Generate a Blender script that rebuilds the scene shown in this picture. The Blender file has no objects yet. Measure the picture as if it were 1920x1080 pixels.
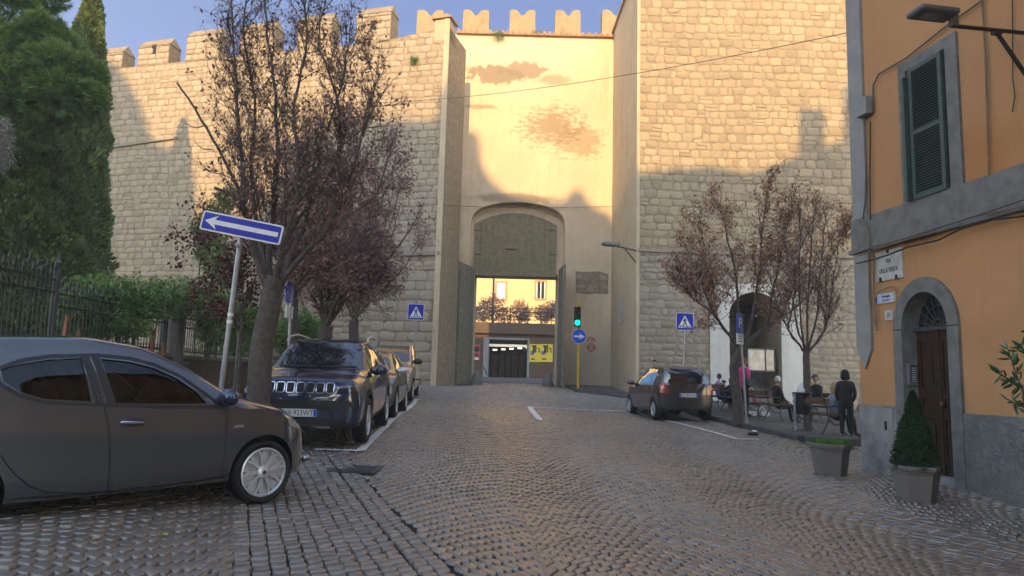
import bpy, bmesh, math, random
import numpy as np
from mathutils import Vector, Matrix
from mathutils.bvhtree import BVHTree
random.seed(7); RNG = np.random.default_rng(11)
R = math.radians; PI = math.pi
SC = bpy.context.scene; COL = SC.collection
# ---------------------------------------------------------------- camera
EYE = Vector((0, 0, 1.5)); FPX = 1340.0; PITCH = R(7.04); ROLL = R(1.5)
fw = Vector((0, math.cos(PITCH), math.sin(PITCH))); up0 = Vector((0, -math.sin(PITCH), math.cos(PITCH))); rt0 = Vector((1, 0, 0))
rt = rt0*math.cos(ROLL)+up0*math.sin(ROLL); up = up0*math.cos(ROLL)-rt0*math.sin(ROLL)
cd = bpy.data.cameras.new('camera'); cam = bpy.data.objects.new('camera', cd); COL.objects.link(cam)
m = Matrix.Identity(4)
for i in range(3):
    m[i][0] = rt[i]; m[i][1] = up[i]; m[i][2] = -fw[i]; m[i][3] = EYE[i]
cam.matrix_world = m
cd.sensor_width = 36; cd.lens = FPX/1920*36; cd.clip_end = 2000; cd.clip_start = 0.05
SC.camera = cam
# ---------------------------------------------------------------- sky and sun
SUN_AZ = R(3.5); SUN_EL = math.atan(0.37*math.cos(SUN_AZ))      # the low sun stands behind the camera, a little to its left
SUN = Vector((-math.sin(SUN_AZ)*math.cos(SUN_EL), -math.cos(SUN_AZ)*math.cos(SUN_EL), math.sin(SUN_EL)))
wd = bpy.data.worlds.new('World'); SC.world = wd; wd.use_nodes = True
nt = wd.node_tree; bg = nt.nodes['Background']
sky = nt.nodes.new('ShaderNodeTexSky'); sky.sky_type = 'NISHITA'; sky.sun_disc = False
sky.sun_elevation = SUN_EL; sky.sun_rotation = math.atan2(SUN.x, SUN.y); sky.air_density = 1.0; sky.dust_density = 0.2; sky.ozone_density = 1.6
# a clear afternoon sky: deep blue away from the sun, pale and warm around it
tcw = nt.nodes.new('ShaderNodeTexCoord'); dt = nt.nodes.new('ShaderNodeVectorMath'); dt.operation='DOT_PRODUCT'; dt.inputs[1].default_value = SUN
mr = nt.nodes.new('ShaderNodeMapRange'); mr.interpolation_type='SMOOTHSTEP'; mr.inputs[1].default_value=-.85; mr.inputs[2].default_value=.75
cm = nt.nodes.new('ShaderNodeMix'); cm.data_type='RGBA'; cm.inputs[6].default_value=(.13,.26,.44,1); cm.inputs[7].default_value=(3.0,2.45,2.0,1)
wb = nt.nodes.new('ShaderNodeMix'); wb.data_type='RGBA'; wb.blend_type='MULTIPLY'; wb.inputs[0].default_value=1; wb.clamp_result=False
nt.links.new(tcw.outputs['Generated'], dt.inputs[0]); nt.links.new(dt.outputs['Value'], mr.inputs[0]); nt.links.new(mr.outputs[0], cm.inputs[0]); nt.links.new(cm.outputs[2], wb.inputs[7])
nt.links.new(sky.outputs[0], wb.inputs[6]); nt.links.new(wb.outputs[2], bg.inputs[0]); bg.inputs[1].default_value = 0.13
sd = bpy.data.lights.new('sun', 'SUN'); sun = bpy.data.objects.new('sun', sd); COL.objects.link(sun)
sd.energy = 3.4; sd.angle = R(0.4); sd.color = (1.0, 0.62, 0.25)
sun.rotation_euler = SUN.to_track_quat('Z', 'Y').to_euler()
SC.view_settings.view_transform = 'Standard'; SC.view_settings.look = 'None'; SC.view_settings.gamma = 1
SC.view_settings.exposure = 1.40
# ---------------------------------------------------------------- pixel rays -> points in the place
def ray(px, py):
    return (fw*FPX+rt*(px-960)-up*(py-540)).normalized()
def at(px, py, Y):
    d = ray(px, py); return EYE+d*(Y/d.y)
def atl(px, py, Y):
    p = at(px, py, Y); return p
# ---------------------------------------------------------------- ground height (rises towards the gate, falls to the right)
_A = [(490,948,6.94),(-40,985,5.3),(680,835,11.4),(739,785,15.8),(770,757,21.9),(800,724,27.5),(870,722,31.5),(1050,727,31.5),(1084,733,29),
      (1192,750,26),(1326,791,21.0),(1196,777,23.4),(1500,827,16.4),(1606,881,12.26),(1785,912,10.3),(1920,961,8.97),(960,718,33)]
_P = [tuple(at(*a)) for a in _A]+[(0,1.5,0.0),(2.5,3,0.0),(-3,1,0.12),(4,6,-.02),(0,8,.08),(1.5,14,.22),(0,22,.55),(9.5,18,.1),(12,26,.5),(-8.5,12,.27),(-8.5,20,.5),(-14,24,.6),(0,44,1.28),(-20,50,1.3),(20,50,1.3),(0,60,1.38),(0,-8,-.15),(-14,4,.25),(12,2,-.2)]
_P = np.array(_P)
def _phi(r): return np.where(r > 1e-9, r*r*np.log(r+1e-12), 0)
_n = len(_P); _K = _phi(np.linalg.norm(_P[:,None,:2]-_P[None,:,:2],axis=2))+np.eye(_n)*0.6
_Q = np.hstack([np.ones((_n,1)), _P[:,:2]])
_S = np.linalg.solve(np.block([[_K,_Q],[_Q.T,np.zeros((3,3))]]), np.concatenate([_P[:,2],np.zeros(3)]))
def gz(x, y):
    x = np.clip(np.asarray(x,float),-14,14); y = np.clip(np.asarray(y,float),-8,60)
    sh = np.broadcast(x,y).shape; X = np.broadcast_to(x,sh).ravel(); Y = np.broadcast_to(y,sh).ravel()
    out = np.empty(len(X))
    for i in range(0,len(X),20000):
        r = np.hypot(X[i:i+20000,None]-_P[None,:,0], Y[i:i+20000,None]-_P[None,:,1])
        out[i:i+20000] = _phi(r)@_S[:_n]+_S[_n]+_S[_n+1]*X[i:i+20000]+_S[_n+2]*Y[i:i+20000]
    return out.reshape(sh) if sh else float(out[0])
def gpt(px, py, dz=0.0):                       # where a pixel's ray meets the ground
    d = ray(px, py); lo, hi = 1.0, 80.0
    t = 1.0
    while t < 90:
        p = EYE+d*t
        if p.z < gz(p.x, p.y)+dz: break
        t += .05
    return p
# ---------------------------------------------------------------- objects
def tag(o, label=None, cat=None, group=None, kind=None):
    if label: o['label'] = label
    if cat: o['category'] = cat
    if group: o['group'] = group
    if kind: o['kind'] = kind
    return o
def thing(name, label, cat, loc=(0,0,0), rz=0.0, group=None):
    o = bpy.data.objects.new(name, None); COL.objects.link(o); o.empty_display_size = .2
    o.location = loc; o.rotation_euler = (0,0,rz); return tag(o, label, cat, group)
def link(name, me, parent=None, loc=None):
    o = bpy.data.objects.new(name, me); COL.objects.link(o)
    if parent: o.parent = parent
    if loc: o.location = loc
    return o
def copy_tree(o, parent=None):
    c = o.copy(); COL.objects.link(c)
    if parent: c.parent = parent
    for ch in o.children: copy_tree(ch, c)
    return c
def fast(name, V, Q, mats, parent=None, midx=None, smooth=True, rnd=None, tri=False):
    V = np.asarray(V, np.float32).reshape(-1,3); k = 3 if tri else 4
    Q = np.asarray(Q, np.int32).reshape(-1,k)
    me = bpy.data.meshes.new(name); me.vertices.add(len(V)); me.vertices.foreach_set('co', V.ravel())
    me.loops.add(Q.size); me.loops.foreach_set('vertex_index', Q.ravel())
    me.polygons.add(len(Q)); me.polygons.foreach_set('loop_start', np.arange(0,Q.size,k,dtype=np.int32))
    if midx is not None: me.polygons.foreach_set('material_index', np.asarray(midx,np.int32))
    for mm in (mats if isinstance(mats,(list,tuple)) else [mats]): me.materials.append(mm)
    me.update(calc_edges=True)
    me.polygons.foreach_set('use_smooth', np.full(len(Q), smooth))
    if rnd is not None:
        a = me.attributes.new('rnd','FLOAT','POINT'); a.data.foreach_set('value', np.asarray(rnd,np.float32))
    me.validate()
    return link(name, me, parent)
class MB:
    """collects shapes; build() links them as ONE mesh object"""
    def __init__(s): s.v=[]; s.f=[]; s.m=[]; s.T=None
    def add(s, vs, fs, mi=0):
        b=len(s.v)
        for v in vs:
            v=Vector(v)
            s.v.append(tuple(s.T@v) if s.T else tuple(v))
        for f in fs: s.f.append(tuple(b+i for i in f)); s.m.append(mi)
        return s
    def box(s, c, size, mi=0, rot=None):
        x,y,z=[a/2 for a in size]; vs=[Vector((i*x,j*y,k*z)) for i in(-1,1) for j in(-1,1) for k in(-1,1)]
        if rot is not None: vs=[rot@v for v in vs]
        vs=[v+Vector(c) for v in vs]
        return s.add(vs,[(0,1,3,2),(4,6,7,5),(0,4,5,1),(2,3,7,6),(0,2,6,4),(1,5,7,3)],mi)
    def bbox(s, a, b, mi=0):
        return s.box([(p+q)/2 for p,q in zip(a,b)],[abs(q-p) for p,q in zip(a,b)],mi)
    def rbox(s, c, size, r, mi=0, rot=None):      # box with chamfered edges
        x,y,z=[a/2 for a in size]; r=min(r,x*.9,y*.9,z*.9)
        vs=[];idx={}
        for i in(-1,1):
            for j in(-1,1):
                for k in(-1,1):
                    for ax in range(3):
                        v=[i*(x-r),j*(y-r),k*(z-r)]; v[ax]=[i*x,j*y,k*z][ax]
                        idx[(i,j,k,ax)]=len(vs); vs.append(Vector(v))
        fs=[]
        for ax in range(3):
            o=[a for a in range(3) if a!=ax]
            for sg in(-1,1):
                q=[]
                for a,b in((-1,-1),(1,-1),(1,1),(-1,1)):
                    t=[0,0,0];t[ax]=sg;t[o[0]]=a;t[o[1]]=b;q.append(idx[(t[0],t[1],t[2],ax)])
                fs.append(q)
        for ax in range(3):
            o=[a for a in range(3) if a!=ax]
            for a in(-1,1):
                for b in(-1,1):
                    q=[]
                    for sg,axs in((-1,o[0]),(1,o[0]),(1,o[1]),(-1,o[1])):
                        t=[0,0,0];t[ax]=sg;t[o[0]]=a;t[o[1]]=b;q.append(idx[(t[0],t[1],t[2],axs)])
                    fs.append(q)
        for i in(-1,1):
            for j in(-1,1):
                for k in(-1,1): fs.append([idx[(i,j,k,a)] for a in range(3)])
        if rot is not None: vs=[rot@v for v in vs]
        vs=[v+Vector(c) for v in vs]
        return s.add(vs,fs,mi)
    def tube(s, pts, rad, n=8, mi=0, cap=True):
        pts=[Vector(p) for p in pts]
        if not hasattr(rad,'__len__'): rad=[rad]*len(pts)
        vs=[];fs=[]; u=None
        for i,p in enumerate(pts):
            t=(pts[min(i+1,len(pts)-1)]-pts[max(i-1,0)])
            if t.length<1e-9: t=Vector((0,0,1))
            t.normalize()
            if u is None: u=t.orthogonal().normalized()
            else:
                u=(u-t*u.dot(t))
                u=u.normalized() if u.length>1e-6 else t.orthogonal().normalized()
            w=t.cross(u)
            for k in range(n):
                a=2*PI*k/n; vs.append(p+(u*math.cos(a)+w*math.sin(a))*rad[i])
        for i in range(len(pts)-1):
            for k in range(n):
                a=i*n+k;b=i*n+(k+1)%n; fs.append((a,b,b+n,a+n))
        if cap:
            fs.append(tuple(range(n))[::-1]); fs.append(tuple((len(pts)-1)*n+k for k in range(n)))
        return s.add(vs,fs,mi)
    def lathe(s, prof, n=24, mi=0, M=None):       # prof: (radius, height) about z
        vs=[];fs=[]
        for r,z in prof:
            for k in range(n):
                a=2*PI*k/n; v=Vector((r*math.cos(a),r*math.sin(a),z)); vs.append(M@v if M else v)
        for i in range(len(prof)-1):
            for k in range(n):
                a=i*n+k;b=i*n+(k+1)%n; fs.append((a,b,b+n,a+n))
        if prof[0][0]>1e-5: fs.append(tuple(range(n))[::-1])
        if prof[-1][0]>1e-5: fs.append(tuple((len(prof)-1)*n+k for k in range(n)))
        return s.add(vs,fs,mi)
    def prism(s, poly, d0, d1, F, mi=0):          # poly: list of (a,b); F(a,b,d)->3D
        n=len(poly); vs=[F(a,b,d0) for a,b in poly]+[F(a,b,d1) for a,b in poly]
        fs=[tuple(range(n))[::-1],tuple(range(n,2*n))]+[(i,(i+1)%n,(i+1)%n+n,i+n) for i in range(n)]
        return s.add(vs,fs,mi)
    def build(s, name, mats, parent=None, smooth=False, ang=40, loc=None, recalc=True):
        me=bpy.data.meshes.new(name); me.from_pydata(s.v,[],s.f)
        for mm in (mats if isinstance(mats,(list,tuple)) else [mats]): me.materials.append(mm)
        me.polygons.foreach_set('material_index', s.m)
        if recalc:
            bm=bmesh.new(); bm.from_mesh(me); bmesh.ops.recalc_face_normals(bm,faces=bm.faces); bm.to_mesh(me); bm.free()
        if smooth:
            me.polygons.foreach_set('use_smooth', np.full(len(me.polygons),True)); me.set_sharp_from_angle(angle=R(ang))
        me.update()
        return link(name, me, parent, loc)
# ---------------------------------------------------------------- materials
def newmat(name):
    mt=bpy.data.materials.new(name); mt.use_nodes=True; t=mt.node_tree
    return mt,t,t.nodes['Principled BSDF']
class N:
    def __init__(s,t): s.t=t; s.tc=t.nodes.new('ShaderNodeTexCoord')
    def n(s,ty,**k):
        x=s.t.nodes.new('ShaderNode'+ty)
        for a,b in k.items(): setattr(x,a,b)
        return x
    def l(s,a,b): s.t.links.new(a,b)
    def noise(s,scale,detail=4,rough=.55,vec=None,dist=0):
        x=s.n('TexNoise'); x.inputs['Scale'].default_value=scale; x.inputs['Detail'].default_value=detail
        x.inputs['Roughness'].default_value=rough; x.inputs['Distortion'].default_value=dist
        s.l(vec if vec else s.tc.outputs['Object'],x.inputs['Vector']); return x.outputs['Fac']
    def mapr(s,v,a,b,c=0,d=1):
        x=s.n('MapRange'); x.inputs[1].default_value=a;x.inputs[2].default_value=b;x.inputs[3].default_value=c;x.inputs[4].default_value=d
        s.l(v,x.inputs[0]); return x.outputs[0]
    def mix(s,f,a,b,mode='MIX'):
        x=s.n('Mix',data_type='RGBA',blend_type=mode)
        for i,v in((0,f),(6,a),(7,b)):
            if hasattr(v,'links'): s.l(v,x.inputs[i])
            elif i==0: x.inputs[0].default_value=v
            else: x.inputs[i].default_value=(*v,1) if len(v)==3 else v
        return x.outputs[2]
    def math(s,op,a,b=0):
        x=s.n('Math',operation=op)
        for i,v in((0,a),(1,b)):
            if hasattr(v,'links'): s.l(v,x.inputs[i])
            else: x.inputs[i].default_value=v
        return x.outputs[0]
    def bump(s,h,st,dist,bs,nrm=None):
        x=s.n('Bump'); x.inputs['Strength'].default_value=st; x.inputs['Distance'].default_value=dist
        s.l(h,x.inputs['Height'])
        if nrm: s.l(nrm,x.inputs['Normal'])
        s.l(x.outputs[0],bs.inputs['Normal']); return x.outputs[0]
    def attr(s,name='rnd'):
        x=s.n('Attribute'); x.attribute_name=name; return x.outputs['Fac']
    def stretch(s,sx,sy,sz):
        x=s.n('Mapping'); x.inputs['Scale'].default_value=(sx,sy,sz); s.l(s.tc.outputs['Object'],x.inputs[0]); return x.outputs[0]
def simple(name,c,rough=.6,metal=0,var=.25,scale=6,bump=.0,bscale=60,bdist=.01,spec=.5,coat=0,c2=None):
    mt,t,b=newmat(name); k=N(t)
    b.inputs['Roughness'].default_value=rough; b.inputs['Metallic'].default_value=metal
    b.inputs['Specular IOR Level'].default_value=spec; b.inputs['Coat Weight'].default_value=coat; b.inputs['Coat Roughness'].default_value=.05
    d=c2 if c2 else tuple(x*(1-var) for x in c)
    f=k.mapr(k.noise(scale,5),.35,.65)
    k.l(k.mix(f,c,d),b.inputs['Base Color'])
    if var>0: k.l(k.mapr(k.noise(scale*3,3),.3,.7,rough*.85,min(1,rough*1.15)),b.inputs['Roughness'])
    if bump: k.bump(k.noise(bscale,4),bump,bdist,b)
    return mt
def emis(name,c,st):
    mt,t,b=newmat(name); b.inputs['Base Color'].default_value=(*c,1); b.inputs['Emission Color'].default_value=(*c,1); b.inputs['Emission Strength'].default_value=st; b.inputs['Roughness'].default_value=.3
    return mt
def stone_mat(name, cols, mortar=None, bscale=14, bump=.5, rough=.9, dark=(.10,.085,.065), streak=.35, moss=0, spec=.3):
    mt,t,b=newmat(name); k=N(t); r=k.attr()
    c=k.mix(k.mapr(r,0,.5),cols[0],cols[1]); c=k.mix(k.mapr(r,.5,1),c,cols[2])
    c=k.mix(k.mapr(k.noise(bscale*.5,6,.65),.3,.7,0,.55),c,tuple(x*.62 for x in cols[1]))
    c=k.mix(k.mapr(k.noise(bscale*3,5,.7),.35,.7,0,.35),c,tuple(min(1,x*1.35) for x in cols[2]))
    st=k.noise(1.0,6,.65,vec=k.stretch(1.2,1.2,.35),dist=.6)
    c=k.mix(k.mapr(st,.52,.75,0,streak),c,dark)
    if moss: c=k.mix(k.mapr(k.noise(.9,6,.7),.55,.8,0,moss),c,(.07,.085,.03))
    k.l(c,b.inputs['Base Color']); b.inputs['Roughness'].default_value=rough; b.inputs['Specular IOR Level'].default_value=spec
    h=k.math('ADD',k.noise(bscale*2.5,8,.7),k.math('MULTIPLY',k.noise(bscale*.6,3),.8))
    k.bump(h,bump,.03,b); return mt
M={}
M['tuff']=stone_mat('tuff stone',[(.33,.27,.195),(.40,.335,.245),(.26,.215,.16)],streak=.4,dark=(.15,.125,.09))
M['tuff_r']=stone_mat('tower tuff stone',[(.30,.24,.155),(.40,.325,.215),(.23,.18,.12)],bscale=16,streak=.4,dark=(.17,.13,.08))
M['tuff_grey']=stone_mat('grey tuff stone',[(.27,.235,.185),(.34,.295,.235),(.21,.185,.15)],streak=.3)
M['mortar']=simple('lime mortar',(.29,.23,.155),.95,var=.35,scale=5,bump=.6,bscale=30,bdist=.03)
M['mortar_dk']=simple('dark earth joint',(.014,.012,.011),.95,var=.4,scale=9,bump=.5,bscale=60,bdist=.01)
def cobble_mat():
    mt,t,b=newmat('basalt cobbles'); k=N(t); r=k.attr()
    c=k.mix(k.mapr(k.math('POWER',r,1.4),0,1),(.070,.064,.052),(.210,.158,.118))
    c=k.mix(k.mapr(k.noise(.5,5,.6),.4,.65,0,.55),c,(.24,.17,.115))
    c=k.mix(k.mapr(k.noise(60,5,.7),.3,.75,0,.4),c,(.06,.056,.056))
    k.l(c,b.inputs['Base Color'])
    rr=k.math('ADD',k.mapr(k.noise(1.3,4),.3,.7,.34,.46),k.mapr(k.noise(35,4),.3,.7,0,.16))
    k.l(rr,b.inputs['Roughness']); b.inputs['Specular IOR Level'].default_value=.95; b.inputs['Coat Weight'].default_value=1; b.inputs['Coat IOR'].default_value=1.62; b.inputs['Coat Roughness'].default_value=.42
    k.bump(k.math('ADD',k.noise(22,5,.6),k.math('MULTIPLY',k.noise(110,4,.7),.35)),.40,.007,b); return mt
M['cobble']=cobble_mat()
def ellmask(k,cx,cz,rx,rz,amp,soft,scale,ax=0,stretchz=1.0):
    sp=k.n('SeparateXYZ'); k.l(k.tc.outputs['Object'],sp.inputs[0])
    dx=k.math('DIVIDE',k.math('SUBTRACT',sp.outputs[ax],cx),rx); dz=k.math('DIVIDE',k.math('SUBTRACT',sp.outputs[2],cz),rz)
    d=k.math('SQRT',k.math('ADD',k.math('MULTIPLY',dx,dx),k.math('MULTIPLY',dz,dz)))
    nz=k.noise(scale,7,.7,vec=k.stretch(1,1,stretchz))
    v=k.math('ADD',d,k.math('MULTIPLY',k.math('SUBTRACT',nz,.5),amp))
    return k.mapr(v,1,1-soft,0,1)
def plaster_mat(name,base,patches=(),dirt=.35,streaky=.25,low=None,ax=0):
    mt,t,b=newmat(name); k=N(t)
    c=k.mix(k.mapr(k.noise(.55,6,.6),.35,.65),base,tuple(x*.86 for x in base))
    c=k.mix(k.mapr(k.noise(3.5,7,.7),.45,.8,0,dirt),c,tuple(x*.6 for x in base))
    c=k.mix(k.mapr(k.noise(1.5,6,.7,vec=k.stretch(2.2,2.2,.25),dist=.4),.5,.8,0,streaky),c,(.16,.12,.08))
    h=k.noise(45,6,.65)
    for (cx,cz,rx,rz,amp,soft,scale,col,st,sz) in patches:
        mk=ellmask(k,cx,cz,rx,rz,amp,soft,scale,ax,sz)
        c=k.mix(k.math('MULTIPLY',mk,st),c,col); h=k.math('SUBTRACT',h,k.math('MULTIPLY',mk,.9 if soft<.1 else 0))
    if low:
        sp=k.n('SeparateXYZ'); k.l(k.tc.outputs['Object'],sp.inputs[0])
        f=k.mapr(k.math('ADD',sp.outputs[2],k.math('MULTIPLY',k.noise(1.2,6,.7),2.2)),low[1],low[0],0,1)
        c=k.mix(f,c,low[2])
    k.l(c,b.inputs['Base Color']); b.inputs['Roughness'].default_value=.93; b.inputs['Specular IOR Level'].default_value=.25
    k.bump(h,.45,.02,b); return mt
M['rev']=plaster_mat('reveal plaster',(.50,.405,.28),dirt=.5,streaky=.6)
M['white_pl']=plaster_mat('whitewash plaster',(.56,.54,.50),dirt=.35,streaky=.35)
M['orange']=plaster_mat('orange render',(.50,.255,.115),[(9.9,4.6,1.5,.75,1.6,.5,.8,(.40,.17,.06),.8,1),(11.9,3.3,.5,1.2,1.5,.6,1,(.40,.24,.13),.5,1),(9.4,2.2,1.6,.5,1.6,.6,1,(.40,.20,.09),.5,1)],dirt=.22,streaky=.22,ax=1)
M['grey_st']=simple('grey peperino stone',(.18,.17,.16),.85,var=.35,scale=5,bump=.5,bscale=40,bdist=.01)
M['grey_rc']=None
def roughcast():
    mt,t,b=newmat('grey roughcast'); k=N(t)
    c=k.mix(k.mapr(k.noise(2.2,6,.7),.4,.65),(.31,.305,.295),(.19,.19,.19)); c=k.mix(k.mapr(k.noise(16,5,.7),.5,.7,0,.5),c,(.40,.39,.37))
    k.l(c,b.inputs['Base Color']); b.inputs['Roughness'].default_value=.95
    k.bump(k.noise(15,7,.62,dist=1.5),1,.14,b); return mt
M['grey_rc']=roughcast()
M['quoin']=simple('pale grey pilaster',(.27,.262,.25),.85,var=.2,scale=3,bump=.2,bscale=50,bdist=.005)
M['wood_green']=simple('weathered green boards',(.23,.20,.115),.8,var=.35,scale=6,bump=.4,bscale=30,bdist=.01)
M['wood_door']=simple('grey green gate boards',(.22,.20,.145),.85,var=.4,scale=7,bump=.5,bscale=25,bdist=.012)
M['walnut']=simple('dark walnut door',(.040,.019,.011),.42,var=.4,scale=8,bump=.2,bscale=60,bdist=.004)
M['shutter']=simple('green shutter paint',(.055,.08,.07),.5,var=.25,scale=9)
M['iron']=simple('dark iron',(.016,.016,.018),.55,var=.3,scale=12,bump=.2,bscale=80,bdist=.003)
M['iron_grey']=simple('grey painted iron',(.05,.052,.058),.55,var=.3,scale=12)
M['galv']=simple('galvanised steel',(.32,.33,.35),.42,metal=.6,var=.25,scale=14)
M['lampgrey']=simple('grey lamp housing',(.11,.11,.115),.5,var=.15,scale=8)
M['asphalt']=simple('worn asphalt',(.085,.088,.095),.8,var=.3,scale=3,bump=.5,bscale=120,bdist=.006)
M['paving']=simple('pavement slabs',(.105,.098,.092),.72,var=.35,scale=1.6,bump=.4,bscale=50,bdist=.008)
M['kerb']=simple('basalt kerb',(.085,.082,.08),.65,var=.3,scale=4,bump=.4,bscale=40,bdist=.006)
M['earth']=simple('bare earth',(.06,.05,.035),.95,var=.4,scale=3,bump=.8,bscale=25,bdist=.03)
M['white_line']=simple('worn white road paint',(.78,.76,.72),.7,var=.45,scale=16)
M['tile']=simple('clay roof tile',(.42,.26,.16),.85,var=.4,scale=5)
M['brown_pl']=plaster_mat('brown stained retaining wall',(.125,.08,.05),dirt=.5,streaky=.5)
M['yellow_far']=plaster_mat('pale yellow render',(.62,.46,.22),dirt=.1,streaky=.05)
M['facade_bk']=plaster_mat('back facade render',(.30,.30,.31),dirt=.3,streaky=.25)
M['blue_sign']=simple('blue sign face',(.015,.022,.33),.35,var=.08,scale=5)
M['blue_cir']=simple('bright blue sign face',(.012,.075,.50),.35,var=.05,scale=5)
M['white_sign']=simple('white sign face',(.66,.66,.66),.4,var=.1,scale=9)
M['black']=simple('black paint',(.012,.012,.013),.5,var=.1)
M['ypole']=simple('yellow pole paint',(.60,.36,.03),.5,var=.3,scale=22,c2=(.45,.27,.03))
M['marble']=simple('white marble plaque',(.50,.49,.46),.5,var=.3,scale=7)
M['lettergrey']=simple('engraved letter',(.07,.07,.075),.7,var=.1)
M['leaf_purple']=stone_mat('plum leaf',[(.14,.075,.082),(.20,.105,.10),(.26,.14,.12)],bscale=3,bump=0,rough=.5,streak=0)
M['leaf_brown']=stone_mat('dry brown leaf',[(.19,.11,.095),(.25,.14,.11),(.30,.17,.12)],bscale=3,bump=0,rough=.6,streak=0)
M['leaf_red']=stone_mat('rust leaf',[(.24,.11,.07),(.34,.16,.09),(.28,.15,.10)],bscale=3,bump=0,rough=.6,streak=0)
M['leaf_green']=stone_mat('garden leaf',[(.05,.11,.03),(.085,.17,.04),(.14,.22,.045)],bscale=3,bump=0,rough=.5,streak=0)
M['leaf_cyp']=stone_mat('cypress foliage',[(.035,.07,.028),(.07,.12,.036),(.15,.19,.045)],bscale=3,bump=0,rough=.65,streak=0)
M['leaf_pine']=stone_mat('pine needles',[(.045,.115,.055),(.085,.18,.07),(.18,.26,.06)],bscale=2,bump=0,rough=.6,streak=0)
M['leaf_dark']=stone_mat('dark spruce needles',[(.010,.028,.014),(.018,.045,.018),(.03,.065,.022)],bscale=3,bump=0,rough=.6,streak=0)
M['leaf_laurel']=stone_mat('laurel leaf',[(.018,.060,.020),(.030,.085,.026),(.04,.10,.03)],bscale=3,bump=0,rough=.3,streak=0,spec=.5)
M['leaf_silver']=stone_mat('dry silver foliage',[(.26,.24,.21),(.34,.32,.29),(.22,.20,.17)],bscale=3,bump=0,rough=.8,streak=0)
M['bark']=simple('plum bark',(.11,.085,.072),.9,var=.4,scale=14,bump=.9,bscale=28,bdist=.03)
M['bark_pale']=simple('pale bark',(.16,.14,.12),.9,var=.4,scale=14,bump=.6,bscale=35,bdist=.02)
M['pot']=simple('taupe plastic planter',(.17,.145,.13),.6,var=.15,scale=5)
M['soil']=simple('soil',(.03,.022,.016),1,var=.3,scale=20)
M['wood_bench']=simple('bench slats',(.115,.055,.028),.55,var=.4,scale=12,bump=.2,bscale=50,bdist=.004)
M['cable']=simple('grey cable',(.10,.095,.09),.6,var=.2)
M['cable_tan']=simple('tan conduit',(.22,.14,.08),.7,var=.3)
def wpaint(name,c,rough=.28,metal=.55):
    mt,t,b=newmat(name); k=N(t)
    dirt=k.mapr(k.noise(1.2,3,.5),.3,.8,0,.12)
    k.l(k.mix(dirt,c,(c[0]*.7+.03,c[1]*.7+.026,c[2]*.7+.02)),b.inputs['Base Color']); b.inputs['Metallic'].default_value=metal
    b.inputs['Roughness'].default_value=rough; b.inputs['Coat Weight'].default_value=1; b.inputs['Coat Roughness'].default_value=.03
    return mt
M['p_grey']=wpaint('graphite car paint',(.085,.09,.102),.20); M['p_black']=wpaint('navy black car paint',(.014,.022,.055),.18,.2)
M['p_dkgrey']=wpaint('warm dark grey car paint',(.14,.125,.115)); M['p_beige']=wpaint('champagne car paint',(.34,.30,.26),.3,.5)
M['p_brown']=wpaint('aubergine grey car paint',(.062,.050,.052),.25,.4)
M['rubber']=simple('tyre rubber',(.014,.014,.014),.8,var=.3,scale=10,bump=.3,bscale=60,bdist=.004)
M['trim']=simple('black plastic trim',(.014,.014,.015),.5,var=.15)
M['gap']=simple('panel gap',(.006,.006,.007),.8,var=0)
M['alloy']=simple('silver wheel cover',(.62,.62,.64),.35,metal=.5,var=.12,scale=20)
M['chrome']=simple('chrome',(.42,.42,.45),.16,metal=1,var=0)
M['seat']=simple('grey seat cloth',(.05,.052,.058),.9,var=.3,scale=20)
def glassm(name,tint,refl_rough=.02,transp=.5):
    mt,t,b=newmat(name); k=N(t)
    b.inputs['Base Color'].default_value=(*tint,1); b.inputs['Roughness'].default_value=refl_rough; b.inputs['Specular IOR Level'].default_value=.9
    b.inputs['Coat Weight'].default_value=1; b.inputs['Coat IOR'].default_value=1.7; b.inputs['Coat Roughness'].default_value=.01
    if transp>0:
        tr=k.n('BsdfTransparent'); tr.inputs[0].default_value=(.30,.34,.36,1)
        gl=k.n('BsdfGlossy'); gl.inputs['Roughness'].default_value=.01; gl.inputs[0].default_value=(.9,.95,1,1)
        fr=k.n('Fresnel'); fr.inputs[0].default_value=1.5
        mx=k.n('MixShader'); k.l(fr.outputs[0],mx.inputs[0]); k.l(tr.outputs[0],mx.inputs[1]); k.l(gl.outputs[0],mx.inputs[2])
        k.l(mx.outputs[0],t.nodes['Material Output'].inputs[0])
    return mt
M['glass']=glassm('tinted car glass',(.012,.016,.02),transp=1)
M['glass_dk']=glassm('dark car glass',(.010,.013,.018),transp=0)
M['lens']=glassm('headlamp lens',(.20,.20,.21),.08,0)
M['lens_red']=simple('red tail lamp',(.45,.02,.015),.2,var=.1,coat=1); M['lens_or']=simple('orange lamp',(.7,.16,.02),.2,var=.1,coat=1)
M['plate']=simple('number plate white',(.62,.63,.62),.4,var=.05); M['plate_blue']=simple('number plate blue',(.01,.07,.50),.4,var=.05)
M['skin']=simple('skin',(.42,.24,.17),.55,var=.1); 
def wp(root,o):                                  # a part whose mesh is written in world coordinates
    o.parent=root; o.location=-root.location; return o
def hit(px,py,O,Nn):
    d=ray(px,py); t=(Vector(O)-EYE).dot(Vector(Nn))/d.dot(Vector(Nn)); return EYE+d*t
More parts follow.
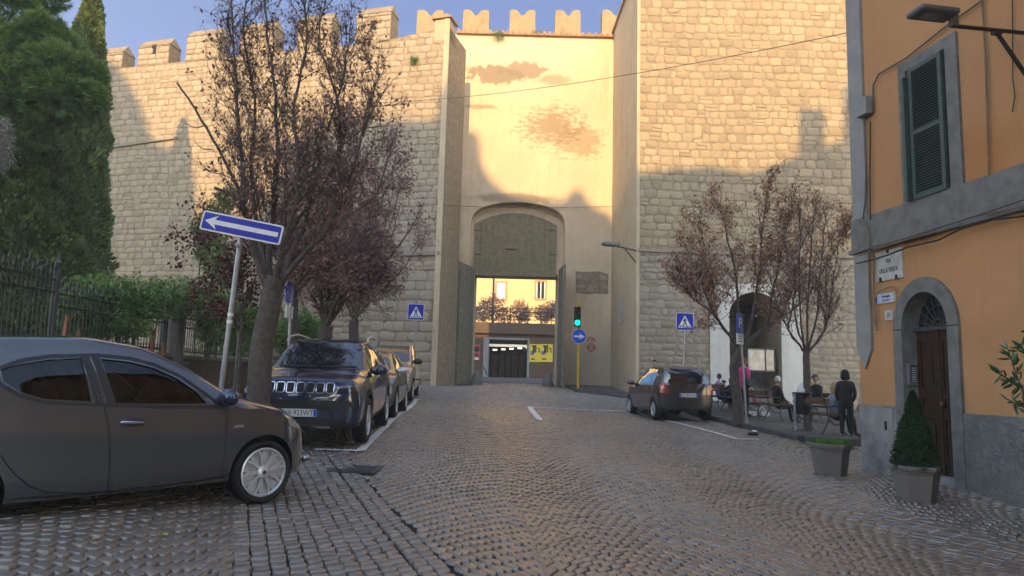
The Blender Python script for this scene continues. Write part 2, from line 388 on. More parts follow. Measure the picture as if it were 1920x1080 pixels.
# ---------------------------------------------------------------- stones laid as real relief
def stone_geo(C, H, map3, ring=8, ins=(.0,.035,.12), hh=(-.03,.55,1.0), rnd=None, cut=(.08,.26), jt=.10):
    """C (n,4,2) corners of each stone, H (n,) how far it stands out"""
    n=len(C); cen=C.mean(1,keepdims=True)
    if ring==8:
        nx=np.roll(C,-1,1); pv=np.roll(C,1,1); f=RNG.uniform(*cut,(n,4,1))
        P=np.empty((n,8,2)); P[:,0::2]=C+(pv-C)*f; P[:,1::2]=C+(nx-C)*f
    else: P=C
    k=ring; V=[];
    for s,h in zip(ins,hh):
        uv=cen+(P-cen)*(1-s); hz=(H[:,None]*h if h>=0 else np.full((n,1),h)); hz=np.broadcast_to(hz,(n,k))
        if h==1.0: hz=hz+RNG.normal(0,jt,(n,k))*H[:,None]
        V.append(map3(uv[...,0],uv[...,1],hz))
    V=np.stack(V,1)                                # n,3,k,3
    b=(np.arange(n)*3*k)[:,None]; q=[]
    for r in range(2):
        for i in range(k):
            j=(i+1)%k; q.append(np.stack([b[:,0]+r*k+i,b[:,0]+r*k+j,b[:,0]+(r+1)*k+j,b[:,0]+(r+1)*k+i],1))
    t=b[:,0]+2*k
    if k==8:
        for a in((0,1,2,3),(0,3,4,7),(4,5,6,7)): q.append(np.stack([t+a[0],t+a[1],t+a[2],t+a[3]],1))
    else: q.append(np.stack([t,t+1,t+2,t+3],1))
    Q=np.concatenate(q); rr=np.repeat(RNG.random(n) if rnd is None else rnd,3*k)
    return V.reshape(-1,3),Q,rr
def stone_wall(name,O,U,Nn,u0,u1,v0,v1,rh,sw,hgt,mat,root,skip=None,top=None,jit=.018,gap=.016,inner=None):
    C=[];H=[]; v=v0; ph=random.random()*9
    while v<v1:
        h=random.uniform(*rh); u=u0-random.uniform(0,sw[0]*.7)
        while u<u1:
            w=random.uniform(*sw)*(1 if random.random()<.85 else .6)
            uc,vc=u+w/2,v+h/2; tp=top(uc) if top else v1
            if vc<tp-.05 and uc>u0 and uc<u1 and not(skip and skip(uc,vc)):
                wob=lambda x:.018*math.sin(x*.9+ph+v*.3)+.010*math.sin(x*2.3+v)
                a,b=max(u0,u),min(u1,u+w); hi=min(v+h,tp)
                if random.random()<.06 and h>.26 and w>.3:      # a pair of thin stones in the course
                    mid=v+h*random.uniform(.4,.6); cells=[(v,mid),(mid,hi)]
                else: cells=[(v,hi)]
                for (lo,hj) in cells:
                    if hj-lo<.06 or b-a<.06: continue
                    q=[(a+gap,lo+gap+wob(a)),(b-gap,lo+gap+wob(b)),(b-gap,hj-gap+wob(b)),(a+gap,hj-gap+wob(a))]
                    C.append([(x+random.gauss(0,jit),y+random.gauss(0,jit)) for x,y in q]); H.append(hgt*random.uniform(.35,1.4))
            u+=w
        v+=h
    C=np.array(C);H=np.array(H);O=np.array(O);U=np.array(U);Nn=np.array(Nn)
    f=lambda a,b,h:O+a[...,None]*U+b[...,None]*np.array([0,0,1.])+h[...,None]*Nn
    V,Q,r=stone_geo(C,H,f); return wp(root,fast(name,V,Q,mat,rnd=r))
# ---------------------------------------------------------------- ground sheets
def sheet(name,xs,ys,zf,mat,kind='structure'):
    X,Y=np.meshgrid(xs,ys); Z=zf(X,Y); n,mn=len(ys),len(xs)
    i=np.arange(n*mn).reshape(n,mn); Q=np.stack([i[:-1,:-1],i[:-1,1:],i[1:,1:],i[1:,:-1]],-1).reshape(-1,4)
    return tag(fast(name,np.stack([X,Y,Z],-1),Q,mat),kind=kind)
sheet('ground',np.concatenate([[-400,-150,-60],np.arange(-30,31,1.0),[60,150,400]]),np.concatenate([[-300,-100,-40],np.arange(-12,64,1.0),[80,150,500]]),lambda x,y:gz(x,y)-.05,M['earth'])
sheet('road_bed',np.arange(-9,12.01,.5),np.arange(-6,33.01,.5),lambda x,y:gz(x,y)-.012,M['mortar_dk'])
# cobbles: segmental arcs, with a straight drain course cutting through them
SA=np.array([-2.35,9.9]); SB=np.array([-.45,4.9]); SD=(SB-SA)/np.linalg.norm(SB-SA); SNn=np.array([-SD[1],SD[0]])
def in_strip(x,y,w=.30):
    d=(x-SA[0])*SNn[0]+(y-SA[1])*SNn[1]; t=(x-SA[0])*SD[0]+(y-SA[1])*SD[1]
    return (d>-1.235)&(d<.26)&(t>-.25)
def cobbles(x0,x1,y0,y1,s,W,nn,ring,Hh):
    cols=np.arange(math.floor((x0-3)/W),math.ceil((x1+3)/W)+1); ks=np.arange(math.floor((y0-3)/s),math.ceil((y1+3)/s)+1)
    C=[]
    for c in cols:
        k,j=np.meshgrid(ks,np.arange(nn+1),indexing='ij')
        ja=j+.5*(k%2)-.5; a=np.clip(ja,0,nn)/nn; b=np.clip(ja+1,0,nn)/nn
        rise=.40*W
        def pt(t,kk,lean): 
            tt=2*t-1; return np.stack([c*W+W*t+lean*tt*.030, kk*s+rise*(1-np.abs(tt)**1.8)],-1)
        q=np.stack([pt(a,k,0),pt(b,k,0),pt(b,k+1,1),pt(a,k+1,1)],2)
        C.append(q[(b-a)>.25/nn])
    C=np.concatenate(C).reshape(-1,4,2)
    # slow drift of the courses, so no two fans are alike
    x,y=C[...,0].copy(),C[...,1].copy()
    C[...,0]=x+.09*np.sin(y*.55+x*.2)+.05*np.sin(y*1.9+1)-.07*(y-10); C[...,1]=y+.08*np.sin(x*.8+y*.25)+.05*np.sin(x*2.3)
    cen=C.mean(1,keepdims=True); sh=np.concatenate([RNG.uniform(.83,.91,(len(C),1,1)),RNG.uniform(.88,.95,(len(C),1,1))],2); C=cen+(C-cen)*sh+RNG.normal(0,.006,C.shape)
    m0=cen[:,0]; keep=(m0[:,0]>x0)&(m0[:,0]<x1)&(m0[:,1]>y0)&(m0[:,1]<y1)&~in_strip(m0[:,0],m0[:,1])
    pv=((m0[:,0]>kx(m0[:,1])-.16)&(m0[:,1]>16.05))|((m0[:,1]<BC.y)&(m0[:,0]>bx(m0[:,1])))|((m0[:,0]<lx(m0[:,1]))&(m0[:,1]>9.6))|((m0[:,0]>2.55)&(m0[:,1]>28.0))
    return C[keep&~pv],Hh,ring
def kx(y): return 6.05+(22.6-y)*.09              # kerb line on the right
def lx(y): return -5.05-(y-9.6)*.05              # kerb line on the left
BC=at(1619,881,12.26); BD=Vector(((ray(750,700)).x,(ray(750,700)).y,0)).normalized(); BU=-BD; BN=Vector((BU.y,-BU.x,0))
if BN.x>0: BN=-BN
def bx(y): return BC.x+(BC.y-y)*(BU.x/-BU.y)*1.0+.06
near=cobbles(-8.6,10.5,2.2,15,.122,2.35,19,8,.016)
far=cobbles(-8.6,8.8,15,32.6,.122,2.35,19,4,.017)
back=cobbles(-8.6,7.2,-4,2.2,.122,2.35,19,4,.017)
t=np.arange(-.25,9.5,.125); st=[]
for tt in t:
    for i,o in enumerate((-1.25,-1.13,-1.01,-.89,-.77,-.65,-.53,-.41,-.29,-.17,-.03,.09)):
        a=tt+.06*(i%2)+.03*math.sin(i*2.1+tt); w=.108
        q=[SA+SD*a+SNn*o,SA+SD*(a+.11)+SNn*o,SA+SD*(a+.11)+SNn*(o+w),SA+SD*a+SNn*(o+w)]
        st.append([p+RNG.normal(0,.006,2) for p in q])
st=(np.array(st)[:,::-1] if False else np.array(st),.02,8)
VV=[];QQ=[];RR=[];b=0
for C,Hh,ring in (near,far,back,st):
    H=RNG.uniform(.6,1.25,len(C))*Hh; c=C.mean(1); base=gz(c[:,0],c[:,1]); tl=RNG.normal(0,.020,(len(C),2))
    k=ring
    def f(a,bb,h):
        z=base[:,None]+h+(a-c[:,None,0])*tl[:,:1]+(bb-c[:,None,1])*tl[:,1:]; return np.stack([a,bb,z],-1)
    V,Q,r=stone_geo(C,H,f,ring=ring,ins=(0,.03,.11),hh=(-.03,.80,1.0),cut=(.03,.13),jt=.05); VV.append(V);QQ.append(Q+b);RR.append(r);b+=len(V)
tag(fast('road',np.concatenate(VV),np.concatenate(QQ),M['cobble'],rnd=np.concatenate(RR)),kind='structure')
# asphalt beyond the gate
sheet('road_beyond_gate',np.arange(-30,30.1,1),np.arange(32.7,62,1),lambda x,y:gz(x,y)+.0,M['asphalt'])
# left pavement and right pavement with their kerbs
def strip_sheet(name,fx0,fx1,ys,dz,mat,n=8):
    V=[];
    for y in ys:
        for i in range(n+1):
            x=fx0(y)+(fx1(y)-fx0(y))*i/n; V.append((x,y,float(gz(x,y))+dz))
    i=np.arange(len(V)).reshape(len(ys),n+1); Q=np.stack([i[:-1,:-1],i[:-1,1:],i[1:,1:],i[1:,:-1]],-1).reshape(-1,4)
    return tag(fast(name,V,Q,mat),kind='structure')
ys=np.arange(9.7,28.1,.5)
strip_sheet('pavement',lambda y:-8.55,lambda y:lx(y)-.15,ys,.12,M['paving'])
ys2=np.arange(16.3,26.5,.5)
strip_sheet('pavement_right',lambda y:kx(y)+.15,lambda y:15.0,ys2,.14,M['paving'],16)
def kerbrun(name,pts,w,h):
    k=MB()
    for (x0,y0),(x1,y1) in zip(pts[:-1],pts[1:]):
        L=math.hypot(x1-x0,y1-y0); n=max(1,int(L/.9)); ang=math.atan2(y1-y0,x1-x0)
        for i in range(n):
            t=(i+.5)/n; x=x0+(x1-x0)*t; y=y0+(y1-y0)*t; z=float(gz(x,y))
            dzx=float(gz(x+(x1-x0)/L*.4,y+(y1-y0)/L*.4))-float(gz(x-(x1-x0)/L*.4,y-(y1-y0)/L*.4))
            k.rbox((x,y,z+h/2-.1),(L/n-.012,w*random.uniform(.96,1.04),h+.2),.02,rot=Matrix.Rotation(ang,3,'Z')@Matrix.Rotation(-math.atan2(dzx,.8),3,'Y'))
    return tag(k.build(name,M['kerb']),kind='structure')
kerbrun('kerb',[(kx(26.3),26.3),(kx(16.3),16.3)],.30,.15)
kerbrun('kerb',[(kx(16.3)-.02,16.05),(9.6,16.3)],.34,.16)
kerbrun('kerb',[(lx(28),28),(lx(9.7),9.7)],.28,.13)
kerbrun('kerb',[(2.6,31.6),(2.75,27.9),(4.55,26.2)],.28,.12)
pk=MB(); 
V=[(2.7,31.9),(2.85,28.0),(4.6,26.5),(4.6,31.9)]; pk.add([(x,y,float(gz(x,y))+.13) for x,y in V],[(0,1,2,3)]); tag(pk.build('pavement_corner',M['paving']),kind='structure')
# painted lines: thin worn sheets lying on the cobbles
def line(name,pts,w,jump=0):
    k=MB()
    for a,b in zip(pts[:-1],pts[1:]):
        a=Vector((a[0],a[1],0)); b=Vector((b[0],b[1],0)); d=(b-a); L=d.length; d.normalize(); nn=Vector((-d.y,d.x,0)); n=max(1,int(L/.3))
        vs=[];fs=[]
        for i in range(n+1):
            p=a+d*L*i/n
            for s in(-1,1):
                q=p+nn*s*w/2; vs.append((q.x,q.y,float(gz(q.x,q.y))+.031))
        for i in range(n): fs.append((2*i,2*i+1,2*i+3,2*i+2))
        k.add(vs,fs)
    return tag(k.build(name,M['white_line']),kind='structure')
def G(px,py):
    p=gpt(px,py); return (p.x,p.y)
line('parking_line',[G(676,849),G(781,750)],.13)
line('parking_line',[G(590,846),G(676,849)],.11)
line('parking_line',[G(992,765),G(1192,772),G(1382,826),G(1424,826)],.12)
line('road_marking',[G(993,764),G(1013,790)],.17)
# ---------------------------------------------------------------- left city wall
LC=at(832,330,28.0); LC.z=0; LD=at(205,300,32.2); LD.z=0; LU=(LC-LD).normalized(); LN=Vector((LU.y,-LU.x,0))
if LN.y>0: LN=-LN
LO=LC-LU*30; LO.z=0; ZL=hit(738,76,LC,LN).z
root=thing('city_wall','long crenellated tuff city wall behind the garden trees, left of the gate','wall',LO)
def lu(px,py): p=hit(px,py,LC,LN); return (p-LO).dot(LU)
k=MB(); F=lambda a,b,d:LO+LU*a+Vector((0,0,b))-LN*d
k.prism([(0,-1),(30,-1),(30,ZL+.35),(26.6,ZL-.02),(26.6,ZL),(0,ZL)],0,2.2,F)
wp(root,k.build('wall_core',M['mortar']))
stone_wall('stonework',LO,LU,LN,12,30-.03,0,ZL,(.24,.32),(.30,.60),.014,M['tuff'],root,top=lambda u:ZL if u<26.6 else ZL+.3*(u-26.6)/3.4,skip=lambda u,v:u>26.9 and v<6.2)
stone_wall('ashlar_base',LO,LU,LN,26.9,29.97,0,6.2,(.36,.46),(.5,.95),.018,M['tuff'],root,jit=.01)
k=MB(); k.prism([(26.8,6.2),(29.98,6.2),(29.98,6.34),(26.8,6.34)],-.07,.05,F); k.prism([(12,11.4),(17.2,11.75),(17.2,11.85),(12,11.5)],-.10,.05,F); wp(root,k.build('string_course',M['tuff_grey'],smooth=False))
mer=[(118,160,100,140),(205,228,83,125),(257,315,70,122),(347,408,50,116),(449,512,37,104),(556,620,22,92),(666,731,8,78)]
pw=None
for i,(a,b,yt,yb) in enumerate([(20,70,110,150)]+mer):
    ua,ub=lu(a,yb),lu(b,yb); w=ub-ua
    if i<3: ua=ub-1.42
    zt=hit((a+b)/2,yt,LC,LN).z; k=MB(); pr=[]
    prof=[(ua,ZL-.02),(ub,ZL-.02),(ub+.02,zt-.32),((ua+ub)/2+.1,zt),(ua+.1,zt-.05),(ua-.02,zt-.40)]
    n=len(prof); hole=i in(3,7)
    k.prism([(ua,ZL-.03),(ub,ZL-.03),(ub,zt-.42),(ua,zt-.42)],0,.75,F)
    # pitched cap, ridge running along the wall
    c=[F(ua-.03,zt-.42,-.03),F(ub+.03,zt-.42,-.03),F(ub+.03,zt-.42,.78),F(ua-.03,zt-.42,.78),F(ua+.05,zt,.34),F(ub-.05,zt+.02,.34)]
    k.add(c,[(0,1,5,4),(1,2,5),(2,3,4,5),(3,0,4),(0,3,2,1)])
    mo=wp(root,k.build('merlon',M['merlon'] if 'merlon' in M else M['mortar']))
    C=[];H=[];v=ZL+.02
    while v<zt-.5:
        h=random.uniform(.24,.34); u=ua+.01
        while u<ub-.05:
            w2=min(random.uniform(.3,.6),ub-u); 
            if ub-u-w2<.15: w2=ub-u-.005
            inhole=hole and abs(u+w2/2-(ua+ub)/2)<.2 and abs(v+h/2-(ZL+.75))<.3
            if not inhole: C.append([(u+.012,v+.012),(u+w2-.012,v+.012),(u+w2-.012,min(v+h,zt-.43)-.012),(u+.012,min(v+h,zt-.43)-.012)]);H.append(random.uniform(.012,.035))
            u+=w2
        v+=h
    o_=np.array(LO);u_=np.array(LU);n_=np.array(LN)
    V,Q,r=stone_geo(np.array(C)+RNG.normal(0,.006,(len(C),4,2)),np.array(H),lambda a,b,h:o_+a[...,None]*u_+b[...,None]*np.array([0,0,1.])+h[...,None]*n_)
    s=fast('stones',V,Q,M['tuff'],mo,rnd=r)
    if hole:
        k=MB(); um=(ua+ub)/2; k.prism([(um-.13,ZL+.45),(um+.13,ZL+.45),(um+.13,ZL+1.0),(um-.13,ZL+1.0)],-.004,.3,F); k.build('arrow_slit',M['gap'],mo)
# corner pillar at the end of the wall
k=MB(); ztp=at(835,38,28.2).z
k.prism([(29.35,ZL-.2),(30,ZL-.2),(30,ztp),(29.35,ztp-.05)],-.02,.7,F); wp(root,k.build('corner_pillar',M['rev']))
k=MB(); k.prism([(29.25,ztp-.02),(30.1,ztp),(30.1,ztp+.09),(29.25,ztp+.07)],-.12,.8,F); k.prism([(29.45,ztp+.07),(29.95,ztp+.07),(29.9,ztp+.2),(29.5,ztp+.2)],-.02,.5,F)
wp(root,k.build('pillar_cap',M['tile']))
# ---------------------------------------------------------------- gate wall
XL=at(848,400,32).x; XR=(at(1155,150,32).x+at(1140,600,32).x)/2; YG=32.0; TX=(at(1196,150,26.4).x+at(1192,650,26.4).x)/2; TY=26.4
ZR=at(1000,68,32).z
def gx(px,py): return at(px,py,YG).x
def gzv(px,py): return at(px,py,YG).z
pat=[]
def P_(px,py,rx,rz,amp,soft,scale,col,st,sz=1):
    p=at(px,py,YG); pat.append((p.x,p.z,rx,rz,amp,soft,scale,col,st,sz))
GR=(.23,.185,.13)
P_(930,140,1.3,.46,3.0,.10,1.9,GR,.9); P_(980,132,1.1,.40,3.0,.12,2.2,GR,.85); P_(1040,150,1.0,.3,1.6,.5,1.4,GR,.6)
P_(1035,235,1.6,1.1,3.6,.5,3.2,(.20,.16,.10),.75,2.8); P_(900,200,1.0,.15,1.6,.5,2,(.22,.17,.11),.6); P_(1085,265,1.3,.9,2.6,.4,2.2,(.20,.16,.10),.6,2.4)
P_(965,372,2.3,.3,1.4,.4,1.5,(.22,.18,.13),.7); P_(845,500,.55,2.6,1.6,.5,1.2,(.28,.22,.15),.6); P_(1120,690,1.6,2.0,1.4,.6,.8,(.34,.31,.26),.7)
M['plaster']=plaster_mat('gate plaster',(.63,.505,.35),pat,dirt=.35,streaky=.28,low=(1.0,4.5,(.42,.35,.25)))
groot=thing('gate_wall','tall cream plastered gate wall with arched opening between the two stone walls','gate wall',(0,YG,0.6))
gl,gr=gx(878,560),gx(1057,560); zs=gzv(878,425); zt=gzv(968,379); ol,orr=gx(887,600),gx(1046,600); ZO=gzv(968,512)
zb=-.2
def archpts(l,r,s,t,n=18):
    # flattened arch from (r,s) over t to (l,s)
    c=(l+r)/2; a=(r-l)/2; return [(c+a*math.cos(PI*i/n), s+(t-s)*math.sin(PI*i/n)**.62) for i in range(n+1)]
k=MB(); F=lambda a,b,d:Vector((a,YG+d,b))
k.prism([(XL-.6,zb),(gl,zb)]+archpts(gl,gr,zs,zt)[::-1]+[(gr,zb),(XR+.8,zb),(XR+.8,ZR),(XL-.6,ZR)],0,.5,F)
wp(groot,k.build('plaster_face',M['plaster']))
k=MB(); k.prism([(XL-.6,zb),(ol,zb),(ol,ZO+.02),(orr,ZO+.02),(orr,zb),(XR+.8,zb),(XR+.8,ZR-.1),(XL-.6,ZR-.1)],.503,2.2,F); 
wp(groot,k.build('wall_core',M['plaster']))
# boarded tympanum over the opening
il,ir=gx(888,480),gx(1044,480); k=MB(); npl=14
tops=lambda x: gzv(968,396)-.0-(abs((x-(il+ir)/2)/((ir-il)/2))**2.2)*.55
for i in range(npl):
    a=il+(ir-il)*i/npl+.004; b=il+(ir-il)*(i+1)/npl-.004; d=random.uniform(-.012,.012)
    k.prism([(a,ZO),(b,ZO),(b,tops(b)),(a,tops(a))],.38+d,.46,F)
wp(groot,k.build('boarded_tympanum',M['wood_green']))
k=MB(); k.bbox((il-.05,YG+.30,ZO-.10),(ir+.05,YG+.5,ZO+.03)); wp(groot,k.build('lintel_beam',M['wood_green']))
k=MB()
for (px,py,w) in((897,432,.35),(897,477,.3),(1036,432,.35),(1036,477,.3),(958,467,.55)):
    p=at(px,py,YG+.36); k.bbox((p.x-w/2,YG+.35,p.z-.02),(p.x+w/2,YG+.38,p.z+.02))
wp(groot,k.build('hinge_strap',M['iron']))
# the two leaves stand open towards the street
def leaf(hx,nx,ytop,name_lab,mirror):
    hp=Vector((hx,YG+.05,0)); np_=Vector((nx,YG-1.62,0)); d=(np_-hp).normalized(); nn=Vector((-d.y,d.x,0))*(1 if mirror else -1)
    L=(np_-hp).length; z0=float(gz(nx,YG-1))+.05; z1=gzv(868,502) if not mirror else gzv(868,502)
    Fl=lambda a,b,dd:hp+d*a+nn*dd+Vector((0,0,b)); r=thing('gate_leaf',name_lab,'gate door',hp+Vector((0,0,z0)),0,'open leaves of the city gate')
    k=MB(); k.prism([(0,z0),(L,z0),(L,z1),(0,z1)],-.05,.02,Fl); wp(r,k.build('planks',M['wood_door']))
    k=MB()
    for a,b in((0,.16),(L-.16,L)): k.prism([(a,z0),(b,z0),(b,z1+.02),(a,z1+.02)],.022,.075,Fl)
    n=10
    for i in range(n+1):
        zz=z0+(z1-z0-.14)*i/n; k.prism([(.162,zz),(L-.162,zz),(L-.162,zz+.14),(.162,zz+.14)],.022,.070,Fl)
    wp(r,k.build('rails',M['wood_door']))
    k=MB(); k.prism([(.163,z0+.1),(L-.163,z0+.1),(L-.163,z0+1.3),(.163,z0+1.3)],.023,.045,Fl); wp(r,k.build('kick_board',M['wood_door']))
leaf(ol-.05,at(858,620,30.4).x,0,'left leaf of the open wooden city gate, grey green boards',False)
leaf(orr+.05,at(1056,620,30.4).x,0,'right leaf of the open wooden city gate beside the traffic light',True)
for (px,py,lb) in((893,722,'left'),(1029,728,'right')):
    p=gpt(px,py); k=MB(); k.lathe([(.26,0),(.25,.15),(.17,.42),(.10,.58),(.01,.62)],12); o=k.build('guard_stone',M['grey_st'],smooth=True); o.location=(p.x,YG-.35,float(gz(p.x,YG-.3))); tag(o,'worn grey guard stone at foot of %s gate door'%lb,'guard stone')
# coping with tile ends, and swallow-tailed merlons behind it
k=MB(); k.bbox((XL-.1,YG-.16,ZR),(XR+.35,YG+1.6,ZR+.09)); wp(groot,k.build('coping_slab',M['tile']))
k=MB(); x=XL
while x<XR+.3:
    k.tube([(x,YG-.20,ZR+.10),(x,YG+.9,ZR+.34)],random.uniform(.06,.085),7); x+=random.uniform(.2,.34)
wp(groot,k.build('tile_ends',M['tile'],smooth=True))
k=MB(); k.bbox((XL-2.6,YG+1.2,ZR-.4),(XR+1.6,YG+2.2,ZR+.5)); wp(groot,k.build('parapet',M['tuff_grey']))
M['merl']=stone_mat('lichened tuff',[(.30,.235,.14),(.25,.20,.125),(.34,.27,.17)],bscale=5,streak=.5,moss=.3,bump=.8)
for (a,b) in((783,832),(868,917),(955,1003),(1040,1088),(1128,1178)):
    xa=at(a,45,YG+1.5).x; xb=at(b,45,YG+1.5).x; w=xb-xa; z0=ZR+.3; h=at((a+b)/2,22,YG+1.5).z-z0
    pr=[(xa,z0),(xb,z0),(xb,z0+h-.10),(xb-.05*w,z0+h-.01),(xb-.2*w,z0+h),(xb-.32*w,z0+h-.06),(xb-.42*w,z0+h-.24),((xa+xb)/2,z0+h-.32),(xa+.42*w,z0+h-.24),(xa+.32*w,z0+h-.06),(xa+.2*w,z0+h),(xa+.05*w,z0+h-.01),(xa,z0+h-.10)]
    pr=[(p[0]+random.gauss(0,.012),p[1]+random.gauss(0,.012)) for p in pr]
    k=MB(); k.prism(pr,1.3,1.85,F); wp(groot,k.build('swallowtail_merlon',M['merl']))
# exposed patches of masonry in the plaster
Og=Vector((0,YG,0))
k=MB(); a_,b_,c_,d_=gx(1080,530),gx(1140,530),gzv(1100,551),gzv(1100,509); k.prism([(a_,c_+.05),(a_+.5,c_-.03),(a_+.9,c_+.03),(b_,c_),(b_+.02,d_-.1),(b_-.4,d_+.02),(a_+.3,d_-.03),(a_-.03,d_)],-.006,.01,F); wp(groot,k.build('exposed_mortar',M['mortar']))
stone_wall('exposed_masonry',Og,(1,0,0),(0,-1,0),gx(1081,530),gx(1139,530),gzv(1100,550),gzv(1100,510),(.17,.27),(.28,.60),.008,M['tuff'],groot,gap=.003,jit=.022)
stone_wall('exposed_masonry',Og,(1,0,0),(0,-1,0),gx(832,650),gx(856,650),gzv(845,690),gzv(845,588),(.09,.14),(.16,.3),.03,M['tuff'],groot,gap=.008,jit=.008)
# left reveal skin, tower wall and right reveal skin
k=MB()
def vwall(k,p,q,z0,z1,t):
    p=Vector((p[0],p[1],0));q=Vector((q[0],q[1],0)); d=(q-p); nn=Vector((-d.y,d.x,0)).normalized()*t
    vs=[p+Vector((0,0,z0)),q+Vector((0,0,z0)),q+nn+Vector((0,0,z0)),p+nn+Vector((0,0,z0))]; k.add(vs+[v+Vector((0,0,z1-z0)) for v in vs],[(0,1,2,3),(4,5,6,7),(0,1,5,4),(1,2,6,5),(2,3,7,6),(3,0,4,7)])
vwall(k,(LC.x+.012,LC.y-.03),(XL,YG+.01),-.2,ztp-.03,.22); wp(groot,k.build('left_reveal',M['rev']))
troot=thing('tower_wall','high rough stone tower wall right of the gate, behind the benches','wall',(TX,TY,.5))
nl,nr=at(1367,640,TY).x,at(1465,640,TY).x; nz=at(1415,548,TY).z; ns=at(1370,592,TY).z; jl,jr=at(1331,640,TY).x,at(1504,640,TY).x; jz=at(1345,558,TY).z
k=MB(); F=lambda a,b,d:Vector((a,TY+d,b)); ZT=at(1158,64,32).z
def arch2(l,r,s,t,n=14): c=(l+r)/2;a=(r-l)/2; return [(c+a*math.cos(PI*i/n),s+(t-s)*math.sin(PI*i/n)) for i in range(n+1)]
k.prism([(TX+.01,-.3),(nl,-.3)]+arch2(nl,nr,ns,nz)[::-1]+[(nr,-.3),(24,-.3),(24,ZT),(TX+.01,ZT)],0,3.0,F); wp(troot,k.build('wall_core',M['mortar']))
k=MB(); vwall(k,(TX-.02,TY-.055),(XR,YG),-.3,ZT-.02,-.12); wp(troot,k.build('plastered_reveal',M['rev']))
k=MB(); vwall(k,(XR+.05,YG),(XR-.06,YG-.28),ZT-.03,ZT+.10,-.6);
k=MB(); d=Vector((XR-TX,YG-TY,0)); k.add([(TX-.10,TY-.12,ZT),(XR-.10,YG,ZT),(XR+.8,YG,ZT),(TX+.8,TY-.12,ZT),(TX-.10,TY-.12,ZT+.1),(XR-.10,YG,ZT+.1),(XR+.8,YG,ZT+.1),(TX+.8,TY-.12,ZT+.1)],[(0,1,2,3),(4,5,6,7),(0,1,5,4),(1,2,6,5),(2,3,7,6),(3,0,4,7)]); wp(troot,k.build('coping_slab',M['tile']))
stone_wall('stonework',(0,TY,0),(1,0,0),(0,-1,0),TX+.04,14.5,.2,ZT,(.27,.36),(.28,.58),.015,M['tuff_r'],troot,
   skip=lambda u,v:v<6.3 or (jl-.1<u<jr+.1 and v<jz+.2) or (nl-.2<u<nr+.2 and v<nz+.25),jit=.020,gap=.015)
stone_wall('rubble',(0,TY,0),(1,0,0),(0,-1,0),TX+.04,14.5,.2,6.3,(.18,.30),(.25,.55),.014,M['tuff_grey'],troot,
   skip=lambda u,v:(jl-.1<u<jr+.1 and v<jz+.2) or (nl-.2<u<nr+.2 and v<nz+.25),jit=.028,gap=.022)
k=MB(); k.prism([(TX+.05,6.26),(14,6.2),(14,6.3),(TX+.05,6.36)],-.08,.05,F); wp(troot,k.build('string_course',M['tuff_grey']))
k=MB(); k.prism([(jl,-.1),(nl+.002,-.1),(nl+.002,jz+.25),(jl+.35,jz+.5),(jl,jz)],-.05,.0,F); wp(troot,k.build('painted_jamb',M['white_pl']))
k=MB(); k.prism([(nr-.002,-.1),(jr,-.1),(jr,jz-.2),(jr-.35,jz+.45),(nr-.002,jz+.25)],-.05,.0,F); wp(troot,k.build('painted_jamb',M['white_pl']))
k=MB(); k.prism([(nl+.02,nz-.05)]+[(nl-.3+(nr-nl+.6)*i/10,ns+(nz-ns)*math.sin(PI*i/10)*1.15+.15) for i in range(11)],-.0,.0,F)
o_=archpts(nl-.28,nr+.28,ns+.1,nz+.35,14); i_=arch2(nl,nr,ns,nz,14)
k=MB(); k.prism(o_+i_[::-1],-.045,.001,F); wp(troot,k.build('painted_arch',M['white_pl']))
k=MB(); k.bbox((nl+.004,TY+.1,-.2),(nl+.05,TY+3,nz-.3)); wp(troot,k.build('niche_cheek',M['white_pl']))
k=MB(); k.bbox((nl-.1,TY+2.6,-.2),(nr+.1,TY+2.9,nz+.2)); wp(troot,k.build('niche_back',M['grey_st']))
gb=float(gz(nl,TY))+.13
k=MB()
for i in range(7): k.bbox((nl+.055,TY+.35+i*.30,-.2),(nr-.003,TY+2.55,gb+.17*(i+1)))
wp(troot,k.build('steps',M['grey_st']))
k=MB(); p=at(1442,578,TY+2.55); k.bbox((p.x-.55,TY+2.54,p.z-.35),(p.x+.5,TY+2.59,p.z+.35)); wo=wp(troot,k.build('lit_window',emis('daylit window pane',(.45,.62,.9),.55)))
k=MB()
for i in range(7): k.bbox((p.x-.6+i*.18,TY+2.48,p.z-.45),(p.x-.575+i*.18,TY+2.5,p.z+.45))
for i in range(5): k.bbox((p.x-1.9,TY+2.45,p.z-.4+i*.2),(p.x+.6,TY+2.47,p.z-.38+i*.2))
wp(troot,k.build('window_grille',M['iron']))
br=thing('notice_board','grey glazed notice board inside the stone archway above the steps','notice board',at(1428,690,TY+.3))
a=at(1402,655,TY+.3);b=at(1452,695,TY+.3)
k=MB(); k.bbox((a.x,TY+.3,b.z),(b.x,TY+.34,a.z)); wp(br,k.build('pane',simple('clouded pane',(.26,.30,.34),.15,var=.45,scale=4)))
k=MB(); 
for x in(a.x-.03,(a.x*.35+b.x*.65),b.x): k.bbox((x,TY+.27,b.z-.04),(x+.04,TY+.36,a.z+.04))
for z in(b.z-.05,a.z): k.bbox((a.x-.03,TY+.275,z),(b.x+.04,TY+.355,z+.05))
wp(br,k.build('frame',M['iron_grey']))
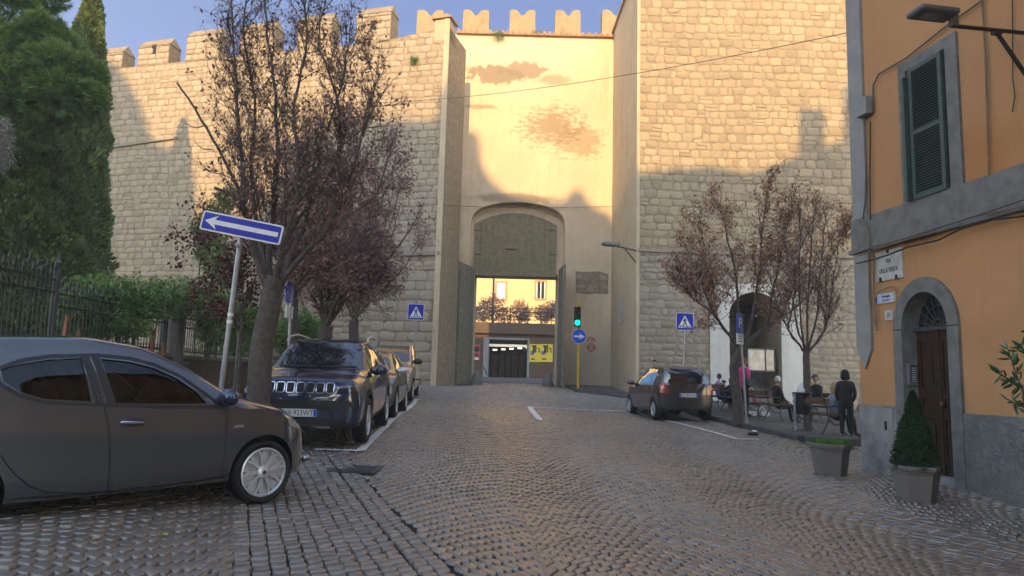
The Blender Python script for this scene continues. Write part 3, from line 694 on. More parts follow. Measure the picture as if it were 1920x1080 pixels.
# ---------------------------------------------------------------- beyond the gate
YF=60.0; bl,brx=at(780,650,YF).x-6,at(1130,650,YF).x+6
rroot=thing('retaining_wall','brown stone retaining wall with tunnel opening seen through the gate','retaining wall',(0,YF,1.3))
tl,tr=at(906,680,YF).x,at(992,680,YF).x; tz=at(950,637,YF).z; z1=at(960,606,YF).z; F=lambda a,b,d:Vector((a,YF+d,b))
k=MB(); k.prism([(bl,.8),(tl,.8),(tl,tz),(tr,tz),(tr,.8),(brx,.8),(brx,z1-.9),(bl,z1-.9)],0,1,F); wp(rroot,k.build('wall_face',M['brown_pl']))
k=MB(); k.bbox((bl,YF-.35,z1-.9),(brx,YF+1.2,z1)); wp(rroot,k.build('deck_beam',M['brown_pl']))
k=MB(); k.bbox((tl-.02,YF-.06,.8),(tl+.42,YF+3,tz+.02)); k.bbox((tr-.16,YF-.06,.8),(tr+.02,YF+3,tz+.02)); k.bbox((tl,YF-.07,tz),(tr,YF+.05,tz+.16)); wp(rroot,k.build('tunnel_frame',M['quoin']))
k=MB(); k.bbox((tl,YF+.6,tz-.03),(tr,YF+14,tz+.25)); k.bbox((tl-.3,YF+.95,.8),(tl-.02,YF+14,tz)); k.bbox((tr+.02,YF+.95,.8),(tr+.3,YF+14,tz)); k.bbox((tl-2,YF+9,.8),(tr+2,YF+9.3,tz)); wp(rroot,k.build('tunnel_lining',M['brown_pl']))
k=MB()
for i in range(5):
    a=tl+.5+(tr-tl-.6)*i/5; k.bbox((a,YF+8.9,1.3),(a+(tr-tl-.6)/5-.12,YF+8.99,tz-1.0))
wp(rroot,k.build('tunnel_panels',simple('brown panels',(.40,.25,.13),.6,var=.3,scale=3)))
k=MB()
for i in range(5):
    p=at(928+i*15.5,656-i*1.0,YF+6); k.bbox((p.x-.2,YF+6,p.z-.07),(p.x+.2,YF+6.1,p.z+.08))
wp(rroot,k.build('tunnel_lamps',emis('tunnel lamp',(1,.93,.72),.8)))
k=MB(); p=at(950,648,YF+.4); k.bbox((tl+.45,YF+.3,p.z-.1),(tr-.2,YF+.5,p.z+.1)); wp(rroot,k.build('tunnel_sign_strip',emis('tunnel strip light',(1,.9,.7),.12)))
def railing(name,lab,x0,x1,Y,z0,h,n):
    r=thing(name,lab,'railing',(x0,Y,z0)); k=MB()
    for i in range(4): k.bbox((x0,Y-.02,z0+h*(i+1)/4-.05),(x1,Y+.02,z0+h*(i+1)/4))
    wp(r,k.build('rail_panel',M['iron']))
    for i in range(n+1):
        x=x0+(x1-x0)*i/n; k=MB(); k.bbox((x-.04,Y+.022,z0),(x+.04,Y+.08,z0+h+.02)); wp(r,k.build('post',M['iron']))
railing('bridge_railing','dark metal railing on the bridge deck seen through the gate',bl,brx,YF-.2,z1,1.28,8)
def poster(px0,px1,py0,py1,lab,base,marks):
    a=at(px0,py0,YF-.08);b=at(px1,py1,YF-.08); r=thing('poster',lab,'poster',(a.x,YF-.05,b.z)); k=MB(); k.bbox((a.x,YF-.06,b.z),(b.x,YF-.01,a.z)); wp(r,k.build('sheet',base))
    w=b.x-a.x;h=a.z-b.z; k=MB()
    for (u0,u1,v0,v1,mi) in marks:
        k=MB(); k.bbox((a.x+u0*w,YF-.066,b.z+v0*h),(a.x+u1*w,YF-.061,b.z+v1*h),mi); wp(r,k.build('print',[M['black'],M['white_sign'],M['blue_sign']]))
    return r,a,b
ym=simple('yellow poster',(.75,.55,.05),.6,var=.05); rm=simple('red poster',(.42,.04,.05),.6,var=.25,scale=4)
def text(s,size,mat,root,loc,rot,name='lettering',ext=.004,align='CENTER',sx=1,shear=0):
    c=bpy.data.curves.new(name,'FONT'); c.body=s; c.size=size; c.extrude=ext; c.align_x=align; c.align_y='CENTER'; c.shear=shear; c.resolution_u=3
    o=bpy.data.objects.new(name,c); COL.objects.link(o); bpy.context.view_layer.update()
    me=bpy.data.meshes.new_from_object(o.evaluated_get(bpy.context.evaluated_depsgraph_get())); bpy.data.objects.remove(o); bpy.data.curves.remove(c)
    me.materials.clear(); me.materials.append(mat); q=link(name,me,root); q.location=loc; q.rotation_euler=rot; q.scale=(sx,1,1); return q
for i,(a_,b_,lb) in enumerate(((993,1013,'left yellow h poster on the brown wall beyond the gate'),(1013.5,1036,'right yellow h poster, next to the gate door'))):
    r,a,b=poster(a_,b_,645,679,lb,ym,[(.08,.16,.42,.62,2),(.2,.3,.38,.60,2),(.33,.42,.42,.58,2),(.3,.5,.52,.9,0),(.2,.55,.85,.93,0),(.15,.5,.12,.2,0)])
    text('h',.95,M['black'],r,Vector(((a.x*.28+b.x*.72),YF-.07,a.z*.72+b.z*.28))-r.location,(PI/2,0,0))
poster(882,899,645,676,'red poster on the brown wall left of the tunnel',rm,[(.1,.9,.55,.85,0),(.2,.6,.62,.75,1),(.1,.9,.05,.18,1),(.15,.8,.3,.4,0)])
k=MB(); p=[at(900,685,YF-.3),at(908,690,YF-.8),at(913,703,YF-1.3)]; k.tube(p,.04,6); o=k.build('handrail',M['iron'],smooth=True); tag(o,'thin dark handrail beside the tunnel opening','handrail')
# the far yellow house
YH=82.0; froot=thing('yellow_house','sunlit pale yellow house with two framed windows seen through the gate','house',(0,YH,1.3))
k=MB(); k.bbox((-14,YH,1),(16,YH+9,at(960,300,YH).z)); wp(froot,k.build('wall',M['yellow_far']))
k=MB(); zz=at(960,300,YH).z; k.add([(-14.5,YH-.5,zz),(16.5,YH-.5,zz),(16.5,YH+9.5,zz),(-14.5,YH+9.5,zz),(-14.5,YH+4.5,zz+1.8),(16.5,YH+4.5,zz+1.8)],[(0,1,5,4),(2,3,4,5),(0,4,3),(1,2,5),(0,3,2,1)]); wp(froot,k.build('roof',M['tile']))
for (x0,x1,y0,y1) in((929,950,527,564),(1003,1025,525,563)):
    a=at(x0,y0,YH-.05);b=at(x1,y1,YH-.05); k=MB(); w=.2
    k.bbox((a.x,YH-.10,b.z),(a.x+w,YH+.1,a.z)); k.bbox((b.x-w,YH-.10,b.z),(b.x,YH+.1,a.z)); k.bbox((a.x+w,YH-.10,a.z-w),(b.x-w,YH+.1,a.z)); k.bbox((a.x+w,YH-.10,b.z),(b.x-w,YH+.1,b.z+w))
    wf=wp(froot,k.build('window_frame',simple('terracotta frame',(.42,.20,.09),.8)))
    k=MB(); k.bbox((a.x+w,YH-.02,b.z+w),(b.x-w,YH-.012,a.z-w)); g=k.build('pane',M['glass_dk'],wf)
    k=MB(); mx=(a.x+b.x)/2; k.bbox((mx-.05,YH-.07,b.z+w),(mx+.05,YH-.03,a.z-w)); k.bbox((a.x+w,YH-.07,b.z+w),(a.x+w+.1,YH-.03,a.z-w)); k.bbox((b.x-w-.1,YH-.07,b.z+w),(b.x-w,YH-.03,a.z-w)); k.build('sash',M['white_sign'],wf)
    if x0<950:
        k=MB(); k.bbox((a.x+w,YH-.11,b.z+w),(mx-.02,YH-.08,a.z-w)); k.bbox((mx+.02,YH-.11,b.z+w),(b.x-w,YH-.08,a.z-w)); k.build('shutter',M['white_sign'],wf)
k=MB(); p=at(925,640,YF-1); q=at(925,505,YF-1); k.tube([(q.x,YF+1.5,z1),(q.x,YF+1.5,q.z+3)],.09,8); o=k.build('utility_pole',M['iron'],smooth=True); tag(o,'thin dark pole on the bridge seen through the gate','pole')
# ---------------------------------------------------------------- ochre house on the right
Bz=gz(BC.x,BC.y)-.3
FB=lambda u,v,h: Vector((BC.x,BC.y,0))+BU*u+BN*h+Vector((0,0,v))
def bw(px,py,h=0):
    p=hit(px,py,Vector((BC.x,BC.y,0))+BN*h,BN)-Vector((BC.x,BC.y,0)); return (p.dot(BU),p.z)
hroot=thing('ochre_house','ochre rendered corner house with grey stone door arch and wall band','house',(BC.x,BC.y,BC.z))
ZH=11.5; WL=15.0
al,_=bw(1681,660); ar,_=bw(1804,660); il_,_=bw(1697,660); ir_,_=bw(1783,660); _,sp=bw(1745,614); _,zo=bw(1742,518); _,zin=bw(1742,546)
def arc(l,r,s,t,n=20): c=(l+r)/2;a=(r-l)/2; return [(c+a*math.cos(PI*i/n),s+(t-s)*math.sin(PI*i/n)) for i in range(n+1)]
_,zw=bw(1606,757); _,zl0=bw(1608,470); _,zl1=bw(1608,413)
def slab(name,poly,h0,h1,mat,parent=hroot):
    k=MB(); k.prism(poly,h0,h1,FB); return wp(hroot,k.build(name,mat)) if parent is hroot else k.build(name,mat,parent)
b0=-.6
k=MB(); k.prism([(0,b0),(al+.05,b0),(al+.05,sp)]+arc(al+.05,ar-.05,sp,zo-.05)[::-1]+[(ar-.05,b0),(WL,b0),(WL,ZH),(0,ZH)],-.5,0,FB)
wp(hroot,k.build('rendered_wall',M['orange']))
k=MB(); k.prism([(0.02,b0),(al-.2,b0),(al-.2,ZH-.02),(.02,ZH-.02)],-7,-.502,FB); k.prism([(ar+.2,b0),(WL,b0),(WL,ZH-.02),(ar+.2,ZH-.02)],-7,-.502,FB); k.prism([(al-.2,zo+.2),(ar+.2,zo+.2),(ar+.2,ZH-.02),(al-.2,ZH-.02)],-7,-.502,FB); wp(hroot,k.build('house_mass',M['orange']))
k=MB(); k.prism([(-.4,ZH),(WL+.4,ZH),(WL+.4,ZH+.18),(-.4,ZH+.18)],-7.5,.5,FB); wp(hroot,k.build('roof',M['tile']))
# wainscot: smooth grey near the corner, roughcast beyond the door
slab('wainscot',[(0,b0),(al,b0),(al,zw),(0,zw)],0,.025,simple('scuffed grey wainscot',(.31,.30,.28),.9,var=.55,scale=2.2,bump=.8,bscale=14,bdist=.03,c2=(.15,.15,.15)))
slab('wainscot',[(ar,b0),(WL,b0),(WL,zw-.03),(ar,zw-.03)],0,.035,M['grey_rc'])
a=bw(1642,764);b=bw(1679,830); slab('meter_hatch',[(a[0],b[1]),(b[0],b[1]),(b[0],a[1]),(a[0],a[1])],.025,.036,M['quoin'])
kh=bw(1665,798); k=MB(); k.prism([(kh[0]-.02,kh[1]-.07),(kh[0]+.02,kh[1]-.07),(kh[0]+.02,kh[1]+.07),(kh[0]-.02,kh[1]+.07)],.036,.05,FB); wp(hroot,k.build('hatch_latch',M['iron']))
# band between the storeys
slab('stone_band',[(-.04,zl0),(WL,zl0),(WL,zl1),(-.04,zl1)],0,.06,M['grey_st'])
slab('band_moulding',[(-.07,zl0-.07),(WL,zl0-.07),(WL,zl0-.002),(-.07,zl0-.002)],0,.10,M['grey_st'])
# corner pilaster ending in a point
q1,_=bw(1634,520); qz,_z=bw(1625,692); _,qs=bw(1608,655)
slab('corner_pilaster',[(0,qs),(q1/2,_z),(q1,qs),(q1,zl0-.073),(0,zl0-.073)],0,.05,M['quoin'])
slab('corner_pilaster',[(0,zl1+.001),(q1,zl1+.001),(q1,ZH-.01),(0,ZH-.01)],0,.05,M['quoin'])
# door arch
k=MB(); k.prism([(al,b0),(al,sp)]+arc(al,ar,sp,zo)[::-1]+[(ar,b0),(ir_,b0)]+arc(il_,ir_,sp,zin)+[(il_,b0)],-.45,.05,FB)
wp(hroot,k.build('door_surround',M['grey_st']))
for u in(al,ir_):
    w=(il_-al) if u==al else (ar-ir_); slab('surround_joint',[(u+.004,sp-.008),(u+w-.004,sp-.008),(u+w-.004,sp+.008),(u+.004,sp+.008)],.0502,.0512,M['gap'])
dz=gz(*(FB((al+ar)/2,0,-.3).xy)); _,zd=bw(1748,620,-.2)
slab('doorstep',[(il_-.02,b0),(ir_+.02,b0),(ir_+.02,dz+.10),(il_-.02,dz+.10)],-.45,-.02,M['quoin'])
dr=slab('front_door',[(il_,dz+.10),(ir_,dz+.10),(ir_,zd),(il_,zd)],-.27,-.21,M['walnut'])
dl=il_+.02; W2=(ir_-dl)
k=MB(); mid=(il_+ir_)/2
for (u0,u1) in((il_+.07,mid-.05),(mid+.05,ir_-.07)):
    for (v0,v1) in((dz+.25,dz+.95),(dz+1.05,dz+1.25),(dz+1.35,zd-.12)):
        k.prism([(u0,v0),(u1,v0),(u1,v0+.03),(u0,v0+.03)],-.209,-.185,FB);k.prism([(u0,v1-.03),(u1,v1-.03),(u1,v1),(u0,v1)],-.209,-.185,FB)
        k.prism([(u0,v0+.03),(u0+.03,v0+.03),(u0+.03,v1-.03),(u0,v1-.03)],-.209,-.185,FB);k.prism([(u1-.03,v0+.03),(u1,v0+.03),(u1,v1-.03),(u1-.03,v1-.03)],-.209,-.185,FB)
        if v1-v0>.3: k.prism([(u0+.09,v0+.09),(u1-.09,v0+.09),(u1-.09,v1-.09),(u0+.09,v1-.09)],-.209,-.190,FB)
k.prism([(mid-.035,dz+.12),(mid+.035,dz+.12),(mid+.035,zd),(mid-.035,zd)],-.209,-.18,FB)
k.build('door_panels',M['walnut'],dr)
k=MB(); p=FB(mid+.09,dz+1.15,-.15); k.lathe([(.001,.03),(.025,.028),(.03,.012),(.015,0),(.015,-.03)],12,M=Matrix.Translation(p)@BN.to_track_quat('Z','Y').to_matrix().to_4x4()); k.build('door_knob',simple('brass',(.5,.36,.12),.3,metal=1,var=.1),dr,smooth=True)
# fanlight
cz=zd+.06; c_=(il_+ir_)/2; rr=(ir_-il_)/2; ft=zin-cz
wp(hroot,(lambda k:(k.prism([(il_,zd),(ir_,zd),(ir_,cz),(il_,cz)],-.27,-.15,FB),k.build('transom',M['iron_grey']))[1])(MB()))
k=MB(); k.prism([(il_,cz),(ir_,cz)]+arc(il_-.03,ir_+.03,sp-.1 if sp-.1>cz else cz+.02,zin+.05),-.27,-.25,FB)
fl=wp(hroot,k.build('fanlight',M['glass_dk']))
k=MB()
for i in range(9):
    a=PI*(i+.5)/9; k.tube([FB(c_+.10*math.cos(a),cz+.10*math.sin(a),-.22),FB(c_+rr*1.0*math.cos(a),cz+(ft)*math.sin(a),-.22)],.009,6)
for f_ in(.22,.62): k.tube([FB(c_+rr*f_*math.cos(PI*i/16),cz+ft*f_*math.sin(PI*i/16),-.222) for i in range(17)],.010,6)
k.build('fan_bars',M['iron_grey'],fl,smooth=True)
# intercom
a=bw(1700,681,-.1);b=bw(1716,722,-.1); k=MB(); 
p0=FB(il_+.003,(a[1]+b[1])/2,-.2); hgt_=a[1]-b[1]
ic=thing('intercom','steel door intercom with name buttons on the door jamb','intercom',p0)
Fi=lambda s,v,d:FB(il_+.003+d,v,s)
k=MB(); k.prism([(-.17,b[1]),(-.02,b[1]),(-.02,a[1]),(-.17,a[1])],0,.035,Fi); wp(ic,k.build('casing',M['galv']))
k=MB(); k.prism([(-.155,b[1]+.03),(-.05,b[1]+.03),(-.05,a[1]-.03),(-.155,a[1]-.03)],.0355,.039,Fi); wp(ic,k.build('button_panel',M['iron_grey']))
k=MB()
for i in range(7):
    v=b[1]+.05+i*(hgt_-.1)/7; k.prism([(-.14,v),(-.07,v),(-.07,v+.012),(-.14,v+.012)],.0395,.042,Fi)
wp(ic,k.build('name_labels',M['white_sign']))
# upper window
a=bw(1687,125);b=bw(1803,385); a2=bw(1803,60); zt_=(bw(1687,122)[1]+bw(1803,58)[1])/2; zb_=bw(1745,378)[1]
u0,u1=a[0],bw(1803,200)[0]; fw_=.24
wf=slab('window_surround',[(u0,zb_-.1),(u1,zb_-.1),(u1,zt_),(u0,zt_)],0,.045,M['grey_st'])
iu0,iu1=bw(1709,250)[0],bw(1780,250)[0]; iz0,iz1=bw(1745,368)[1],bw(1745,112)[1]
k=MB(); k.prism([(iu0-.03,iz0-.02),(iu1+.03,iz0-.02),(iu1+.03,iz1+.03),(iu0-.03,iz1+.03)],.0455,.048,FB); k.build('window_shadow_gap',M['gap'],wf)
def shutter(ua,ub,name,tilt,h):
    k=MB(); f=.07
    T=lambda u,v,d: FB(u,v,h+d+tilt*(ub-u))
    k.prism([(ua,iz0),(ua+f,iz0),(ua+f,iz1),(ua,iz1)],0,.045,T);k.prism([(ub-f,iz0),(ub,iz0),(ub,iz1),(ub-f,iz1)],0,.045,T)
    for v in(iz0,(iz0+iz1)/2-.04,iz1-f): k.prism([(ua+f,v),(ub-f,v),(ub-f,v+f),(ua+f,v+f)],.001,.044,T)
    o=k.build(name,M['shutter'],wf); k=MB(); n=46
    for i in range(n):
        v=iz0+f+(iz1-iz0-2*f)*(i+.5)/n
        if abs(v-(iz0+iz1)/2)<.06: continue
        vs=[T(ua+f,v-.012,.004),T(ub-f,v-.012,.004),T(ub-f,v+.018,.040),T(ua+f,v+.018,.040),T(ua+f,v-.018,.004),T(ub-f,v-.018,.004),T(ub-f,v+.012,.040),T(ua+f,v+.012,.040)]
        vs=[T(ua+f,v-.018,.042),T(ub-f,v-.018,.042),T(ub-f,v+.014,.006),T(ua+f,v+.014,.006),T(ua+f,v-.012,.044),T(ub-f,v-.012,.044),T(ub-f,v+.020,.008),T(ua+f,v+.020,.008)]
        k.add(vs,[(0,1,2,3),(7,6,5,4),(0,4,5,1),(1,5,6,2),(2,6,7,3),(3,7,4,0)])
    k.build('louvres',M['shutter'],o); return o
shutter(iu0+.09,iu1,'shutter',0,.05)
k=MB(); k.prism([(iu0,iz0),(iu0+.06,iz0),(iu0+.06,iz1-.12),(iu0,iz1-.12)],.049,.16,FB); k.build('open_shutter_edge',M['shutter'],wf)
# street name plaque, pilgrim sign, house number
rz=math.atan2(BU.y,BU.x)
def wallplate(name,lab,cat,px,w,h,mat,dep=.03,h0=0.0):
    a=bw(*px,h0); p=FB(a[0],a[1],h0); r=thing(name,lab,cat,p,rz); k=MB(); k.bbox((-w/2,-dep,-h/2),(w/2,0,h/2)); k.build('plate',mat,r); return r
def span(x0,x1,y): return bw(x1,y)[0]-bw(x0,y)[0]
w=span(1643,1694,500); h=bw(1668,470)[1]-bw(1668,526)[1]
pl=wallplate('street_name_plaque','white marble street plaque reading VIA DELLA VERITA on the ochre wall','street sign',(1669,497),w,h,M['marble'],.03)
text('VIA',h*.22,M['lettergrey'],pl,(0,-.031,h*.14),(PI/2,0,0),sx=.8); text('DELLA VERITA',h*.22,M['lettergrey'],pl,(0,-.031,-h*.17),(PI/2,0,0),sx=.62*w/.62)
k=MB()
for x in(-w*.3,w*.28): k.bbox((x-.02,-.05,-h/2-.01),(x+.02,-.01,-h/2+.06))
k.bbox((-.02,-.05,h/2-.05),(.02,-.01,h/2+.01)); k.build('clamp',M['iron'],pl)
w=span(1646,1680,560)*1.0; h=bw(1662,550)[1]-bw(1662,568)[1]
p2=wallplate('pilgrim_route_sign','small light blue Via Francigena sign under the marble plaque','sign',(1663,559),w,h,simple('pale blue sign',(.42,.48,.66),.4,var=.1),.02)
text('Via Francigena',h*.38,M['lettergrey'],p2,(0,-.021,h*.2),(PI/2,0,0),sx=.55*w/.42); text('Monumenti',h*.3,simple('red letter',(.5,.08,.08),.5),p2,(0,-.021,-h*.2),(PI/2,0,0),sx=.8*w/.42)
k=MB(); k.add([(-w/2-.003,-.02,-h/2),(-w/2-.003,-.02,h/2),(-w/2-.06,-.02,0),(-w/2-.003,0,-h/2),(-w/2-.003,0,h/2),(-w/2-.06,0,0)],[(0,1,2),(3,4,5),(0,1,4,3),(1,2,5,4),(2,0,3,5)]); k.build('arrow_tip',M['blue_sign'],p2)
k=MB(); k.bbox((w/2-.05,-.024,h*.12),(w/2-.005,-.021,h*.42)); k.build('yellow_mark',simple('yellow mark',(.7,.55,.05),.5),p2); k=MB(); k.bbox((w/2-.05,-.024,-h*.42),(w/2-.005,-.021,-h*.12)); k.build('yellow_mark',simple('yellow mark',(.7,.55,.05),.5),p2)
w=span(1661,1675,590); h=bw(1668,581)[1]-bw(1668,600)[1]
p3=wallplate('house_number','small white marble house number 19 left of the door arch','house number',(1668,591),w,h,M['marble'],.02); text('19',h*.62,M['lettergrey'],p3,(0,-.021,0),(PI/2,0,0),sx=.7)
# cables and conduits on the facade
def cab(name,lab,pts,r,mat,off=.06,n=6):
    P=[]
    for (x,y) in pts:
        a=bw(x,y,off); P.append(FB(a[0],a[1],off))
    k=MB(); Q=[]
    for i in range(len(P)-1):
        for j in range(4):
            t=j/4; Q.append(P[i].lerp(P[i+1],t))
    Q.append(P[-1]); k.tube(Q,r,n); o=k.build(name,mat,smooth=True); tag(o,lab,'cable'); return o
cab('facade_cable','thick grey cable running under the stone band of the ochre house',[(1609,473),(1640,462),(1700,446),(1780,420),(1850,398),(1925,372)],.014,M['cable'],.20)
cab('facade_cable','dark sagging cable crossing in front of the marble plaque top',[(1606,494),(1640,486),(1665,478),(1700,464),(1760,450),(1800,430),(1860,412),(1925,405)],.013,M['iron'],.20)
cab('facade_cable','thin pale cable just below the band moulding',[(1609,480),(1660,462),(1730,440),(1800,412),(1925,385)],.010,M['cable_tan'],.19)
cab('facade_cable','brown cable rising diagonally past the upper window to the roof',[(1636,210),(1637,160),(1648,138),(1700,108),(1770,52),(1842,0),(1860,-15)],.014,M['cable'],.05)
cab('wall_conduit','tan conduit pipes running down beside the corner pilaster',[(1620,416),(1629,440),(1630,560),(1634,590),(1645,620)],.016,M['cable_tan'],.12)
cab('wall_conduit','second tan conduit beside the blue sign at the house corner',[(1640,478),(1638,545),(1639,575),(1644,610)],.012,M['cable_tan'],.08)
cab('wall_conduit','thin looped conduit around the pale blue sign',[(1642,552),(1655,542),(1675,536),(1681,545),(1682,580),(1680,600)],.007,M['cable_tan'],.05)
cab('wall_conduit','rusty pipe running down the ochre wall right of the window',[(1841,0),(1848,110),(1854,330)],.014,M['cable_tan'],.05)
cab('facade_cable','thin rusty wire hanging at the top right of the ochre wall',[(1898,0),(1899,150),(1903,180),(1898,210)],.007,M['iron'],.04)
a=bw(1625,200,.05); k=MB(); k.prism([(a[0]-.14,a[1]-.16),(a[0]+.13,a[1]-.16),(a[0]+.13,a[1]+.14),(a[0]-.14,a[1]+.14)],.05,.16,FB); o=k.build('junction_box',M['quoin']); tag(o,'pale square junction box high on the corner pilaster','junction box')
cab('wall_conduit','thin cables dropping from the junction box along the pilaster',[(1622,215),(1624,300),(1622,380),(1618,410)],.012,M['cable'],.07)
cab('wall_conduit','dark clipped conduit on the pilaster edge beneath the junction box',[(1632,228),(1632,260),(1631,330),(1632,412)],.012,M['iron'],.07)
# street lamp on its bracket
_s=bw(1936,63); S=FB(_s[0],_s[1],0); L_=1.9; E=Vector((S.x,S.y,S.z))-Vector((1,-.0,0))*0; 
def proj(p):
    q=p-EYE; d=q.dot(fw); return (960+FPX*q.dot(rt)/d, 540-FPX*q.dot(up)/d)
Lq=.5
while proj(S+BN*Lq)[0]>1788: Lq+=.02
E=S+BN*Lq; S.z+=0
while proj(E)[1]<48: E.z-=.005
lr=thing('street_lamp','grey flat lantern on a bracket arm in front of the shuttered window','street lamp',S)
k=MB(); d=(S-E).normalized(); S2=S-BN*.25
k.tube([E,S2],.026,8); k.tube([E+d*.62+Vector((0,0,-.03)),S+Vector((0,0,-.75))],.026,8); k.box(E+d*.62+Vector((0,0,-.03)),(.12,.06,.06),rot=Matrix.Rotation(math.atan2(d.y,d.x),3,'Z')); wp(lr,k.build('bracket_arm',M['iron'],smooth=True))
k=MB(); rot=Matrix.Rotation(math.atan2(d.y,d.x),3,'Z'); k.rbox(E+Vector((0,0,.07))+d*.02,(.10,.08,.16),.01,rot=rot); wp(lr,k.build('lamp_neck',M['lampgrey']))
k=MB(); c=E-d*.26+Vector((0,0,.14)); k.rbox(c,(.54,.30,.075),.02,rot=rot); wp(lr,k.build('lamp_housing',M['lampgrey']))
k=MB(); k.box(c-Vector((0,0,.040))-d*.04,(.22,.16,.008),rot=rot); wp(lr,k.build('lamp_glass',simple('lamp diffuser',(.22,.20,.19),.3)))
# ---------------------------------------------------------------- unseen houses behind the camera, rooflines shaped to throw the shade
YO=-45.0; YR=-22.0; DY=.37; DX=math.tan(SUN_AZ)
def back(pts,planefn,YO=YO):
    out=[]
    for (px,py) in pts:
        p=planefn(px,py); d=p.y-YO; out.append((p.x-d*DX, p.z+d*DY))
    return out
Lp=lambda px,py:hit(px,py,LC,LN); Gp=lambda px,py:at(px,py,YG); Tp=lambda px,py:at(px,py,TY)
sil_l=back([(-300,100),(215,115),(262,190),(285,262),(335,285),(362,318),(370,420),(400,445),(440,440),(490,400),(540,310),(600,245),(700,225),(832,224)],Lp)  # left end of this roofline stands in for conifer shade on the wall
sil_g=back([(845,300),(860,280),(864,262),(872,248),(882,243),(893,249),(899,262),(899,285),(908,318),(925,342),(955,364),(1000,374),(1055,378),(1068,362),(1083,352),(1096,364),(1104,382),(1130,396),(1142,398)],Gp)
sil_t=back([(1200,326),(1260,318),(1330,311),(1398,324),(1430,318),(1497,292),(1498,204),(1543,204),(1545,274),(1580,264),(1582,160),(1625,158),(1900,150)],Tp,YR)
def bk(name,lab,sil,depth,mat,x0=None,x1=None,YO=YO):
    x0=sil[0][0] if x0 is None else x0; x1=sil[-1][0] if x1 is None else x1
    r=thing(name,lab,'building',((x0+x1)/2,YO,0)); k=MB(); Fk=lambda a,b,d:Vector((a,YO-d,b))
    s=[p for p in sil if x0<=p[0]<=x1]; k.prism([(x0,-1)]+[(x0,s[0][1])]*(s[0][0]>x0+.01)+s+[(x1,s[-1][1])]*(s[-1][0]<x1-.01)+[(x1,-1)],0,1.0,Fk); wp(r,k.build('facade',mat))
    hm=min(p[1] for p in s)-1; k=MB(); k.bbox((x0+.02,YO-1.01-depth,-1),(x1-.02,YO-1.001,hm)); wp(r,k.build('building_mass',mat))
    xx=x0+1.5
    while xx<x1-1.5:
        for zz in np.arange(4.5,hm-2.5,3.6):
            k=MB(); k.bbox((xx-.5,YO,zz),(xx+.5,YO+.03,zz+1.7)); w=wp(r,k.build('window',M['shutter']))
        xx+=3.0
    return r
gx0=sil_g[0][0]; gx1=sil_g[-1][0]
sil_l=[p for p in sil_l if p[0]<gx0-.02]+[(gx0-.01,sil_l[-1][1])]
gx2=back([(1142,398)],Gp,YR)[0]; sil_t=[gx2]+[p for p in sil_t if p[0]>gx2[0]+.05]
bk('palazzo','tall ochre palazzo behind the camera shading the left side','',0,None) if False else None
bk('palazzo','stepped ochre palazzo across the street whose shade falls on the garden wall',sil_l,8,M['facade_bk'])
bk('church','church across the street whose curved gable shades the gate plaster',sil_g,8,M['facade_bk'])
bk('palazzo','ochre palazzo with chimney across the street whose shade falls on the tower',sil_t,8,M['facade_bk'],YO=YR)
# ================================================================ cars
def dg(): return bpy.context.evaluated_depsgraph_get()
def smooth1(xs,ys,q,w):
    g=np.linspace(xs[0]-.3,xs[-1]+.3,1200); v=np.interp(g,xs,ys); n=max(1,int(w/(g[1]-g[0]))); kk=np.hanning(n+2)[1:-1]; kk/=kk.sum()
    vp=np.pad(v,(n,n),mode='edge'); v=np.convolve(vp,kk,mode='same')[n:-n]; return np.interp(q,g,v)
def loft(P,ns=56,inset=0.0,xr=None,zmin=None):
    x0,x1=(P['x0'],P['x1']) if xr is None else xr
    t=np.linspace(0,1,ns); xs=x0+(x1-x0)*(.5-.5*np.cos(PI*t)) if xr is None else np.linspace(x0,x1,ns)
    T=lambda k,w=.18: smooth1([p[0] for p in P[k]],[p[1] for p in P[k]],xs,w)
    top=T('top',P.get('sm',.16))-inset; belt=T('belt')-0; bot=T('bot',.1); w=T('w',.12)-inset; rw=T('roofw',.25)-inset; cr=P.get('crown',.06)
    if zmin is not None: bot=np.full(ns,zmin)
    if xr is None:
        nf,nr_=P.get('nf',.45),P.get('nr',.30); ef,er=P.get('ef',2.4),P.get('er',2.6)
        gf=np.clip((xs-(x1-nf))/nf,0,.985); gr_=np.clip(((x0+nr_)-xs)/nr_,0,.985)
        g=(1-gf**ef)**(1/ef)*(1-gr_**er)**(1/er); w=w*g; rw=np.minimum(rw*g,w)
    V=[]
    for i in range(ns):
        zb,zt=bot[i],top[i]; zt=max(zt,zb+.12); W=w[i]; c=min(cr,(zt-zb)*.25); bl=min(belt[i],zt-c-.01); bl=max(bl,zb+.08); h=bl-zb; s=[]
        s+=[(0,zb),(W*.80,zb),(W*.93,zb+.06*h),(W*.97,zb+.16*h)]
        for t_ in np.linspace(.26,1,8): s.append((W*(1-.085*(t_-.52)**2*4*.5),zb+h*t_))
        wb=W*(1-.17*(.48**2)); R_=min(rw[i],wb-.01); gh=zt-c-bl
        for t_ in(.18,.4,.62,.82,.96): s.append((wb+(R_-wb)*t_-.012+.035*math.sin(PI*t_)*min(1,gh/.4),bl+gh*t_))
        s+=[(R_-.03,zt-c*.80),(R_*.90,zt-c*.52),(R_*.72,zt-c*.26),(R_*.45,zt-c*.08),(0,zt)]
        full=[(y,z) for y,z in s]+[(-y,z) for y,z in s[::-1][1:-1]]
        V+=[(xs[i],y,z) for y,z in full]
    k=len(V)//ns; fs=[]
    for i in range(ns-1):
        for j in range(k):
            a=i*k+j;b=i*k+(j+1)%k; fs.append((a,a+k,b+k,b))
    fs.append(tuple(range(k))); fs.append(tuple((ns-1)*k+j for j in range(k))[::-1])
    return V,fs
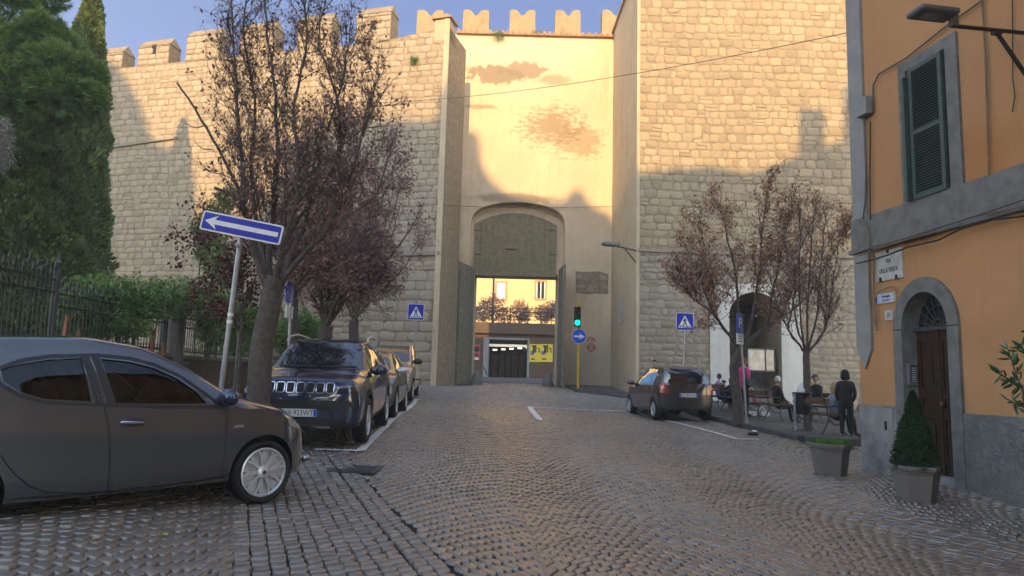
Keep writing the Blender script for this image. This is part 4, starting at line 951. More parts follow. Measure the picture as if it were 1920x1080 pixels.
class Proj:
    def __init__(s,V,F): s.b=BVHTree.FromPolygons([Vector(v) for v in V],F)
    def p(s,a,b,ax,off):
        if ax=='R': o,d=Vector((a,-4,b)),Vector((0,1,0))
        elif ax=='L': o,d=Vector((a,4,b)),Vector((0,-1,0))
        elif ax=='F': o,d=Vector((6,a,b)),Vector((-1,0,0))
        elif ax=='B': o,d=Vector((-6,a,b)),Vector((1,0,0))
        else: o,d=Vector((a,b,5)),Vector((0,0,-1))
        h=s.b.ray_cast(o,d)
        if h[0] is None:
            h=s.b.find_nearest(o+d*(3.2 if ax in'RL' else 4)); 
        n=h[1]; n=-n if n.dot(d)>0 else n
        return h[0]+n*off
def patch(pr,poly,ax,off,step=.07,thick=.0):
    bm=bmesh.new(); vs=[bm.verts.new((a,b,0)) for a,b in poly]; bm.faces.new(vs)
    a0,a1=min(p[0] for p in poly),max(p[0] for p in poly); b0,b1=min(p[1] for p in poly),max(p[1] for p in poly)
    for (lo,hi,nn,i) in((a0,a1,(1,0,0),0),(b0,b1,(0,1,0),1)):
        x=lo+step
        while x<hi-.01:
            c=[0,0,0];c[i]=x; bmesh.ops.bisect_plane(bm,geom=bm.verts[:]+bm.edges[:]+bm.faces[:],plane_co=c,plane_no=nn); x+=step
    bm.verts.index_update(); V=[pr.p(v.co.x,v.co.y,ax,off) for v in bm.verts]; F=[[v.index for v in f.verts] for f in bm.faces]; bm.free(); return V,F
def ribbon(pr,pts,w,ax,off,closed=False,step=.05):
    P=[]; n=len(pts)
    for i in range(n if closed else n-1):
        a=Vector(pts[i]);b=Vector(pts[(i+1)%n]); m_=max(1,int((b-a).length/step))
        for j in range(m_): P.append(a.lerp(b,j/m_))
    if not closed: P.append(Vector(pts[-1]))
    V=[];F=[];N_=len(P)
    for i,p in enumerate(P):
        if closed: t=(P[(i+1)%N_]-P[i-1])
        else: t=P[min(i+1,N_-1)]-P[max(i-1,0)]
        t.normalize(); nn=Vector((-t.y,t.x))
        for s in(-.5,.5): q=p+nn*w*s; V.append(pr.p(q.x,q.y,ax,off))
    for i in range(N_ if closed else N_-1):
        j=(i+1)%N_; F.append((2*i,2*i+1,2*j+1,2*j))
    return V,F
def rounded(poly,r=.04,n=4):
    out=[]; m_=len(poly)
    for i in range(m_):
        p=Vector(poly[i]);a=Vector(poly[i-1]);b=Vector(poly[(i+1)%m_]); da=(a-p);db=(b-p); ra=min(r,da.length*.45);rb=min(r,db.length*.45)
        s=p+da.normalized()*ra;e=p+db.normalized()*rb
        for j in range(n+1):
            t=j/n; out.append(tuple(s.lerp(p,t).lerp(p.lerp(e,t),t)))
    return out
def meshobj(name,V,F,mats,parent,smooth=True,ang=45):
    me=bpy.data.meshes.new(name); me.from_pydata([tuple(v) for v in V],[],F)
    for mm in (mats if isinstance(mats,list) else [mats]): me.materials.append(mm)
    bm=bmesh.new(); bm.from_mesh(me); bmesh.ops.recalc_face_normals(bm,faces=bm.faces); bm.to_mesh(me); bm.free()
    if smooth: me.polygons.foreach_set('use_smooth',np.full(len(me.polygons),True)); me.set_sharp_from_angle(angle=R(ang))
    return link(name,me,parent)
def apply_bool(o,cutters):
    for c in cutters:
        md=o.modifiers.new('b','BOOLEAN'); md.operation='DIFFERENCE'; md.solver='EXACT'; md.object=c
    bpy.context.view_layer.update(); me=bpy.data.meshes.new_from_object(o.evaluated_get(dg())); o.modifiers.clear(); old=o.data; o.data=me
    for c in cutters: bpy.data.objects.remove(c)
    me.polygons.foreach_set('use_smooth',np.full(len(me.polygons),True)); me.set_sharp_from_angle(angle=R(35))
def make_wheel(root,x,y,r,rw,spokes,kind,side):
    """tyre with a rim and hub; side=-1 right"""
    Mx=Matrix.Translation((x,y,r))@Matrix.Rotation(-PI/2*side,4,'X')@Matrix.Rotation(random.random(),4,'Z')
    rr=rw; k=MB(); k.lathe([(rr,-.10),(r-.03,-.105),(r-.008,-.085),(r,-.05),(r,.05),(r-.008,.085),(r-.03,.105),(rr+.02,.10),(rr,.08),(rr,-.10)],40,M=Mx)
    for i in range(3):
        pass
    ty=k.build('wheel',M['rubber'],root,smooth=True,ang=50)
    k=MB(); k.lathe([(rr-.012,.05),(rr+.002,.098),(rr-.012,.103),(rr-.022,.09),(rr-.03,.05),(rr-.035,-.05)],40,1,M=Mx); k.lathe([(.001,.015),(rr-.03,.015),(rr-.03,.0),(.001,.0)],32,0,M=Mx)
    for i in range(spokes):
        a=2*PI*i/spokes; Rz=Matrix.Rotation(a,4,'Z'); T=Mx@Rz; w0,w1=(.014,.030) if kind=='cover' else (.030,.038)
        if kind=='cover':
            pr=[(.05,-w0,.085),(.05,w0,.085),(rr*.62,.020,.098),(rr-.014,.044,.090),(rr-.014,.020,.086),(rr*.74,0,.080),(rr-.014,-.020,.086),(rr-.014,-.044,.090),(rr*.62,-.020,.098)]
        else: pr=[(.05,-w0,.075),(.05,w0,.075),(rr-.02,w1,.088),(rr-.02,-w1,.088)]
        n=len(pr); k.add([T@Vector(v) for v in pr]+[T@(Vector(v)-Vector((0,0,.03))) for v in pr],[tuple(range(n)),tuple(range(n,2*n))[::-1]]+[(j,(j+1)%n,(j+1)%n+n,j+n) for j in range(n)],1)
    k.lathe([(.001,.106),(.045,.104),(.062,.094),(.068,.06)],20,1,M=Mx); k.lathe([(.001,.108),(.018,.1075),(.02,.10)],12,0,M=Mx)
    k.build('rim',[M['trim'],M['alloy']],ty,smooth=True,ang=35); return ty
def car(name,label,P,loc,th,group=None,hollow=None):
    root=thing(name,label,'car',loc,th,group); root.rotation_euler=(0,P.get('pitch',0),th)
    V,F=loft(P); pr=Proj(V,F); cut=[]
    body=meshobj('body',V,F,[P['paint'],M['trim']],root)
    body.parent=None
    k=MB(); Ra=P['ra']
    for x in(P['xf'],P['xr']):
        for s in(-1,1): k.lathe([(Ra,-.19),(Ra,.25)],40,M=Matrix.Translation((x,s*(P['hw']-.04),P['rt']+.015))@Matrix.Rotation(-PI/2*s,4,'X'))
    c=k.build('cut',M['trim']); cut.append(c)
    if hollow:
        V2,F2=loft(P,30,.055,hollow['x'],.30); cut.append(meshobj('cut',V2,F2,M['trim'],None))
        for pol in hollow['side']:
            k=MB(); k.prism(pol,-1.5,1.5,lambda a,b,d:Vector((a,d,b))); cut.append(k.build('cut',M['trim']))
        k=MB(); k.prism(hollow['front'],hollow['fx'],3.2,lambda a,b,d:Vector((d,a,b))); cut.append(k.build('cut',M['trim']))
    apply_bool(body,cut); body.parent=root
    if P.get('two_tone'):
        me=body.data
        for p in me.polygons:
            if p.center.z<P['two_tone'](p.center.x) : p.material_index=1
    for x in(P['xf'],P['xr']):
        for s in(-1,1): make_wheel(root,x,s*(P['hw']-.115),P['rt'],P['rw'],P['spokes'],P['wk'],s)
    return root,pr
def pt_add(root,pr,name,poly,ax,off,mat,r=.03,step=.07,parent=None):
    V,F=patch(pr,rounded(poly,r) if r else poly,ax,off,step); return meshobj(name,V,F,mat,parent or root)
def rb_add(root,pr,name,runs,mat,parent=None):
    V=[];F=[]
    for (pts,w,ax,off,cl) in runs:
        v,f=ribbon(pr,pts,w,ax,off,cl); b=len(V); V+=v; F+=[tuple(i+b for i in q) for q in f]
    return meshobj(name,V,F,mat,parent or root)
def mirrorx(root,x,y,z,s,mat,sc=1):
    k=MB(); Mx=Matrix.Translation((x,s*(y+.11*sc),z))@Matrix.Diagonal((.085*sc,.125*sc,.078*sc,1))
    n=12
    k.lathe([(math.cos(-PI/2+PI*i/8)*1.0,math.sin(-PI/2+PI*i/8)) for i in range(9)],16,0,M=Mx@Matrix.Rotation(PI/2,4,'X'))
    k.bbox((x-.03,s*(y-.06),z-.06),(x+.03,s*(y+.06),z-.02),1); k.build('wing_mirror',[mat,M['trim']],root,smooth=True)
def plate(root,pr,txt,x,z,ax,tilt=0,italy=True):
    s=1 if ax=='F' else -1; k=MB(); w,h=.52,.11
    k.bbox((x,-w/2,z-h/2),(x+s*.012,w/2,z+h/2),0)
    for y in(-1,1): k.bbox((x+s*.0122,y*(w/2-.042),z-h/2+.004),(x+s*.0138,y*(w/2-.003),z+h/2-.004),1)
    o=k.build('number_plate',[M['plate'],M['plate_blue']],root)
    text(txt,.112,M['black'],o,(x+s*.0145,0,z-.002),(PI/2,0,s*PI/2),sx=.80,ext=.001); return o
# ---------------------------------------------------------------- the graphite hatchback in the foreground
TH=R(48); wfr=at(490,945,6.94)
c_,s_=math.cos(TH),math.sin(TH); LOX=Vector((wfr.x-(1.195*c_+.80*s_),wfr.y-(1.195*s_-.80*c_),0)); rear=Vector((LOX.x-1.195*c_+.8*s_,LOX.y-1.195*s_-.8*c_,0))
zf=wfr.z; zr=zf-.035; LOX.z=(zf+zr)/2
def lx_(px,py,y=-.80):
    X=Vector((c_,s_,0));Y=Vector((-s_,c_,0)); P0=LOX+Y*y; d=ray(px,py); t=(P0-EYE).dot(Y)/d.dot(Y); p=EYE+d*t; return ((p-LOX).dot(X),p.z-LOX.z)
pitch=-math.atan((zf-zr)/2.39)
LP=dict(x0=-1.86,x1=1.93,hw=.835,rt=.295,ra=.335,rw=.226,xf=1.195,xr=-1.195,spokes=9,wk='cover',paint=M['p_grey'],crown=.07,nf=.62,ef=2.0,nr=.38,er=2.2,pitch=pitch,
  top=[(-1.86,.80),(-1.80,1.05),(-1.66,1.26),(-1.35,1.44),(-.9,1.515),(-.3,1.53),(.15,1.465),(.5,1.31),(.95,1.035),(1.15,.985),(1.5,.905),(1.72,.80),(1.86,.68),(1.93,.58)],
  belt=[(-1.86,.95),(-1.2,1.14),(-.9,1.08),(-.55,.99),(0,.955),(.7,.93),(1.2,.87),(1.6,.74),(1.93,.50)],
  bot=[(-1.86,.36),(-1.6,.24),(-.8,.20),(.8,.20),(1.45,.20),(1.75,.21),(1.93,.30)],
  w=[(-1.86,.76),(-1.3,.825),(0,.828),(1.2,.832),(1.93,.80)],
  roofw=[(-1.86,.55),(-1.3,.56),(-.4,.585),(.3,.60),(.75,.65),(1.0,.70),(1.4,.66),(1.93,.50)])
w1=[lx_(*p) for p in((206,672),(222,755),(300,758),(392,759),(378,738),(345,711),(305,691),(262,679))]
w2=[lx_(*p) for p in((13,689),(14,712),(45,733),(90,746),(176,752),(169,670),(110,672),(55,679))]
rim=[lx_(*p) for p in((3,690),(8,716),(42,738),(90,752),(180,757),(300,763),(420,765),(388,735),(350,705),(305,684),(262,672),(200,665),(110,666),(55,673))]
fr=[(-.52,1.02),(.52,1.02),(.50,1.38),(-.50,1.38)]
root,pr=car('parked_car','graphite hatchback with silver wheel covers parked nearest on the left',LP,(LOX.x,LOX.y,LOX.z),TH,None,dict(x=(-1.35,.98),side=[w1,w2],front=fr,fx=.3))
for ax in('R','L'):
    pt_add(root,pr,'window',w1,ax,-.012,M['glass'],0); pt_add(root,pr,'window',w2,ax,-.012,M['glass'],0)
V,F=patch(pr,fr,'F',-.012); meshobj('windscreen',V,F,M['glass'],root)
pt_add(root,pr,'rear_window',[(-.48,1.12),(.48,1.12),(.42,1.38),(-.42,1.38)],'B',.004,M['glass_dk'])
for ax in('R','L'):
    def ringpatch(outer,holes,name,mat,off):
        pass
    rb_add(root,pr,'window_trim',[(rim,.028,ax,.003,True),([lx_(176,668),lx_(186,710),lx_(192,756)],.060,ax,.0042,False),([lx_(196,668),lx_(205,710),lx_(214,757)],.055,ax,.0045,False)],M['trim'])
    rb_add(root,pr,'panel_seams',[([lx_(*p) for p in((199,760),(205,800),(206,860),(203,921))],.008,ax,.0012,False),([lx_(*p) for p in((424,762),(426,790),(420,850),(412,897))],.008,ax,.0012,False),
      ([lx_(*p) for p in((2,850),(25,882),(55,908),(90,921),(150,925),(203,921),(300,913),(412,897))],.009,ax,.0014,False)],M['gap'])
    rb_add(root,pr,'sill_moulding',[([(-.82,.285),(-.3,.262),(.3,.262),(.82,.285)],.012,ax,.003,False)],M['trim'])
    h=lx_(248,792); k=MB(); s=-1 if ax=='R' else 1; yy=pr.p(h[0],h[1],ax,0).y
    k.rbox((h[0],yy+s*.028,h[1]),(.19,.022,.030),.010,rot=Matrix.Rotation(.05,3,'Y'))
    for dx in(-.075,.075): k.rbox((h[0]+dx,yy+s*.012,h[1]),(.025,.03,.024),.005)
    k.build('door_handle',M['chrome'],root,smooth=True)
    pt_add(root,pr,'handle_recess',[(h[0]-.07,h[1]-.035),(h[0]+.07,h[1]-.035),(h[0]+.07,h[1]+.035),(h[0]-.07,h[1]+.035)],ax,.002,M['trim'],.03)
    b=lx_(447,802); pt_add(root,pr,'side_indicator',[(b[0]-.055,b[1]-.014),(b[0]+.055,b[1]-.006),(b[0]+.045,b[1]+.016),(b[0]-.03,b[1]+.014)],ax,.006,M['lens'],.01)
    hl=[lx_(*p) for p in((548,786),(553,812),(572,822),(577,800),(563,782))] if ax=='R' else None
    hp=[(1.42,.83),(1.45,.72),(1.60,.665),(1.74,.68),(1.70,.76),(1.56,.84)]
    pt_add(root,pr,'headlight',hp,ax,.006,M['lens'],.02,.04)
    pt_add(root,pr,'tail_light',[(-1.80,.75),(-1.62,.78),(-1.60,1.1),(-1.74,1.05)],ax,.005,M['lens_red'],.02)
    mm=lx_(404,742); mirrorx(root,.80,.72,1.0,s,M['p_black'])
e=lx_(187,744); em=text('Y',.085,M['chrome'],root,(e[0],pr.p(e[0],e[1],'R',0).y-.012,e[1]),(PI/2,0,0),name='emblem',shear=.25)
rb_add(root,pr,'bonnet_seam',[([(1.02,.62),(1.3,.62),(1.6,.52)],.007,'T',.001,False),([(1.02,-.62),(1.3,-.62),(1.6,-.52)],.007,'T',.001,False)],M['gap'])
pt_add(root,pr,'front_grille',[(-.3,.42),(.3,.42),(.22,.62),(-.22,.62)],'F',.005,M['trim'])
k=MB(); k.rbox((1.875,0,.335),(.10,.95,.06),.02); k.build('bumper_lip',M['chrome'],root,smooth=True)
# interior: seats, steering wheel, dashboard
for (x,y) in((.02,.36),(.02,-.36)):
    k=MB(); k.rbox((x,y,.55),(.50,.48,.16),.05); k.rbox((x-.26,y,.86),(.13,.46,.56),.05,rot=Matrix.Rotation(-.28,3,'Y')); k.rbox((x-.36,y,1.21),(.09,.24,.17),.04,rot=Matrix.Rotation(-.2,3,'Y')); k.build('seat',M['seat'],root,smooth=True)
k=MB(); k.rbox((-.90,0,.55),(.50,1.1,.16),.05); k.rbox((-1.14,0,.84),(.13,1.1,.5),.05,rot=Matrix.Rotation(-.3,3,'Y'))
for y in(-.34,.34): k.rbox((-1.20,y,1.13),(.09,.24,.14),.04)
k.build('rear_bench',M['seat'],root,smooth=True)
k=MB(); k.rbox((.78,0,.80),(.42,1.30,.24),.08); k.build('dashboard',M['trim'],root,smooth=True)
k=MB(); Mx=Matrix.Translation((.44,.36,.93))@Matrix.Rotation(-1.15,4,'Y'); k.tube([Mx@Vector((.18*math.cos(2*PI*i/24),.18*math.sin(2*PI*i/24),0)) for i in range(25)],.014,6); k.tube([Mx@Vector((-.18,0,0)),Mx@Vector((.18,0,0))],.016,6); k.tube([Mx@Vector((0,0,0)),Mx@Vector((0,0,-.3))],.02,6); k.build('steering_wheel',M['trim'],root,smooth=True)
p=Vector((.98,-.30,1.045)); k=MB(); k.lathe([(.001,.03),(.05,.02),(.06,0),(.001,-.02)],7,M=Matrix.Translation(p)); 
for i in range(5): k.tube([p,p+Vector((random.uniform(-.05,.12),random.uniform(-.1,.1),.02))],[.03,.012],5)
o=k.build('bouquet_wrap',simple('magenta wrap',(.42,.10,.36),.6)); o.matrix_world=Matrix.Translation(LOX)@Matrix.Rotation(TH,4,'Z'); tag(o,'small purple flower wrap lying on the graphite bonnet by the windscreen','flowers')
# ---------------------------------------------------------------- dark compact suv, nose to camera
def rowpos(px,py,Y,ahead,side,th):
    p=at(px,py,Y); return Vector((p.x-(ahead*math.cos(th)-side*math.sin(th)),p.y-(ahead*math.sin(th)+side*math.cos(th)),0))
TR=R(-86.5)
SP=dict(x0=-2.18,x1=2.18,hw=.91,rt=.35,ra=.40,rw=.235,xf=1.32,xr=-1.32,spokes=5,wk='alloy',paint=M['p_black'],crown=.06,nf=.22,ef=3.0,nr=.3,er=2.6,
  top=[(-2.18,.9),(-2.1,1.15),(-1.85,1.50),(-1.4,1.60),(-.4,1.64),(.2,1.60),(.5,1.47),(1.05,1.13),(1.5,1.10),(2.0,1.03),(2.12,.95),(2.18,.7)],
  belt=[(-2.18,1.05),(-1,1.06),(.9,1.02),(1.6,.99),(2.18,.78)],bot=[(-2.18,.42),(-1.8,.28),(1.7,.26),(2.18,.30)],
  w=[(-2.18,.86),(-1.3,.905),(1.3,.905),(2.18,.86)],roofw=[(-2.18,.62),(-1.2,.62),(.2,.63),(.9,.72),(1.4,.78),(2.18,.76)],two_tone=lambda x:.36)
o=rowpos(680,834,11.4,1.32,.82,TR); o.z=float(gz(o.x,o.y))+.02
root,pr=car('parked_car','dark navy compact SUV with seven slot chrome grille parked behind the tree',SP,o,TR)
root.rotation_euler[1]=math.atan((gz(o.x-.0,o.y-1.3)-gz(o.x,o.y+1.3))/2.6)*-1
pt_add(root,pr,'windscreen',[(-.70,1.13),(.70,1.13),(.57,1.55),(-.57,1.55)],'F',.005,M['glass_dk'],.05)
for ax in('R','L'):
    for pol in([( -.05,1.09),(.78,1.07),(.62,1.25),(.34,1.49),(-.02,1.52)],[(-.98,1.12),(-.12,1.10),(-.10,1.52),(-.9,1.50)],[(-1.6,1.18),(-1.05,1.14),(-.98,1.48),(-1.35,1.44)]): pt_add(root,pr,'window',pol,ax,.005,M['glass_dk'],.03)
    rb_add(root,pr,'panel_seams',[([(.85,1.05),(.88,.6),(.80,.36)],.009,ax,.0015,False),([(-.09,1.08),(-.1,.6),(-.1,.36)],.009,ax,.0015,False),([(-.95,1.08),(-1.0,.75)],.009,ax,.0015,False),([(.8,.37),(-.85,.37)],.009,ax,.0015,False)],M['gap'])
    arc_=lambda xc:[(xc+.44*math.cos(PI*i/18),.365+.44*math.sin(PI*i/18)) for i in range(19)]
    rb_add(root,pr,'wheel_arch_trim',[(arc_(1.32),.07,ax,.006,False),(arc_(-1.32),.07,ax,.006,False)],M['trim'])
    s=-1 if ax=='R' else 1; mirrorx(root,.80,.84,1.12,s,M['p_black'],1.15)
    for hx in(.05,-.80):
        yy=pr.p(hx,.95,ax,0).y; k=MB(); k.rbox((hx,yy+s*.02,.95),(.2,.02,.03),.008); k.build('door_handle',M['p_black'],root)
    k=MB(); k.tube([(-1.5,s*.66,1.55),(-1.35,s*.66,1.64),(-.4,s*.665,1.69),(.15,s*.67,1.65),(.3,s*.68,1.57)],.018,6); k.build('roof_rail',M['alloy'],root,smooth=True)
    hp=[(s*.52,.80),(s*.84,.83),(s*.86,.92),(s*.55,.875)]
    pt_add(root,pr,'headlight',hp,'F',.008,M['glass_dk'],.02,.04); 
    rb_add(root,pr,'headlight_strip',[([(s*.54,.875),(s*.82,.915)],.010,'F',.012,False)],M['lens'])
    pt_add(root,pr,'fog_light',[(s*.62,.60),(s*.80,.60),(s*.78,.68),(s*.64,.68)],'F',.006,M['trim'],.02)
for i in range(7):
    y=(i-3)*.142; q=[(y-.055,.80),(y+.055,.80),(y+.058,.945),(y-.058,.945)]
    if abs(i-3)==3: sg=1 if i>3 else -1; q=[(y-.05,.80),(y+.05-.0,.80),(y+.058,.945),(y-.058,.945)]
    g=pt_add(root,pr,'grille_slot',q,'F',.006,M['gap'],.025,.05); rb_add(root,pr,'slot_surround',[(rounded(q,.03),.013,'F',.014,True)],M['chrome'],g)
pt_add(root,pr,'lower_intake',[(-.62,.56),(.62,.56),(.66,.70),(-.66,.70)],'F',.004,M['trim'],.03)
pt_add(root,pr,'bumper_panel',[(-.70,.30),(.70,.30),(.66,.44),(-.66,.44)],'F',.004,M['trim'],.03)
rb_add(root,pr,'bumper_strip',[([(-.45,.32),(.45,.32)],.030,'F',.014,False)],M['chrome'])
plate(root,pr,'HA·923WT',pr.p(0,.52,'F',.02).x,.52,'F'); 
text('Jeep',.085,M['chrome'],root,(pr.p(0,.985,'F',.0).x+.012,0,.985),(PI/2-.3,0,PI/2),name='badge')
rb_add(root,pr,'wiper',[([(-.55,1.15),(.0,1.16)],.02,'F',.018,False),([(.05,1.15),(.62,1.16)],.02,'F',.018,False)],M['trim'])
# ---------------------------------------------------------------- second and third cars in the row
HP=dict(x0=-2.0,x1=2.0,hw=.86,rt=.315,ra=.36,rw=.21,xf=1.25,xr=-1.25,spokes=10,wk='alloy',paint=M['p_dkgrey'],crown=.06,nf=.5,ef=2.2,nr=.3,er=2.4,
  top=[(-2,.9),(-1.9,1.15),(-1.7,1.36),(-1.1,1.47),(-.3,1.50),(.2,1.45),(.55,1.29),(1.05,1.02),(1.5,.95),(1.8,.82),(2,.62)],
  belt=[(-2,1.0),(-.8,1.02),(.6,.95),(1.3,.90),(2,.60)],bot=[(-2,.36),(-1.7,.22),(1.5,.20),(2,.26)],w=[(-2,.80),(-1.2,.855),(1.2,.855),(2,.80)],
  roofw=[(-2,.56),(-.4,.585),(.3,.60),(.9,.68),(1.4,.70),(2,.55)])
o=rowpos(739,785,15.8,1.25,.80,TR); o.z=float(gz(o.x,o.y))+.02
root,pr=car('parked_car','warm dark grey hatchback parked between the navy SUV and the pale van',HP,o,TR)
def common(root,pr,rf,rs,mir,paint,wind,sides):
    pt_add(root,pr,'windscreen',wind,'F',.005,M['glass_dk'],.05)
    for ax in('R','L'):
        for pol in sides: pt_add(root,pr,'window',pol,ax,.005,M['glass_dk'],.03)
        s=-1 if ax=='R' else 1; mirrorx(root,mir[0],mir[1],mir[2],s,paint,mir[3])
common(root,pr,0,0,(.75,.78,1.02,1.05),M['alloy'],[(-.64,1.05),(.64,1.05),(.52,1.38),(-.52,1.38)],[[(-.02,1.0),(.75,.98),(.58,1.14),(.28,1.34),(-.0,1.38)],[(-.9,1.03),(-.1,1.01),(-.08,1.38),(-.75,1.36)],[(-1.4,1.1),(-.97,1.06),(-.85,1.34),(-1.2,1.3)]])
for s in(-1,1):
    pt_add(root,pr,'headlight',[(s*.48,.66),(s*.78,.74),(s*.76,.86),(s*.52,.76)],'F',.008,M['lens'],.02,.04)
    rb_add(root,pr,'fog_chrome',[([(s*.58,.36),(s*.70,.38),(s*.74,.46)],.03,'F',.008,False)],M['chrome'])
    ax='L' if s>0 else 'R'; rb_add(root,pr,'panel_seams',[([(.80,.96),(.84,.6),(.78,.3)],.009,ax,.0015,False),([(-.06,1.0),(-.07,.3)],.009,ax,.0015,False)],M['gap'])
pt_add(root,pr,'front_grille',[(-.42,.56),(.42,.56),(.40,.68),(-.40,.68)],'F',.006,M['trim'],.03); pt_add(root,pr,'lower_intake',[(-.5,.30),(.5,.30),(.46,.42),(-.46,.42)],'F',.006,M['trim'],.03)
plate(root,pr,'',pr.p(0,.49,'F',.02).x,.49,'F')
VP_=dict(x0=-2.1,x1=2.1,hw=.87,rt=.32,ra=.365,rw=.21,xf=1.35,xr=-1.35,spokes=8,wk='cover',paint=M['p_beige'],crown=.05,nf=.45,ef=2.4,nr=.2,er=3,
  top=[(-2.1,1.5),(-2.02,1.74),(-1.6,1.80),(-.2,1.82),(.25,1.74),(.7,1.50),(1.25,1.12),(1.7,1.00),(2.0,.84),(2.1,.65)],
  belt=[(-2.1,1.12),(.6,1.08),(1.4,.98),(2.1,.62)],bot=[(-2.1,.36),(-1.8,.24),(1.6,.22),(2.1,.28)],w=[(-2.1,.84),(-1.2,.865),(1.2,.865),(2.1,.80)],
  roofw=[(-2.1,.70),(-.4,.70),(.3,.69),(.9,.70),(1.5,.72),(2.1,.55)])
o=rowpos(770,757,21.6,1.35,.80,TR); o.z=float(gz(o.x,o.y))+.02
root,pr=car('parked_van','pale champagne high-roofed van, last vehicle of the left row by the wall',VP_,o,TR); root['category']='van'
common(root,pr,0,0,(.85,.80,1.18,1.15),M['trim'],[(-.70,1.16),(.70,1.16),(.62,1.66),(-.62,1.66)],[[(-.02,1.14),(.95,1.12),(.72,1.34),(.42,1.60),(-.0,1.64)],[(-1.0,1.14),(-.1,1.14),(-.08,1.64),(-1.0,1.64)]])
for s in(-1,1):
    pt_add(root,pr,'headlight',[(s*.50,.72),(s*.78,.76),(s*.76,.96),(s*.56,.86)],'F',.008,M['lens'],.02,.04)
    ax='L' if s>0 else 'R'; rb_add(root,pr,'side_moulding',[([(-1.0,.62),(.9,.62)],.05,ax,.006,False)],M['trim']); rb_add(root,pr,'panel_seams',[([(1.0,1.05),(1.0,.32)],.009,ax,.0015,False),([(-.06,1.1),(-.07,.3)],.009,ax,.0015,False)],M['gap'])
pt_add(root,pr,'front_grille',[(-.40,.62),(.40,.62),(.40,.74),(-.40,.74)],'F',.006,M['trim'],.03); plate(root,pr,'',pr.p(0,.48,'F',.02).x,.48,'F')
# ---------------------------------------------------------------- aubergine mini mpv on the right, seen from behind
MP=dict(x0=-1.88,x1=1.90,hw=.845,rt=.30,ra=.335,rw=.195,xf=1.24,xr=-1.24,spokes=9,wk='cover',paint=M['p_brown'],crown=.07,nf=.5,ef=2.2,nr=.26,er=2.4,
  top=[(-1.88,.78),(-1.85,1.02),(-1.74,1.36),(-1.60,1.52),(-1.2,1.575),(-.3,1.59),(.2,1.52),(.7,1.26),(1.15,1.05),(1.5,.96),(1.8,.76),(1.9,.6)],
  belt=[(-1.88,1.02),(-.6,1.02),(.6,.96),(1.4,.88),(1.9,.56)],bot=[(-1.88,.34),(-1.6,.26),(1.5,.20),(1.9,.28)],w=[(-1.88,.81),(-1.2,.84),(1.2,.84),(1.9,.78)],
  roofw=[(-1.88,.60),(-1.3,.60),(.3,.60),(.9,.66),(1.9,.55)],sm=.10)
TM=R(96.5); o=rowpos(1226,786,21.0,-1.24,.80,TM); o.z=float(gz(o.x,o.y))+.02
root,pr=car('parked_car','dark aubergine small MPV seen from behind, parked on the right',MP,o,TM)
root.rotation_euler[1]=-math.atan((gz(o.x,o.y+1.3)-gz(o.x,o.y-1.3))/2.6)
root.rotation_euler[1]=0
for ax in('R','L'):
    for pol in([(-.02,1.03),(.85,1.0),(.62,1.2),(.30,1.42),(-.02,1.47)],[(-.92,1.06),(-.1,1.04),(-.08,1.47),(-.84,1.46)],[(-1.45,1.12),(-1.0,1.09),(-.95,1.44),(-1.3,1.42)]): pt_add(root,pr,'window',pol,ax,.005,M['glass_dk'],.03)
    rb_add(root,pr,'panel_seams',[([(.88,.98),(.9,.6),(.8,.3)],.009,ax,.0015,False),([(-.06,1.02),(-.07,.3)],.009,ax,.0015,False)],M['gap'])
    s=-1 if ax=='R' else 1; mirrorx(root,.85,.78,1.04,s,M['p_brown'])
    for hx in(.08,-.78):
        yy=pr.p(hx,.90,ax,0).y; k=MB(); k.rbox((hx,yy+s*.02,.90),(.17,.02,.028),.008); k.build('door_handle',M['p_brown'],root)
    tl_=pt_add(root,pr,'tail_light',[(s*.56,.76),(s*.79,.78),(s*.78,1.02),(s*.66,1.04),(s*.56,.92)],'B',.010,M['lens_red'],.04,.04)
    cx,cy=s*.69,.93; pt_add(root,pr,'indicator_lens',[(cx+.05*math.cos(a*PI/6),cy+.05*math.sin(a*PI/6)) for a in range(12)],'B',.022,M['lens_or'] if s<0 else M['lens'],0,.04,tl_)
gl_=pt_add(root,pr,'rear_window',[(-.68,1.06),(.68,1.06),(.60,1.47),(-.60,1.47)],'B',.006,M['glass_dk'],.06)
rb_add(root,pr,'tailgate_seam',[([(-.55,1.0),(-.56,.66),(-.50,.58),(.50,.58),(.56,.66),(.55,1.0)],.010,'B',.0015,False)],M['gap'])
rb_add(root,pr,'tailgate_handle',[([(-.34,.86),(.34,.86)],.02,'B',.010,False)],M['trim'])
pt_add(root,pr,'bumper_inset',[(-.62,.34),(.62,.34),(.64,.44),(-.64,.44)],'B',.004,M['trim'],.03)
rb_add(root,pr,'rear_wiper',[([(-.30,1.12),(.05,1.11)],.022,'B',.018,False)],M['trim'])
x=pr.p(0,.73,'B',0).x-.02; plate(root,pr,'CY·601NH',x,.73,'B')
k=MB(); k.prism([(-.035,.0),(0,.05),(.035,0),(0,-.05)],0,.012,lambda a,b,d:Vector((pr.p(0,1.0,'B',0).x-.004-d,a,1.0+b))); k.build('badge',M['chrome'],root)
